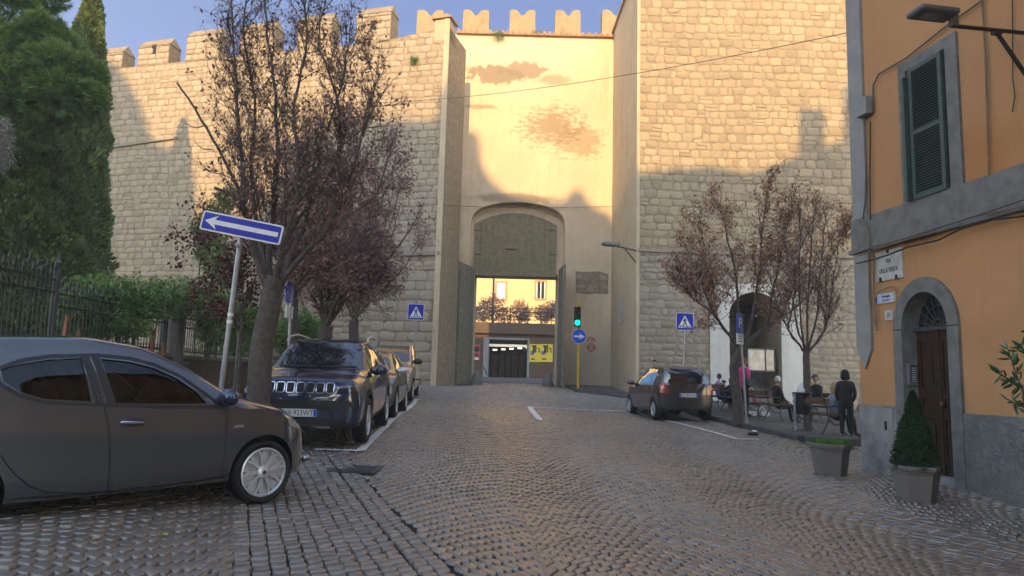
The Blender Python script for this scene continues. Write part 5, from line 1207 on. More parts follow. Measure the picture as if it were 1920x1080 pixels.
# ================================================================ plants
def leaves(name,P,size,mat,parent,asp=.45,droop=.0,fold=True,rnd=None):
    """one small folded leaf (two quads) at each point"""
    P=np.asarray(P); n=len(P); d=RNG.normal(size=(n,3)); d[:,2]-=droop; d/=np.linalg.norm(d,axis=1,keepdims=True)
    s=RNG.normal(size=(n,3)); s-=(s*d).sum(1,keepdims=True)*d; s/=np.linalg.norm(s,axis=1,keepdims=True); nn=np.cross(d,s)
    L=(size*RNG.uniform(.65,1.3,(n,1))); w=L*asp
    a=P; b=P+d*L*.5+s*w*.5+nn*w*.12; c=P+d*L; e=P+d*L*.5-s*w*.5+nn*w*.12
    V=np.stack([a,b,c,e],1).reshape(-1,3); Q=np.arange(4*n).reshape(n,4)
    r=np.repeat(RNG.random(n) if rnd is None else np.clip(rnd+RNG.normal(0,.12,n),0,1),4)
    return fast(name,V,Q,mat,parent,smooth=False,rnd=r)
def limb(k,pts,r0,r1,n=6,wig=.0,sub=4):
    """tapered branch through points, with small wiggles; returns its centre line"""
    pts=[Vector(p) for p in pts]; C=[]
    for i in range(len(pts)-1):
        p0=pts[max(0,i-1)];p1=pts[i];p2=pts[i+1];p3=pts[min(len(pts)-1,i+2)]
        for j in range(sub):
            t=j/sub; C.append(.5*((2*p1)+(p2-p0)*t+(2*p0-5*p1+4*p2-p3)*t*t+(3*p1-p0-3*p2+p3)*t**3))
    C.append(pts[-1]); C=[c+Vector([random.gauss(0,wig) for _ in range(3)]) if 0<i<len(C)-1 else c for i,c in enumerate(C)]
    m_=len(C)-1; k.tube(C,[r0+(r1-r0)*(i/m_)**.8 for i in range(m_+1)],n); return C
def twigs(k,C,tips,num,L,r,lvl,upb=.25,spread=.9,n=4,start=.15,leafd=.05,cut=None):
    for _ in range(num):
        t=random.uniform(start,1); i=min(len(C)-2,int(t*(len(C)-1))); p=C[i].lerp(C[i+1],random.random()); ax=(C[i+1]-C[i]).normalized()
        d=(ax*random.uniform(.3,1)+Vector([random.gauss(0,spread) for _ in range(3)])*.6+Vector((0,0,upb))).normalized(); l=L*random.uniform(.45,1.2)*(1.15-.5*t)
        q=[p]; dd=d.copy(); sg=4 if lvl>0 else 3
        for s in range(sg):
            dd=(dd+Vector([random.gauss(0,.16) for _ in range(3)])+Vector((0,0,.06))).normalized(); q.append(q[-1]+dd*l/sg)
        if cut and not cut(q[-1]): continue
        k.tube(q,[r*(1-.75*s/sg) for s in range(sg+1)],n,cap=False)
        if lvl>0: twigs(k,q,tips,max(3,int(num*.22) if lvl>1 else 4),L*.55,r*.5,lvl-1,upb,spread,3,.25,leafd,cut)
        m_=max(1,int(l/leafd))
        for s in range(m_):
            u=(s+.5)/m_*sg; a=min(sg-1,int(u)); 
            if u/sg>.25: tips.append(q[a].lerp(q[a+1],u-a))
def px3(pts,Y,O): return [at(x,y,Y+dy)-O for x,y,dy in pts]
# ---- the big sparse plum tree left of the navy suv
YT=9.3; O=at(490,800,YT); O.z=float(gz(O.x,O.y)); 
t1=thing('plum_tree','tall almost bare plum tree with thick dark trunk behind the graphite bonnet','tree',O)
k=MB(); 
b=at(480,890,YT)-O; T=limb(k,[Vector((b.x,0,-.1)),at(483,760,YT)-O,at(492,650,YT)-O,at(508,565,YT)-O,at(516,525,YT)-O],.165,.128,14,.006,4)
k.lathe([(.25,-.1),(.195,.1),(.166,.35)],14,M=Matrix.Translation((b.x,0,0)))
LB=[[(508,560,0),(485,500,-.1),(460,400,-.2),(452,260,-.2),(440,120,-.1),(430,-40,0)],
    [(512,545,0),(505,470,.1),(520,330,.2),(515,180,.2),(500,40,.3),(495,-60,.3)],
    [(518,540,0),(545,480,.1),(580,400,.2),(600,280,.3),(640,160,.4),(655,60,.5)],
    [(515,545,0),(530,460,-.2),(560,350,-.4),(555,200,-.5),(575,60,-.6),(560,-50,-.6)],
    [(520,540,0),(560,490,-.1),(620,420,-.2),(660,320,-.2),(690,220,-.1),(710,140,0)],
    [(512,550,0),(490,470,.2),(470,330,.4),(478,190,.5),(455,60,.6),(470,-60,.6)],
    [(518,530,0),(540,440,.4),(620,330,.6),(640,220,.7),(600,90,.8),(610,0,.9)]]
Cs=[]
for i,l in enumerate(LB): Cs.append(limb(k,px3(l,YT,O),[.060,.050,.048,.042,.048,.042,.040][i],.008,7,.012,4))
limb(k,px3([(500,520,0),(450,385,-.1),(402,352,-.15)],YT,O),.035,.02,6); limb(k,px3([(462,385,-.1),(420,300,-.2),(378,225,-.25),(332,155,-.3)],YT,O),.028,.013,6,.004)
for a,b_ in(((385,235),(345,228)),((398,280),(362,262))): limb(k,px3([(a[0],a[1],-.25),((a[0]+b_[0])/2,(a[1]+b_[1])/2+8,-.3),(b_[0],b_[1],-.3)],YT,O),.009,.004,4)
o1=k.build('trunk',M['bark'],t1,smooth=True)
k=MB(); tips=[]
for C in Cs: twigs(k,C,tips,40,.85,.0085,2,.35,.75,3,.22,.10)
k.build('twigs',M['bark'],t1)
tips=np.array(tips); sel=RNG.random(len(tips))<np.where(tips[:,2]<3.2,.55,.50); leaves('foliage',tips[sel],.062,M['leaf_brown'],t1,.5,.9)
# ---- denser purple plums behind it along the pavement
def dense_plum(label,px,Y,cx,cy,rw,rh,nt,mat,seed,leafn,lsize,trunkr=.14,fork=600):
    random.seed(seed); O=at(px,700,Y); O.z=float(gz(O.x,O.y)); r=thing('plum_tree',label,'tree',O,0,'purple plum trees along the left pavement')
    k=MB(); f=at(px+4,fork,Y)-O; T=limb(k,[Vector((0,0,-.1)),Vector((.02,0,f.z*.5)),f],trunkr*1.2,trunkr,10,.005)
    c=at(cx,cy,Y)-O; sc=Y/1340; RX,RZ=rw*sc,rh*sc; Cs=[]
    for i in range(11):
        a=2*PI*i/11+random.uniform(-.2,.2); e=c+Vector((math.cos(a)*RX*random.uniform(.5,.95),math.sin(a)*RX*.8,RZ*random.uniform(.1,.95)))
        if i%3==0: e=c+Vector((math.cos(a)*RX,math.sin(a)*RX*.8,-RZ*random.uniform(0,.4)))
        mid=f.lerp(e,.5)+Vector((0,0,-.0))+Vector((math.cos(a),math.sin(a),0))*.15
        Cs.append(limb(k,[f,f.lerp(mid,.5)+Vector((0,0,.1)),mid,e],trunkr*.42,.012,6,.015))
    k.build('trunk',M['bark'],r,smooth=True); k=MB(); tips=[]
    for C in Cs: twigs(k,C,tips,nt,RX*.55,.010,1,.15,1.0,3,.2,.07)
    k.build('twigs',M['bark'],r); tips=np.array(tips); P=tips[RNG.integers(0,len(tips),leafn)]+RNG.normal(0,.10,(leafn,3))
    # patchy light and dark clumps, some gaps
    q=np.sin(P[:,0]*3.1+1)+np.sin(P[:,2]*3.7+P[:,1]*2)+np.sin(P[:,0]*1.7-P[:,2]*2.3); P=P[q>-1.5]; q=q[q>-1.5]
    leaves('foliage',P,lsize,mat,r,.55,.5,rnd=.5+q*.15); return r
dense_plum('purple leaved plum tree with dense crown behind the navy SUV',606,16.0,655,400,130,190,24,M['leaf_purple'],3,26000,.075,.16,612)
dense_plum('purple plum tree filling the gap between the sign pole and wall',545,13.0,560,420,110,150,16,M['leaf_purple'],5,9000,.065,.09,560)
dense_plum('farther purple plum tree nearest the gate, over the parked cars',660,21.5,700,430,95,170,18,M['leaf_purple'],9,14000,.085,.14,600)
# ---- small staked plum by the sign
O=at(444,800,10.2); O.z=float(gz(O.x,O.y)); t=thing('young_plum_tree','slender young plum with wine red leaves tied to a stake behind the arrow sign','tree',O)
k=MB(); T=limb(k,[Vector((0,0,0))]+px3([(448,700,0),(452,620,0),(455,560,0),(450,480,0)],10.2,O),.03,.015,6,.004); Cs=[T[8:]]
for l in([(452,600,0),(420,530,-.2),(380,470,-.3),(345,452,-.4)],[(453,580,0),(430,500,.2),(400,430,.3),(385,395,.4)],[(452,590,0),(480,520,.1),(500,470,.2)],[(452,610,0),(410,570,.2),(370,540,.2)]): Cs.append(limb(k,px3(l,10.2,O),.016,.005,5,.008))
k.build('trunk',M['bark_pale'],t,smooth=True); k=MB(); tips=[]
for C in Cs: twigs(k,C,tips,14,.45,.006,1,.1,.9,3,.1,.05)
k.build('twigs',M['bark'],t); tips=np.array(tips); leaves('foliage',tips[RNG.integers(0,len(tips),2600)]+RNG.normal(0,.06,(2600,3)),.055,stone_mat('wine leaf',[(.09,.012,.02),(.13,.02,.025),(.07,.025,.03)],bscale=3,bump=0,rough=.5,streak=0),t,.6,.6)
k=MB(); k.tube([at(432,800,10.0)-O,at(440,730,10.0)-O,at(449,620,10.0)-O],.022,7); k.build('stake',M['bark_pale'],t)
# ---- the two small trees by the benches
def vase(label,px0,py0,Y,trunk,limbs,r0,leafn,seed,tw,L,cutf=None,lmat='leaf_red',lvl=1,ls=.07):
    random.seed(seed); O=at(px0,py0,Y); O.z=float(gz(O.x,O.y))+.13; r=thing('small_tree',label,'tree',O,0,'small trees by the benches'); k=MB()
    T=limb(k,[Vector((0,0,-.05))]+px3(trunk,Y,O),r0,r0*.8,10,.006); Cs=[]
    for l,rr in limbs: Cs.append(limb(k,px3(l,Y,O),rr,.010,6,.012))
    k.build('trunk',M['bark'],r,smooth=True); k=MB(); tips=[]
    for C in Cs: twigs(k,C,tips,tw,L,.010,lvl,.35,.7,3,.3,.07)
    k.build('twigs',M['bark'],r); tips=np.array(tips)
    if cutf is not None: tips=tips[cutf(tips)]
    P=tips[RNG.integers(0,len(tips),leafn)]+RNG.normal(0,.05,(leafn,3)); leaves('foliage',P,ls,M[lmat],r,.5,.7)
vase('spreading rust leaved tree with leaning trunk beside the parking sign',1384,783,19.4,[(1382,740,0),(1376,690,0),(1392,650,0)],
 [([(1390,655,0),(1420,625,.2),(1455,600,.3),(1480,560,.4),(1500,470,.5),(1540,380,.5)],.085),([(1390,655,0),(1360,620,.0),(1340,590,-.3),(1310,520,-.5),(1290,470,-.6)],.06),
  ([(1392,650,0),(1385,600,.3),(1380,520,.5),(1360,430,.7),(1345,380,.8)],.06),([(1394,650,0),(1410,590,-.3),(1425,500,-.5),(1430,420,-.6),(1440,350,-.6)],.06),
  ([(1440,610,.2),(1450,540,-.2),(1470,450,-.4),(1490,350,-.5)],.045),([(1360,620,0),(1330,560,.6),(1320,470,.9),(1310,400,1)],.04),([(1455,600,.3),(1510,560,.2),(1560,480,.0),(1585,430,0)],.04),([(1340,590,-.3),(1300,560,-.2),(1275,520,0)],.03)],.14,12000,21,34,1.0,ls=.085)
vase('vase shaped nearly bare tree with upright twigs behind the right bench',1514,800,18.0,[(1513,740,0),(1512,690,0),(1512,660,0)],
 [([(1512,662,0),(1485,630,.1),(1460,580,.2),(1445,520,.2)],.035),([(1512,660,0),(1495,610,.3),(1480,520,.4),(1470,430,.5)],.035),([(1512,660,0),(1500,590,-.2),(1500,480,-.3),(1500,390,-.3)],.035),([(1513,660,0),(1515,580,.2),(1520,470,.3),(1525,380,.4)],.035),
  ([(1513,660,0),(1530,600,-.2),(1540,500,-.3),(1550,400,-.3)],.035),([(1514,662,0),(1545,620,.1),(1560,540,.2),(1575,450,.2)],.035),([(1513,660,0),(1540,630,.4),(1550,570,.5),(1548,500,.5)],.03),([(1512,660,0),(1480,620,-.3),(1490,550,-.4),(1485,470,-.4)],.03)],.10,2600,31,26,.9,lmat='leaf_red')
# ---- conifers at the left
def cypress(name,label,px,Y,ztop,rad,n,mat,seed,yb=None,sz=.11,shape=.75,group=None):
    rng=np.random.default_rng(seed); O=at(px,600,Y); O.z=float(gz(O.x,O.y)); H=ztop-O.z; r=thing(name,label,'tree',O,0,group)
    k=MB(); k.tube([(0,0,-.1),(0,0,H*.5),(0,0,H*.9)],[.22,.14,.03],8); k.build('trunk',M['bark'],r,smooth=True)
    t=rng.random(n)**.85; ang=rng.random(n)*2*PI
    prof=np.minimum(1,(1-t)**shape*1.25)*np.minimum(1,.55+t*4)
    lump=1+.13*np.sin(ang*5+t*17)+.09*np.sin(ang*9-t*41+2)+.07*np.sin(ang*3+t*60)+.05*np.sin(ang*17+t*90)
    rr=rad*prof*lump*(1-.30*rng.random(n)**2)
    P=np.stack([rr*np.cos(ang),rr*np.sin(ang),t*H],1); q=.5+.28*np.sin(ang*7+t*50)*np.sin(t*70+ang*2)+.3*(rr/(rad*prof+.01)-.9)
    d=np.stack([np.cos(ang)*.7,np.sin(ang)*.7,np.full(n,.9)],1)+rng.normal(0,.45,(n,3)); d/=np.linalg.norm(d,axis=1,keepdims=True)
    s=rng.normal(size=(n,3)); s-=(s*d).sum(1,keepdims=True)*d; s/=np.linalg.norm(s,axis=1,keepdims=True); L=sz*rng.uniform(.6,1.5,(n,1))
    V=np.stack([P-s*L*.3,P+s*L*.3,P+d*L+s*L*.12,P+d*L-s*L*.12],1).reshape(-1,3)
    fast('foliage',V,np.arange(4*n).reshape(n,4),M[mat],r,smooth=False,rnd=np.repeat(np.clip(q+rng.normal(0,.1,n),0,1),4)); return r
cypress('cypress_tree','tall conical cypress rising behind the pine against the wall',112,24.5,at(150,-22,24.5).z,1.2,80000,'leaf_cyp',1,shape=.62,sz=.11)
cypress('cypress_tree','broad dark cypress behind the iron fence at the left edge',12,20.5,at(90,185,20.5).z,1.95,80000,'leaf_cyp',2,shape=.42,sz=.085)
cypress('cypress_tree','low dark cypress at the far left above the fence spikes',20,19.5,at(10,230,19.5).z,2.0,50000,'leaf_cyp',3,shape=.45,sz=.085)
def pine(label,Y,lobes,seed,px):
    rng=np.random.default_rng(seed); O=at(px,600,Y); O.z=float(gz(O.x,O.y)); r=thing('pine_tree',label,'tree',O)
    k=MB(); top=at(px+10,60,Y)-O; C=limb(k,[Vector((0,0,-.1)),top*.4,top],.26,.06,10,.01)
    for (x,y,rr,dy) in lobes:
        e=at(x,y,Y+dy)-O; limb(k,[top*.8,top.lerp(e,.6),e],.05,.015,6,.02)
    k.build('trunk',M['bark'],r,smooth=True); PV=[];PR=[]
    for (x,y,rr,dy) in lobes:
        c=np.array(at(x,y,Y+dy)-O); R0=rr*Y/1340; nt_=int(520*(R0/.7)**2)
        u=rng.normal(size=(nt_,3)); u[:,2]=u[:,2]*.9+.25; u/=np.linalg.norm(u,axis=1,keepdims=True); rad=R0*(1-.45*rng.random((nt_,1))**1.5)*(1+.12*np.sin(u[:,:1]*9+x)+.10*np.sin(u[:,2:]*11+y))
        T=c+u*rad*np.array([1,1,.78])
        for j in range(26):               # needles fan out of every shoot tip
            d=u*1.1+rng.normal(0,.6,u.shape); d[:,2]+=.25; d/=np.linalg.norm(d,axis=1,keepdims=True); s=np.cross(d,rng.normal(size=u.shape)); s/=np.linalg.norm(s,axis=1,keepdims=True)
            L=rng.uniform(.09,.16,(nt_,1)); b=T+rng.normal(0,.02,u.shape); PV.append(np.stack([b-s*.006,b+s*.006,b+d*L+s*.003,b+d*L-s*.003],1)); PR.append(np.clip(.25+.55*(rad[:,0]/R0-.6)/.4+.45*u[:,2]+rng.normal(0,.1,nt_),0,1))  # lobe tops and outer needles coloured lighter, like sunlit tips
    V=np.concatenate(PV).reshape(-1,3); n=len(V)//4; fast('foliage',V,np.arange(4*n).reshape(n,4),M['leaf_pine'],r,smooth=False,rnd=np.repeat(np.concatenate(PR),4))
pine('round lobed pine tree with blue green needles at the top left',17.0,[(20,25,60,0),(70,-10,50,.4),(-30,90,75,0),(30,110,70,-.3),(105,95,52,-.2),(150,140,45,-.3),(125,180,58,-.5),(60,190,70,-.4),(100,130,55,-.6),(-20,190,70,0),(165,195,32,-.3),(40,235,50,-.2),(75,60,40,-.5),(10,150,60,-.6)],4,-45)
# pale dry plume at the left edge
O=at(-20,600,14.5); O.z=float(gz(O.x,O.y)); r=thing('dry_shrub','pale silvery dry plume hanging at the left edge below the pine','shrub',O)
k=MB(); T=limb(k,[Vector((-.3,0,0)),at(-30,420,14.5)-O,at(-15,300,14.5)-O,at(2,225,14.5)-O],.05,.012,6); k.build('stem',M['bark_pale'],r,smooth=True)
n=9000; tt=RNG.random(n); c=np.array([list((at(-12,310,14.5)-O).lerp(at(2,228,14.5)-O,x)) for x in tt]); leaves('foliage',c+RNG.normal(0,1,(n,3))*(np.array([.13,.13,.08])*(1.1-.5*tt[:,None])),.06,M['leaf_silver'],r,.3,.3)
# hedge of wisteria behind the fence, shrubs
def bush(name,label,cat,cen,rad,n,size,mat,seed,asp=.4,droop=.4,group=None,stem=True):
    """leafy mound; cen: list of (px,py,Y), rad: list of (rx,ry,rz)"""
    rng=np.random.default_rng(seed); O=at(*cen[0]); O.z=float(gz(O.x,O.y)); r=thing(name,label,cat,O,0,group); P=[];Q=[]
    tot=sum(a[0]*a[2] for a in rad); k=MB()
    for (c,rd) in zip(cen,rad):
        m_=int(n*rd[0]*rd[2]/tot); u=rng.normal(size=(m_,3)); u/=np.linalg.norm(u,axis=1,keepdims=True); rr=(1-.55*rng.random((m_,1))**1.3)*(1+.16*np.sin(u[:,:1]*7+c[0])+.14*np.sin(u[:,2:]*9+c[1]))
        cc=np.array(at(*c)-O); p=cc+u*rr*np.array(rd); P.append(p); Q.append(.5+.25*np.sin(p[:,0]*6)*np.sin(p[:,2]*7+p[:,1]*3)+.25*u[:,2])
        limb(k,[Vector((cc[0]*.8,cc[1],0)),Vector((cc[0]*.9,cc[1],cc[2]*.5)),Vector(cc)],.035,.015,5,.02)
        for i in range(5): limb(k,[Vector(cc)-Vector((0,0,rd[2]*.6)),Vector(cc)+Vector(rng.normal(0,.5,3)*np.array(rd))],.012,.004,4,.01)
    k.build('stems',M['bark'],r,smooth=True); leaves('foliage',np.concatenate(P),size,mat,r,asp,droop,rnd=np.clip(np.concatenate(Q),0,1)); return r
bush('climbing_shrub','green leafy climber spilling over the iron fence left of the stone pillar','shrub',[(160,560,15.2),(210,560,15.8),(260,565,16.2),(300,560,16.8),(240,610,16),(190,600,15.5),(140,590,15.2)],[(.55,.5,.5),(.6,.5,.55),(.6,.5,.5),(.5,.5,.5),(.55,.4,.35),(.5,.4,.4),(.4,.4,.4)],15000,.10,M['leaf_green'],41,.32,.8)
bush('climbing_shrub','green climber over the fence right of the stone pillar','shrub',[(350,560,17.8),(395,575,18.4),(440,590,18.8),(480,600,19),(400,620,18.5),(450,640,18.8)],[(.6,.5,.55),(.6,.5,.6),(.6,.5,.5),(.5,.5,.5),(.5,.4,.5),(.5,.4,.4)],12000,.10,M['leaf_green'],42,.32,.8)
bush('garden_shrub','light green young tree top showing between plum branches','shrub',[(410,410,21),(430,370,21),(400,470,21),(380,430,21),(420,510,20.5)],[(.5,.5,.6),(.4,.4,.4),(.6,.5,.6),(.4,.4,.4),(.6,.5,.5)],6000,.11,M['leaf_green'],43,.4,.3)
bush('garden_shrub','yellow green shrub behind the fence near the navy SUV roof','shrub',[(560,610,18.5),(590,620,19.5),(530,630,18)],[(.5,.4,.45),(.5,.4,.4),(.4,.4,.4)],5000,.09,M['leaf_green'],44,.4,.3)
bush('oleander_shrub','bright leafy shrub on the bridge behind the left railing','shrub',[(907,585,63),(925,575,63),(890,590,63),(945,592,63)],[(.9,.6,1.1),(1,.7,1.2),(.7,.6,.8),(.8,.6,.8)],1700,.30,M['leaf_brown'],45,.35,-.3,'shrubs on the bridge')
bush('oleander_shrub','leafy shrub on the bridge at the middle railing post','shrub',[(975,585,63),(985,590,63)],[(.7,.6,1.1),(.6,.6,.8)],900,.30,M['leaf_brown'],46,.35,-.3,'shrubs on the bridge')
bush('oleander_shrub','leafy shrub on the bridge beside the right gate leaf','shrub',[(1020,588,63),(1035,582,63)],[(.9,.6,.9),(.6,.6,.9)],1200,.30,M['leaf_brown'],47,.35,-.3,'shrubs on the bridge')
# little weeds on the walls
def weed(label,c,rad,n,sz,mat='leaf_green',name='wall_weed'):
    rng=np.random.default_rng(int(c[0]*10)%997+5); u=rng.normal(size=(n,3)); u/=np.linalg.norm(u,axis=1,keepdims=True); p=u*(rng.random((n,1))**.5)*np.array(rad)
    o=leaves(name,p,sz,M[mat],None,.4,.0); o.location=c; return tag(o,label,'weed')
p=hit(777,113,LC+LN*.1,LN); weed('round tuft of weeds growing high on the left wall',p,(.22,.15,.22),260,.09)
p=at(935,66,YG-.25); weed('trailing weed hanging from the gate coping, left of centre',p,(.30,.2,.22),240,.09)
p=at(1008,62,YG-.1); weed('small weed on the gate coping behind the third merlon',p,(.35,.2,.14),160,.09)
p=at(1405,640,19.6); weed('green sprig on the leaning tree trunk by the notice board',p,(.25,.2,.12),120,.07)
# laurel at the right edge
O=at(1990,1000,5.3); O.z=float(gz(O.x,O.y)); r=thing('laurel_shrub','glossy leaved laurel branches reaching in at the right edge','shrub',O); k=MB(); LP_=[];Q=[]
V=[];F=[];rn=[]
def lleaf(p,d,L):
    d=d.normalized(); s=d.cross(Vector((random.gauss(0,1),random.gauss(0,1),1.5))).normalized(); n=s.cross(d); w=L*.36; b=len(V)
    pts=[p,p+d*L*.3+s*w*.42-n*.004,p+d*L*.65+s*w*.36,p+d*L,p+d*L*.65-s*w*.36,p+d*L*.3-s*w*.42-n*.004,p+d*L*.3-n*.012,p+d*L*.65-n*.010]
    V.extend(pts); F.extend([(b,b+1,b+6,b+6),(b+1,b+2,b+7,b+6),(b+2,b+3,b+7,b+7),(b+3,b+4,b+7,b+7),(b+4,b+5,b+6,b+7),(b+5,b,b+6,b+6)]); rn.extend([random.random()]*8)
for br_ in([(1990,1000,0),(1950,860,0),(1925,760,0),(1905,700,0),(1890,655,0)],[(1990,1000,0),(1960,800,.1),(1930,735,.1),(1900,718,.1),(1872,698,.1)],[(1990,1000,0),(1980,760,0),(1945,690,0),(1915,650,0)],[(1990,1000,0),(1970,840,-.1),(1940,780,-.1),(1895,752,-.1)],[(1990,1000,.1),(2000,800,.1),(1960,700,.1),(1930,620,.1)]):
    C=limb(k,px3(br_,5.3,O),.012,.004,6,.002)
    for i in range(5,len(C)):
        for s in range(3):
            d=(C[i]-C[i-1]).normalized()+Vector([random.gauss(0,.75) for _ in range(3)]); lleaf(C[i],d,random.uniform(.07,.11))
k.build('stems',M['bark'],r,smooth=True)
F=[tuple(dict.fromkeys(f)) for f in F]; me=bpy.data.meshes.new('foliage'); me.from_pydata([tuple(v) for v in V],[],F); me.materials.append(M['leaf_laurel']); a=me.attributes.new('rnd','FLOAT','POINT'); a.data.foreach_set('value',rn); link('foliage',me,r)
# planters by the ochre house
def planter(label,px,py,w,h):
    p=gpt(px,py); O=Vector((p.x,p.y+w*.33,float(gz(p.x,p.y+w*.33)))); r=thing('planter',label,'planter',O,R(12)); n=6
    def hexa(rr,z): return [Vector((rr*math.cos(2*PI*i/n+PI/6),rr*math.sin(2*PI*i/n+PI/6),z)) for i in range(n)]
    rings=[hexa(w*.335,0),hexa(w*.345,.02),hexa(w*.43,h*.78),hexa(w*.45,h*.80),hexa(w*.45,h*.86),hexa(w*.50,h*.88),hexa(w*.51,h*.97),hexa(w*.50,h),hexa(w*.455,h),hexa(w*.44,h*.90)]
    k=MB(); vs=[v for g in rings for v in g]; k.add(vs,[tuple(range(n))[::-1]]+[(a*n+i,a*n+(i+1)%n,(a+1)*n+(i+1)%n,(a+1)*n+i) for a in range(len(rings)-1) for i in range(n)]); k.build('pot',M['pot'],r,smooth=True,ang=25)
    k=MB(); k.add(hexa(w*.45,h*.91),[tuple(range(n))]); k.build('soil',M['soil'],r); return r,O
r,O=planter('smaller taupe planter with low bright green grass near the kerb',1570,897,.66,.50)
n=900; a_=RNG.random(n)*2*PI; q=np.sqrt(RNG.random(n))*.28; leaves('grass_tuft',np.stack([q*np.cos(a_),q*np.sin(a_),np.full(n,.45)+RNG.random(n)*.02],1),.10,stone_mat('fresh grass',[(.06,.16,.02),(.10,.22,.03),(.05,.13,.02)],bscale=3,bump=0,rough=.6,streak=0),r,.16,-1.6)
r,O=planter('taupe planter holding a clipped cone spruce by the walnut door',1738,948,.66,.45)
n=26000; rng=np.random.default_rng(8); t=rng.random(n)**1.2; ang=rng.random(n)*2*PI; H=.98
pf=.28*(1-t)**.75*(1-.25*np.exp(-((t-.72)/.06)**2)); rr=pf*(1+.10*np.sin(ang*6+t*25)+.08*np.sin(ang*11-t*40))*(1-.3*rng.random(n)**2)
P=np.stack([rr*np.cos(ang),rr*np.sin(ang),.40+t*H],1); leaves('foliage',P,.032,M['leaf_dark'],r,.35,-.6)
k=MB(); k.tube([(0,0,.35),(0,0,.9),(0,0,1.32)],[.03,.02,.006],7); k.build('stem',M['bark'],r)
# weeds and dry leaves along the kerb
n=700; t=RNG.random(n); bx0=np.array(gpt(1500,832))[:2]; bx1=np.array(gpt(1600,845))[:2]; P=bx0+(bx1-bx0)*t[:,None]+RNG.normal(0,.10,(n,2)); P3=np.column_stack([P,gz(P[:,0],P[:,1])+.012]); o=leaves('weeds',P3,.05,M['leaf_green'],None,.3,-1.2); tag(o,kind='stuff')
for i,(px,py,lb) in enumerate(((1412,818,'x'),(180,1018,'yellow fallen leaf on the cobbles below the graphite door'),(308,1010,'pale fallen leaf on the cobbles under the hatchback front wheel'),(1842,1030,'orange fallen leaf on the cobbles at the lower right'))):
    if i==0: continue
    p=gpt(px,py); o=leaves('fallen_leaf',[(0,0,0)],.075,stone_mat('yellow leaf%d'%i,[(.45,.28,.05),(.45,.28,.05),(.45,.28,.05)],bscale=3,bump=0,streak=0),None,.6); 
    me=o.data; 
    for j,c in enumerate(((-.04,0,.0),(0,.025,.008),(.045,.004,.0),(0,-.025,.01))): me.vertices[j].co=c
    o.location=(p.x,p.y,float(gz(p.x,p.y))+.02); o.rotation_euler=(0,0,i*1.3); tag(o,lb,'leaf')
# ================================================================ fence, signs and street furniture
XF=-8.6
def fzz(y): return float(gz(XF,y))
ztopA=at(60,495,12.6).z; zbase=at(110,650,13.3).z
lw=thing('low_garden_wall','low brown plastered wall carrying the iron garden fence on the left','wall',(XF,16,fzz(16)))
k=MB(); k.bbox((XF-.18,-2,-.4),(XF+.18,17.9,zbase-.06)); k.bbox((XF-.18,18.5,-.4),(XF+.18,29,at(430,677,21).z)); wp(lw,k.build('wall_body',M['brown_pl']))
k=MB(); k.bbox((XF-.24,-2,zbase-.058),(XF+.24,17.9,zbase+.02)); k.bbox((XF-.24,18.5,at(430,677,21).z+.002),(XF+.24,29,at(430,677,21).z+.09)); wp(lw,k.build('wall_cap',M['grey_st']))
fen=thing('iron_fence','black iron fence with spearhead bars on the low wall at the left','fence',(XF,13.4,zbase))
def panel(y0,y1,z0,z1,spear):
    k=MB(); n=int((y1-y0)/.125)
    for zz in(z0+.10,z1-.42,z1-.18): k.bbox((XF-.02,y0+.03,zz-.018),(XF+.02,y1-.03,zz+.018))
    for i in range(n):
        y=y0+(y1-y0)*(i+.5)/n; h=z1+(.0 if i%2 else -.12); k.tube([(XF,y,z0),(XF,y,h)],.011,5)
        if spear: k.lathe([(.012,0),(.034,.05),(.016,.12),(.001,.20)],5,M=Matrix.Translation((XF,y,h)))
        if i<n-1:
            yc=y+(y1-y0)/n/2
            for zc in(z1-.30,z0+.03+.12): k.tube([(XF,yc+.04*math.cos(a*PI/4),zc+.05*math.sin(a*PI/4)) for a in range(9)],.006,4,cap=False)
    wp(fen,k.build('fence_panel',M['iron_grey'] if False else M['iron'],smooth=False,recalc=False))
ysf=[3.7,6.1,8.5,10.9,13.4,15.7,17.8]
for a,b in zip(ysf[:-1],ysf[1:]): panel(a,b,zbase+.02,ztopA if b<13.6 else ztopA-.25,True)
for y in ysf[1:]:
    k=MB(); z1=(ztopA if y<13.6 else ztopA-.25)+.10; k.bbox((XF-.045,y-.045,zbase),(XF+.045,y+.045,z1)); k.lathe([(.05,0),(.07,.04),(.03,.1),(.001,.24)],8,M=Matrix.Translation((XF,y,z1))); wp(fen,k.build('post',M['iron_grey']))
zb2=at(430,677,21).z+.09
for a,b in((18.6,21.0),(21.0,23.4),(23.4,25.8),(25.8,28.2)): panel(a,b,zb2,zb2+1.15,False)
O=Vector((XF,18.2,fzz(18.2))); zc=at(335,562,18.2).z-O.z; r=thing('gate_pillar','square weathered stone pillar in the fence under the green climber','pillar',O)
k=MB(); k.rbox((0,0,zc/2+.4),(.46,.46,zc-.8),.02); k.build('shaft',M['grey_st'],r); k=MB(); k.rbox((0,0,.45),(.62,.62,1.3),.03); k.rbox((0,0,1.16),(.7,.7,.12),.03); k.build('base',M['grey_st'],r); k=MB(); k.rbox((0,0,zc+.06),(.60,.60,.14),.03); k.build('cap',M['grey_st'],r)
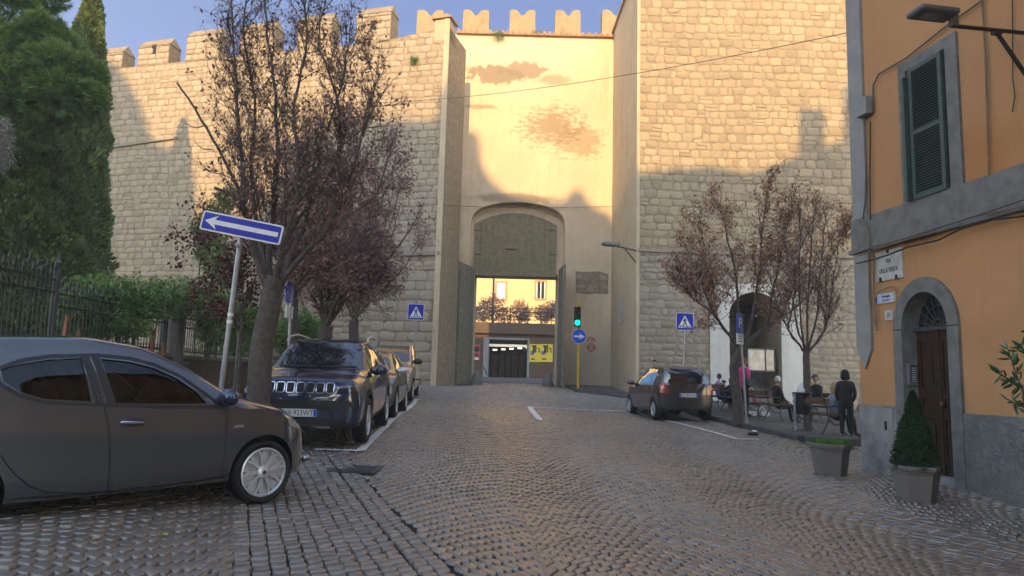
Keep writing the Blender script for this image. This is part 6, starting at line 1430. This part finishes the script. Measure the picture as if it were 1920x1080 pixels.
for (a,b,lb) in((((104,660,14.6),(128,592,14.6)),0,'left'),(((283,665,16.5),(288,618,16.5)),0,'right')):
    p,q=at(*a[0]),at(*a[1]); k=MB(); p=p.copy(); p.z=fzz(p.y); k.tube([p,q],.05,4); k.tube([p+Vector((.35,0,0)),q+Vector((.25,0,-.3))],.04,4); o=k.build('wooden_prop',simple('orange timber %s'%lb,(.34,.12,.05),.8)); tag(o,'orange timber prop behind the iron fence, the %s one of two'%lb,'timber prop')
# generic flat sign pieces: local x right, z up, facing -y
def sgn(name,polys,mats,parent,y0=-.004,dy=.0015):
    k=MB()
    for i,(poly,mi) in enumerate(polys): k.prism(poly,y0-dy*(i+1),y0-dy*i,lambda a,b,d:Vector((a,d,b)),mi)
    return k.build(name,mats,parent)
# one-way sign
B=gpt(405,800); p0=at(415,725,8.5); p1=at(452,436,8.5); d=(p1-p0).normalized(); t=(float(gz(p0.x,8.5))-.1-p0.z)/d.z; foot=p0+d*t
r=thing('one_way_sign','blue one way sign with white arrow on leaning grey pole by the plum tree','road sign',foot)
k=MB(); k.tube([(0,0,0),p1-foot],.030,12); k.build('pole',M['galv'],r,smooth=True)
C=at(453.5,427,8.42)-foot; W_,H_=1.0,.235; q=thing('x','x','x'); bpy.data.objects.remove(q)
pn=MB(); pn.prism(rounded([(-W_/2,-H_/2),(W_/2,-H_/2),(W_/2,H_/2),(-W_/2,H_/2)],.03),-.012,.012,lambda a,b,d:Vector((a,d,b))); pn=pn.build('sign_panel',M['white_sign'],r); pn.location=C; pn.rotation_euler=(0,R(10.3),R(-2))
w_,h_=W_/2-.018,H_/2-.018
sgn('blue_field',[(rounded([(-w_,-h_),(w_,-h_),(w_,h_),(-w_,h_)],.022),0)],[M['blue_sign']],pn,-.0125)
sgn('arrow',[([(-.455,0),(-.30,-.085),(-.335,-.028),(.455,-.028),(.455,.028),(-.335,.028),(-.30,.085)],0)],[M['white_sign']],pn,-.0145)
for z in(-.17,-.02): 
    k=MB(); pp=(p1-foot)+d*z; k.lathe([(.036,-.02),(.036,.02)],12,M=Matrix.Translation(pp)); k.bbox(pp+Vector((-.02,-.09,-.015)),pp+Vector((.02,-.03,.015))); k.build('clamp',M['galv'],r)
for f in(.42,.63,.66):
    k=MB(); pp=(p1-foot)*f; k.lathe([(.0335,-.02),(.0335,.02)],12,M=Matrix.Translation(pp)); k.build('band' if f==.42 else 'sticker',M['galv'] if f==.42 else M['white_sign'],r)
# pole seen edge-on further back
p=at(543,700,12.6); p.z=float(gz(p.x,p.y)); top=at(546,536,12.6); r=thing('parking_sign','blue sign seen edge on atop a slim grey pole left of the SUV roof','road sign',p)
k=MB(); k.tube([(0,0,0),top-p],.024,8); k.build('pole',M['galv'],r,smooth=True)
k=MB(); k.box(top-p+Vector((.0,-.03,-.15)),(.03,.4,.32)); k.build('sign_panel',M['blue_sign'],r); k=MB(); k.box(top-p+Vector((.0,-.03,-.47)),(.028,.38,.22)); k.build('sign_tag',M['white_sign'],r)
# pedestrian crossing signs
def crossing(label,cx,cy,Y,bx_,size,lean=0):
    c=at(cx,cy,Y); f=at(bx_,cy+60,Y); zg_=float(gz(f.x,Y)); dd=(c-f).normalized(); f=f+dd*((zg_-f.z)/dd.z); r=thing('crossing_sign',label,'road sign',f,0,'blue pedestrian crossing signs')
    k=MB(); k.tube([(0,.03,0),c-f+Vector((0,.03,size*.3))],.028,8); k.build('pole',M['galv'],r,smooth=True)
    h=size/2; k=MB(); k.prism(rounded([(-h,-h),(h,-h),(h,h),(-h,h)],.03),-.01,.0,lambda a,b,d:Vector((a,d,b))); pn=k.build('sign_panel',M['white_sign'],r); pn.location=c-f
    g=h-.015; sgn('blue_field',[(rounded([(-g,-g),(g,-g),(g,g),(-g,g)],.025),0)],[M['blue_sign']],pn,-.0105)
    s=size; tr=[(-.40*s,-.36*s),(.40*s,-.36*s),(0,.36*s)]; sgn('white_triangle',[(rounded(tr,.03),0)],[M['white_sign']],pn,-.0125)
    fig=[([(.035*s*math.cos(a*PI/5),.20*s+.035*s*math.sin(a*PI/5)) for a in range(10)],0),([(-.05*s,.15*s),(.05*s,.15*s),(.12*s,.02*s),(.09*s,0),(.045*s,.08*s),(.05*s,-.05*s),(.13*s,-.22*s),(.08*s,-.24*s),(0,-.08*s),(-.08*s,-.24*s),(-.13*s,-.22*s),(-.05*s,-.05*s),(-.045*s,.08*s),(-.10*s,0),(-.13*s,.02*s)],0)]
    k=MB()
    for poly,_ in fig: k.prism(poly,-.0155,-.0142,lambda a,b,d:Vector((a,d,b)))
    k.build('walking_figure',M['black'],pn)
    k=MB()
    for x0 in(-.30,-.15,-.03,.10,.22): k.prism([(x0*s,-.33*s),(x0*s+.07*s,-.33*s),(x0*s+.075*s,-.23*s),(x0*s+.03*s,-.23*s)] if x0<0 else [(x0*s,-.33*s),(x0*s+.07*s,-.33*s),(x0*s+.04*s,-.23*s),(x0*s-.005*s,-.23*s)],-.0156,-.0143,lambda a,b,d:Vector((a,d,b)))
    k.build('zebra_stripes',M['black'],pn)
crossing('blue pedestrian crossing sign against the left wall above the pale van',780,585,26.6,779,.60)
crossing('blue pedestrian crossing sign against the tower wall above the parked MPV',1284,603,24.6,1282,.60)
# traffic light on yellow pole
f=at(1084,731,29); f.z=float(gz(f.x,f.y))+.0; r=thing('traffic_light','traffic light showing green on a yellow pole with blue arrow disc','traffic light',f)
top=at(1085,562,29); k=MB(); k.tube([(0,0,0),(0,0,top.z-f.z)],.062,10); k.lathe([(.10,0),(.10,.05),(.062,.07)],10); k.build('pole',M['ypole'],r,smooth=True)
zc=at(1080,594,29).z-f.z; k=MB(); k.rbox((-.09,-.14,zc),(.27,.20,.80),.03); k.build('signal_head',M['trim'],r)
for i,(mm,nm) in enumerate(((simple('unlit red lens',(.09,.012,.01),.3),'red_lens'),(simple('unlit amber lens',(.09,.05,.01),.3),'amber_lens'),(emis('lit green lens',(.0,.95,.55),2.6),'green_lens'))):
    z=zc+.255-i*.255; Mx=Matrix.Translation((-.09,-.242,z))@Matrix.Rotation(PI/2,4,'X'); k=MB(); k.lathe([(.098,.0),(.09,.012),(.001,.022)],18,M=Mx); l=k.build(nm,mm,r,smooth=True)
    k=MB(); nn=12; vs=[];fs=[]
    for j in range(nn+1):
        a=PI*j/nn; 
        for y,rr in((-.24,.112),(-.40,.108)): vs.append((-.09+rr*math.cos(a),y,z+rr*math.sin(a)))
        for y,rr in((-.24,.118),(-.40,.114)): vs.append((-.09+rr*math.cos(a),y,z+rr*math.sin(a)))
    for j in range(nn): a=4*j; fs+=[(a,a+1,a+5,a+4),(a+2,a+3,a+7,a+6),(a+1,a+3,a+7,a+5)]
    k.add(vs,fs); k.build('visor',M['trim'],l)
zd=at(1085,631,29).z-f.z; Mx=Matrix.Translation((.0,-.09,zd))@Matrix.Rotation(PI/2,4,'X'); k=MB(); k.lathe([(.001,0),(.30,0),(.30,.012),(.001,.012)],32,M=Mx); ds=k.build('sign_disc',M['white_sign'],r)
k=MB(); k.lathe([(.001,.0125),(.282,.0125),(.282,.014),(.001,.014)],32,M=Mx); k.build('blue_disc',M['blue_cir'],ds)
k=MB(); k.prism([(-.21,-.035),(.03,-.035),(-.0,-.125),(.23,0),(0,.125),(.03,.035),(-.21,.035)],-.1065,-.1045,lambda a,b,d:Vector((a,d,zd+b))); k.build('arrow',M['white_sign'],ds)
# wall lamp on the plastered reveal of the tower
S=at(1189,478,26.7); E=at(1160,463,26.2); r=thing('wall_lamp','small grey floodlight on a bracket at the tower corner right of the gate','street lamp',S)
S2=at(1193,470,26.36); k=MB(); k.tube([S2,at(1158,462,25.9)],.03,6); k.tube([at(1192,492,26.36),at(1172,467,26.1)],.026,6); wp(r,k.build('bracket_arm',M['iron_grey'],smooth=True))
a=at(1128,458,25.6);b=at(1158,458,25.9); k=MB(); c=(a+b)/2; k.rbox(c,(.55,.30,.13),.03,rot=Matrix.Rotation(.35,3,'Z')); k.rbox(b+Vector((.03,0,-.03)),(.10,.1,.2),.02); wp(r,k.build('lamp_housing',M['lampgrey']))
# plaque and exposed stone on the reveal
dR=Vector((XR-TX,YG-TY,0)).normalized(); nR=Vector((dR.y,-dR.x,0)); nR=nR if nR.x<0 else -nR
c=hit(1167,582,Vector((TX,TY,0)),nR); r=thing('marble_plaque','narrow white marble inscription plaque on the plastered tower reveal','plaque',c)
k=MB(); Fp=lambda a,b,d:c+dR*a+nR*(d+.05)+Vector((0,0,b)); k.prism([(-.28,-.50),(.28,-.50),(.28,.50),(-.28,.50)],-.02,.02,Fp); wp(r,k.build('slab',M['marble']))
k=MB()
for i in range(9): k.prism([(-.22,.38-i*.095),(.20-.08*(i%3),.38-i*.095),(.20-.08*(i%3),.41-i*.095),(-.22,.41-i*.095)],.0205,.022,Fp)
wp(r,k.build('inscription',M['lettergrey']))
# red scrawl on the plaster by the traffic light
k=MB(); red=simple('red spray paint',(.45,.05,.03),.7)
for pts in([(1101,640),(1103,634),(1108,632),(1113,634),(1116,640)],[(1102,648),(1108,644),(1115,648),(1113,656),(1108,659),(1103,655),(1102,648)],[(1100,652),(1105,650),(1112,650),(1117,653)],[(1104,638),(1107,637)],[(1110,637),(1113,638)]):
    k.tube([at(x,y,YG-.012) for x,y in pts],.022,4)
wp(groot,k.build('graffiti',red))
# overhead cable
A=at(560,190,28.0); B=at(1609,57,12.4); k=MB(); P=[]
for i in range(41):
    t=i/40; q=A.lerp(B,t); q.z-=1.15*4*t*(1-t)*.45; P.append(q)
k.tube(P,.008,5); tag(k.build('overhead_cable',M['cable'],smooth=True),'thin cable sagging across the square from the left wall to the ochre house','cable')
k=MB(); k.tube([at(832,385,27.9),at(900,388,31.95),at(1000,390,31.9),at(1150,387,31.9),at(1196,384,26.3)],.012,5); tag(k.build('overhead_cable',M['cable'],smooth=True),'thin wire strung across the gate plaster just above the arch','cable')
# benches
def bench(label,cx,cy_,rz,L=1.55,group='park benches on the right pavement'):
    z=float(gz(cx,cy_))+.14; r=thing('park_bench',label,'bench',(cx,cy_,z),rz,group)
    k=MB()
    for j,y in enumerate((-.14,-.045,.05,.145)): k.rbox((0,y+.05,.44+.008*j),(L,.082,.03),.006)
    k.build('seat',M['wood_bench'],r)
    k=MB()
    for j,(y,z_) in enumerate(((-.22,.76),(-.185,.64))): k.rbox((0,y,z_),(L,.03,.15 if j==0 else .05),.006,rot=Matrix.Rotation(-.25,3,'X'))
    k.build('backrest',M['wood_bench'],r)
    for x in(-L/2+.12,L/2-.12):
        k=MB(); k.tube([(x,-.34,0),(x,-.27,.10),(x,-.17,.30),(x,-.155,.42),(x,-.20,.62),(x,-.27,.86),(x,-.31,.88)],.021,6)
        k.tube([(x,.30,0),(x,.22,.06),(x,.17,.20),(x,.22,.38),(x,.18,.42),(x,-.155,.41)],.020,6)
        k.tube([(x,-.20,.64),(x,0,.66),(x,.20,.64),(x,.26,.57),(x,.20,.50),(x,.14,.53),(x,.17,.58)],.016,6); k.tube([(x,-.16,.36),(x,0,.22),(x,.17,.24)],.014,6)
        k.build('leg',M['iron_grey'],r,smooth=True)
    return r
bR=R(-97)+PI*0
b1=at(1536,800,17.7); b2=at(1431,780,21.2); b3=at(1352,770,23.6)
bench('brown slatted bench nearest the ochre house, back turned to the road',b1.x,b1.y,R(-82)); bench('brown slatted bench between leaning tree and litter bin',b2.x,b2.y,R(-82)); bench('slatted bench partly hidden behind the parked MPV',b3.x,b3.y,R(-82))
b4=at(1530,790,21.6); bench('slatted bench under the seated man in a cap, facing the road',b4.x+.25,b4.y,R(98))
# parking sign at the kerb
f=at(1400,790,19.2); f.z=float(gz(f.x,f.y))+.13; top=at(1386,585,19.2); r=thing('parking_sign','blue letter P sign with white tag on leaning grey pole by the kerb','road sign',f)
k=MB(); k.tube([(0,0,0),top-f],.028,10); k.build('pole',M['galv'],r,smooth=True)
Pn=link('sign_panel',bpy.data.meshes.new('x'),r); bpy.data.objects.remove(Pn)
k=MB(); k.prism(rounded([(-.2,-.22),(.2,-.22),(.2,.30),(-.2,.30)],.03),-.012,.012,lambda a,b,d:Vector((a,d,b))); pn=k.build('sign_panel',M['blue_sign'],r); c=at(1387,609,19.15)-f; pn.location=c; pn.rotation_euler=(0,0,R(48)); text('P',.40,M['white_sign'],pn,(0,-.0125,.03),(PI/2,0,0))
k=MB(); k.bbox((-.2,-.012,-.52),(.2,.012,-.24)); tg_=k.build('sign_tag',M['white_sign'],r); tg_.location=c; tg_.rotation_euler=(0,0,R(48))
k=MB()
for i in range(3): k.bbox((-.14,-.014,-.32-i*.07),(.12-.06*(i%2),-.0125,-.29-i*.07))
k.build('tag_print',M['black'],tg_)
# litter bin on its post
f=at(1491,800,17.9); f.z=float(gz(f.x,f.y))+.13; r=thing('litter_bin','dark litter bin on a grey post at the kerb, white bag on top','litter bin',f)
k=MB(); k.tube([(0,0,0),(0,0,.90)],.034,10); k.build('post',M['galv'],r,smooth=True)
k=MB(); k.lathe([(.17,.40),(.20,.45),(.22,.88),(.24,.90),(.24,.93),(.20,.94),(.20,.60)],18,M=Matrix.Translation((.27,.18,0))); k.build('bin_body',M['iron'],r,smooth=True)
k=MB(); k.lathe([(.14,.93),(.15,.98),(.10,1.08),(.06,1.16),(.04,1.18)],9,M=Matrix.Translation((.29,.18,0))); k.build('bag',M['white_sign'],r,smooth=True)
# drain cover, litter, doormat stone
p=gpt(655,882); z=float(gz(p.x,p.y)); k=MB()
for i in range(7): k.bbox((p.x-.34,p.y-.28+i*.085,z+.012),(p.x+.34,p.y-.24+i*.085,z+.026))
k.bbox((p.x-.38,p.y-.32,z),(p.x+.38,p.y+.34,z+.017)); tag(k.build('drain_cover',M['iron_grey']),'worn iron drain grate in the cobbles before the navy SUV','drain cover')
p=gpt(1412,818); k=MB(); Mx=Matrix.Translation((p.x,p.y,float(gz(p.x,p.y))+.02))
k.lathe([(.001,.0),(.11,.01),(.13,.04),(.09,.08),(.02,.10)],9,0,M=Mx@Matrix.Diagonal((1.1,.7,1,1))); k.lathe([(.001,.09),(.07,.095),(.06,.12),(.001,.13)],7,1,M=Mx@Matrix.Translation((.03,0,-.005))); tag(k.build('litter',[M['black'],M['white_sign']],smooth=False),'crumpled black and white litter at the end of the painted line','litter')
# toy pushchair behind the middle bench
f=at(1423,778,22.2); f.z=float(gz(f.x,f.y))+.14; r=thing('toy_pushchair','small pink and white toy pushchair seen under the middle bench','pushchair',f)
k=MB(); k.rbox((0,0,.36),(.34,.3,.10),.04); k.rbox((-.12,0,.52),(.10,.3,.34),.04); k.build('seat',simple('pink cloth',(.60,.22,.30),.8),r,smooth=True)
k=MB(); 
for y in(-.15,.15): k.tube([(-.25,y,.85),(.0,y,.36),(.2,y,.1)],.012,5); k.tube([(.15,y,.36),(-.2,y,.08)],.012,5)
k.tube([(-.25,-.15,.85),(-.25,.15,.85)],.012,5); k.build('frame',M['white_sign'],r)
for (x,y) in((.2,-.15),(.2,.15),(-.2,-.15),(-.2,.15)):
    k=MB(); k.lathe([(.03,-.02),(.075,-.02),(.075,.02),(.03,.02)],12,M=Matrix.Translation((x,y,.078))@Matrix.Rotation(PI/2,4,'X')); k.build('wheel',M['white_sign'],r)
# ================================================================ people
def person(label,loc,rz,pose,H=1.68,top=(.02,.02,.022),legs=(.03,.035,.05),shoe=(.02,.02,.02),skin=(.42,.24,.17),hair=(.03,.02,.015),headgear=None,hcol=(.02,.02,.02),longhair=False,look=0.0,glasses=False,arms='down',cross=False,slim=1.0,tilt=0.0,soles=None):
    """one continuous skinned figure; local +y is where the body faces, z=0 the ground it stands on"""
    r=thing('person',label,'person',loc,rz); s=H/1.70; J={}; E=[]; R_={}
    def j(n,p,rad,par=None): J[n]=Vector(p)*s; R_[n]=rad*s*slim; (E.append((par,n)) if par else None)
    if pose=='stand':
        ph=.92; j('pel',(0,0,ph),.145); j('sp',(0,.005,1.10),.135,'pel'); j('ch',(0,0,1.30),.150,'sp'); j('ub',(0,-.01,1.42),.115,'ch')
    else:
        ph=.50; j('pel',(0,0,ph),.155); j('sp',(0,-.02+tilt*.5,.70),.140,'pel'); j('ch',(0,-.02+tilt,.90),.150,'sp'); j('ub',(0,-.01+tilt*1.2,1.02),.115,'ch')
    zt=J['ub'].z/s; yt=J['ub'].y/s
    j('nk',(0,yt+.01,zt+.10),.055,'ub'); j('hb',(0,yt+.02,zt+.16),.058,'nk')
    for sd,a in((-1,'r'),(1,'l')):
        j('sh'+a,(sd*.17,yt,zt-.02),.070,'ub')
        if arms=='down': el=(sd*.235,yt-.02,zt-.30); wr=(sd*.235,yt+.08,zt-.54); hd=(sd*.225,yt+.11,zt-.62); fd=Vector((0,.15,-1))
        elif arms=='lap': el=(sd*.23,yt+.06,zt-.28); wr=(sd*.10,yt+.28,zt-.40); hd=(sd*.05,yt+.34,zt-.41); fd=Vector((-sd*.5,1,-.1))
        elif arms=='pocket': el=(sd*.235,yt-.05,zt-.28); wr=(sd*.19,yt+.05,zt-.46); hd=(sd*.15,yt+.09,zt-.50); fd=Vector((-sd*.4,.6,-.6))
        else: el=(sd*.24,yt+.10,zt-.26); wr=(sd*.12,yt+.27,zt-.12); hd=(sd*.09,yt+.31,zt-.06); fd=Vector((0,.3,1))
        j('el'+a,el,.052,'sh'+a); j('wr'+a,wr,.034,'el'+a); j('hd'+a,hd,.034,'wr'+a)
        fd.normalize(); sd2=fd.cross(Vector((sd,0,0)) if abs(fd.x)<.5 else Vector((0,0,1))).normalized()
        for q in range(4):
            b=Vector(hd)+fd*.045+sd2*(q-1.5)*.020; ln=(.055,.072,.078,.068)[q]; j('f%d%s'%(q,a),b,.011,'hd'+a); j('g%d%s'%(q,a),b+fd*ln*.7+Vector((0,.006,-.006)),.0095,'f%d%s'%(q,a))
        b=Vector(hd)+sd2*-.035+fd*.01; j('t'+a,b,.012,'hd'+a); j('u'+a,b+fd*.03+sd2*-.018,.010,'t'+a)
        if pose=='stand':
            j('hp'+a,(sd*.095,0,.86),.105,'pel'); j('kn'+a,(sd*.11,.015,.48),.065,'hp'+a); j('an'+a,(sd*.115,-.02,.09),.046,'kn'+a); j('ft'+a,(sd*.13,.07,.045),.044,'an'+a); j('to'+a,(sd*.14,.15,.038),.036,'ft'+a)
        else:
            j('hp'+a,(sd*.10,.06,ph),.115,'pel')
            if cross and sd==1: j('kn'+a,(sd*.02,.44,ph+.14),.070,'hp'+a); j('an'+a,(-.22,.52,.40),.045,'kn'+a); j('ft'+a,(-.30,.56,.38),.042,'an'+a); j('to'+a,(-.37,.60,.40),.034,'ft'+a)
            else: j('kn'+a,(sd*.12,.44,ph+.01),.070,'hp'+a); j('an'+a,(sd*.12,.50,.09),.045,'kn'+a); j('ft'+a,(sd*.13,.58,.045),.044,'an'+a); j('to'+a,(sd*.13,.66,.038),.036,'ft'+a)
    names=list(J); me=bpy.data.meshes.new('body'); me.from_pydata([J[n] for n in names],[(names.index(a),names.index(b)) for a,b in E],[]); o=bpy.data.objects.new('body',me); COL.objects.link(o)
    md=o.modifiers.new('s','SKIN'); md.use_smooth_shade=True
    for i,n in enumerate(names): v=me.skin_vertices[0].data[i]; v.radius=(R_[n]*(1.12 if n in('ch','ub','pel','sp') else 1),R_[n]*(.80 if n in('ch','ub','sp') else 1)); v.use_root=(n=='pel')
    ms=o.modifiers.new('ss','SUBSURF'); ms.levels=1; ms.render_levels=1
    bpy.context.view_layer.update(); m2=bpy.data.meshes.new_from_object(o.evaluated_get(dg())); bpy.data.objects.remove(o)
    bm=bmesh.new(); bm.from_mesh(m2)
    # head: shaped from a sphere - jaw, brow, nose, ears
    hc=J['hb']+Vector((0,.012,.085))*s; Rh=Matrix.Rotation(look,4,'Z'); res=bmesh.ops.create_uvsphere(bm,u_segments=20,v_segments=14,radius=1); hv=res['verts']
    for v in hv:
        x,y,z=v.co; w=.074*(1-.20*max(0,-z)**1.2); dz=.112; yy=.092*(1 if y>0 else 1.06)
        if z<-.2 and y<0: yy*=.80
        nose=.022*math.exp(-((x/.16)**2+((z+.12)/.22)**2))*(y>.3); eye=-.007*(math.exp(-(((abs(x)-.36)/.16)**2+((z-.10)/.12)**2)))*(y>.3); ear=.014*math.exp(-(((y+.05)/.15)**2+((z+.02)/.25)**2))*(abs(x)>.85)
        v.co=Vector(hc)+Rh@(Vector((x*(w+ear),y*yy+nose+eye,z*dz))*s)
    for f in bm.faces: f.smooth=True
    fid={v for v in hv}
    segs=[(J[a],J[b],b) for a,b in E]
    for f in bm.faces:
        c=f.calc_center_median()
        if f.verts[0] in fid: f.material_index=2; continue
        best=min(segs,key=lambda g:((c-g[0])-(g[1]-g[0])*max(0,min(1,(c-g[0]).dot(g[1]-g[0])/max(1e-9,(g[1]-g[0]).length_squared)))).length); n=best[2]; b=n[:2]
        f.material_index={'sp':0,'ch':0,'ub':0,'sh':0,'el':0,'wr':0,'hp':1,'kn':1,'an':1,'ft':3,'to':3}.get(b,2)
        if n in('hb','nk'): f.material_index=2
        if pose=='stand' and b in('hp','sp') and c.z<.80*s: f.material_index=1
        elif pose=='stand' and b=='hp': f.material_index=0
    me=bpy.data.meshes.new('body'); bm.to_mesh(me); bm.free(); bpy.data.meshes.remove(m2)
    for nm,cc,rg in(('jacket cloth',top,.85),('trouser cloth',legs,.9),('skin',skin,.55),('shoe',shoe,.6)): me.materials.append(simple(nm,cc,rg,var=.2,scale=25,bump=.25 if nm[-5:]=='cloth' else 0,bscale=18,bdist=.02))
    link('body',me,r)
    T=Matrix.Translation(hc)@Rh
    def blob(name,fn,mat,n=18):
        bm=bmesh.new(); res=bmesh.ops.create_uvsphere(bm,u_segments=n,v_segments=12,radius=1); dl=[]
        for v in bm.verts:
            q=fn(v.co.copy()); 
            if q is None: dl.append(v)
            else: v.co=T@(q*s)
        bmesh.ops.delete(bm,geom=dl,context='VERTS')
        for f in bm.faces: f.smooth=True
        me=bpy.data.meshes.new(name); bm.to_mesh(me); bm.free(); me.materials.append(mat); return link(name,me,r)
    hm=simple('hair',hair,.75,var=.4,scale=30,bump=.5,bscale=40,bdist=.02)
    def hairf(v):
        if v.y>.25 and v.z<.42: return None
        if v.z<-.45 and not longhair: return None
        lum=1+.05*math.sin(v.x*13+v.z*9)+.04*math.sin(v.y*17)
        return Vector((v.x*.088,v.y*.105-.006,v.z*.125+.006))*lum if not(longhair and v.z<-.2) else Vector((v.x*.10,v.y*.10-.02,v.z*.26+.02))
    blob('hair',hairf,hm)
    if headgear=='beanie': blob('beanie',lambda v: None if v.z<.05 else Vector((v.x*.096,v.y*.115,v.z*.150+.005)),simple('knit',hcol,.95,bump=.6,bscale=60,bdist=.01))
    if headgear=='cap':
        blob('cap',lambda v: None if v.z<.25 else Vector((v.x*.094,v.y*.112,v.z*.135+.005)),simple('cap cloth',hcol,.9)); k=MB(); k.prism([(-.07,.08),(.07,.08),(.06,.17),(0,.19),(-.06,.17)],.035,.047,lambda a,b,d:T@(Vector((a,b,d))*s)); k.build('cap_peak',simple('cap cloth',hcol,.9),r)
    if headgear=='hood': blob('hood',lambda v: None if(v.y>.55 and abs(v.x)<.75) else Vector((v.x*(.112+.05*max(0,-v.z)),v.y*(.128+.03*max(0,-v.z))-.012,v.z*(.150+.04*max(0,-v.z))-.005)),simple('hood cloth',hcol,.9,bump=.4,bscale=25,bdist=.02))
    if glasses:
        for sx in(-1,1):
            k=MB(); k.lathe([(.001,.006),(.024,.005),(.026,0)],12,M=T@Matrix.Diagonal((s,s,s,1))@Matrix.Translation((sx*.031,.088,.012))@Matrix.Rotation(-PI/2,4,'X')); k.build('sunglass_lens',M['black'],r)
    else:
        for sx in(-1,1):
            k=MB(); k.lathe([(.001,.004),(.007,.003),(.009,0)],8,M=T@Matrix.Diagonal((s,s,s,1))@Matrix.Translation((sx*.028,.085,.012))@Matrix.Rotation(-PI/2,4,'X')); k.build('eye',M['black'],r)
    k=MB(); k.box((0,.088,-.048),(.042,.006,.007)); k.v=[tuple(T@(Vector(v)*s)) for v in k.v]; k.build('mouth',simple('lips',(.32,.12,.10),.6),r)
    return r
def gpos(px,py,Y,dz=.14):
    p=at(px,py,Y); return (p.x,p.y,float(gz(p.x,p.y))+dz)
FX=R(-82)          # the benches face away from the road
person('white haired woman in black coat and sunglasses sitting on the middle bench',gpos(1458,760,20.75,.10),FX,'sit',1.62,(.018,.018,.02),(.02,.022,.022),(.02,.02,.02),hair=(.72,.70,.64),look=R(70),glasses=True,arms='lap')
person('man in dark cap and black jacket, pale jeans crossed, on the far bench',gpos(1531,760,21.5,.10),R(110),'sit',1.74,(.016,.017,.020),(.36,.40,.46),(.55,.55,.52),hair=(.04,.03,.02),headgear='cap',hcol=(.06,.06,.065),cross=True,arms='lap',look=R(25))
person('child in black hooded jacket with white soled trainers standing by the house corner',gpos(1588,820,16.9),R(-25),'stand',1.47,(.012,.012,.014),(.014,.014,.016),(.5,.5,.48),headgear='hood',hcol=(.012,.012,.014),arms='pocket',slim=1.12)
person('person with reddish hair peeking out behind the ochre house corner',gpos(1626,820,16.2),R(90),'stand',1.52,(.45,.40,.38),(.05,.06,.10),hair=(.26,.09,.04),look=R(30))
person('blonde person in grey jacket sitting behind the hooded child',gpos(1566,800,17.5,.10),FX,'sit',1.55,(.20,.22,.25),(.03,.03,.04),hair=(.38,.25,.12),longhair=True,arms='lap')
pk=person('person in bright pink jacket standing behind the leaning tree trunk',gpos(1396,780,21.8),R(-60),'stand',1.68,(.55,.045,.22),(.022,.022,.03),(.03,.03,.03),hair=(.16,.07,.03),arms='pocket')
k=MB(); k.rbox((.24,-.12,1.02),(.20,.22,.30),.06); k.tube([(.24,-.12,1.17),(.16,-.14,1.42),(.02,-.10,1.46)],.012,5); k.v=[tuple(Matrix.Translation(pk.location)@Matrix.Rotation(R(-60),4,'Z')@Vector(v)) for v in k.v]; o=k.build('shoulder_bag',simple('bag cloth',(.03,.03,.035),.7),smooth=True); tag(o,'dark shoulder bag hanging beside the pink jacket','bag')
person('child in violet jacket and black beanie on the bench behind the MPV',gpos(1348,760,23.9,.10),FX,'sit',1.45,(.22,.16,.55),(.03,.03,.04),headgear='beanie',hcol=(.015,.015,.018),arms='lap',look=R(50))
person('child in navy coat and pale beanie on the bench behind the MPV',gpos(1357,765,23.3,.08),FX,'sit',1.36,(.03,.025,.06),(.03,.03,.035),headgear='beanie',hcol=(.45,.46,.48),arms='lap',look=R(40))
person('long brown haired girl in navy coat beside the leaning tree trunk',gpos(1370,765,23.0,.08),R(-60),'sit',1.42,(.03,.025,.06),(.03,.03,.035),hair=(.14,.06,.03),longhair=True,arms='up',look=R(90))
person('dark haired person whose head shows above the parked MPV roof',gpos(1228,740,25.0,0),R(150),'stand',1.50,(.05,.05,.05),(.03,.03,.04),hair=(.03,.02,.015))
# ---------------------------------------------------------------- thin sunlit haze round the whole place
hm=bpy.data.materials.new('haze'); hm.use_nodes=True; t_=hm.node_tree; t_.nodes.clear(); o_=t_.nodes.new('ShaderNodeOutputMaterial'); v_=t_.nodes.new('ShaderNodeVolumePrincipled'); v_.inputs['Color'].default_value=(.97,.88,.76,1); v_.inputs['Density'].default_value=.0019; v_.inputs['Anisotropy'].default_value=.0; t_.links.new(v_.outputs[0],o_.inputs['Volume'])
k=MB(); k.bbox((-75,-75,-3),(75,115,49)); tag(k.build('haze',hm),kind='stuff')
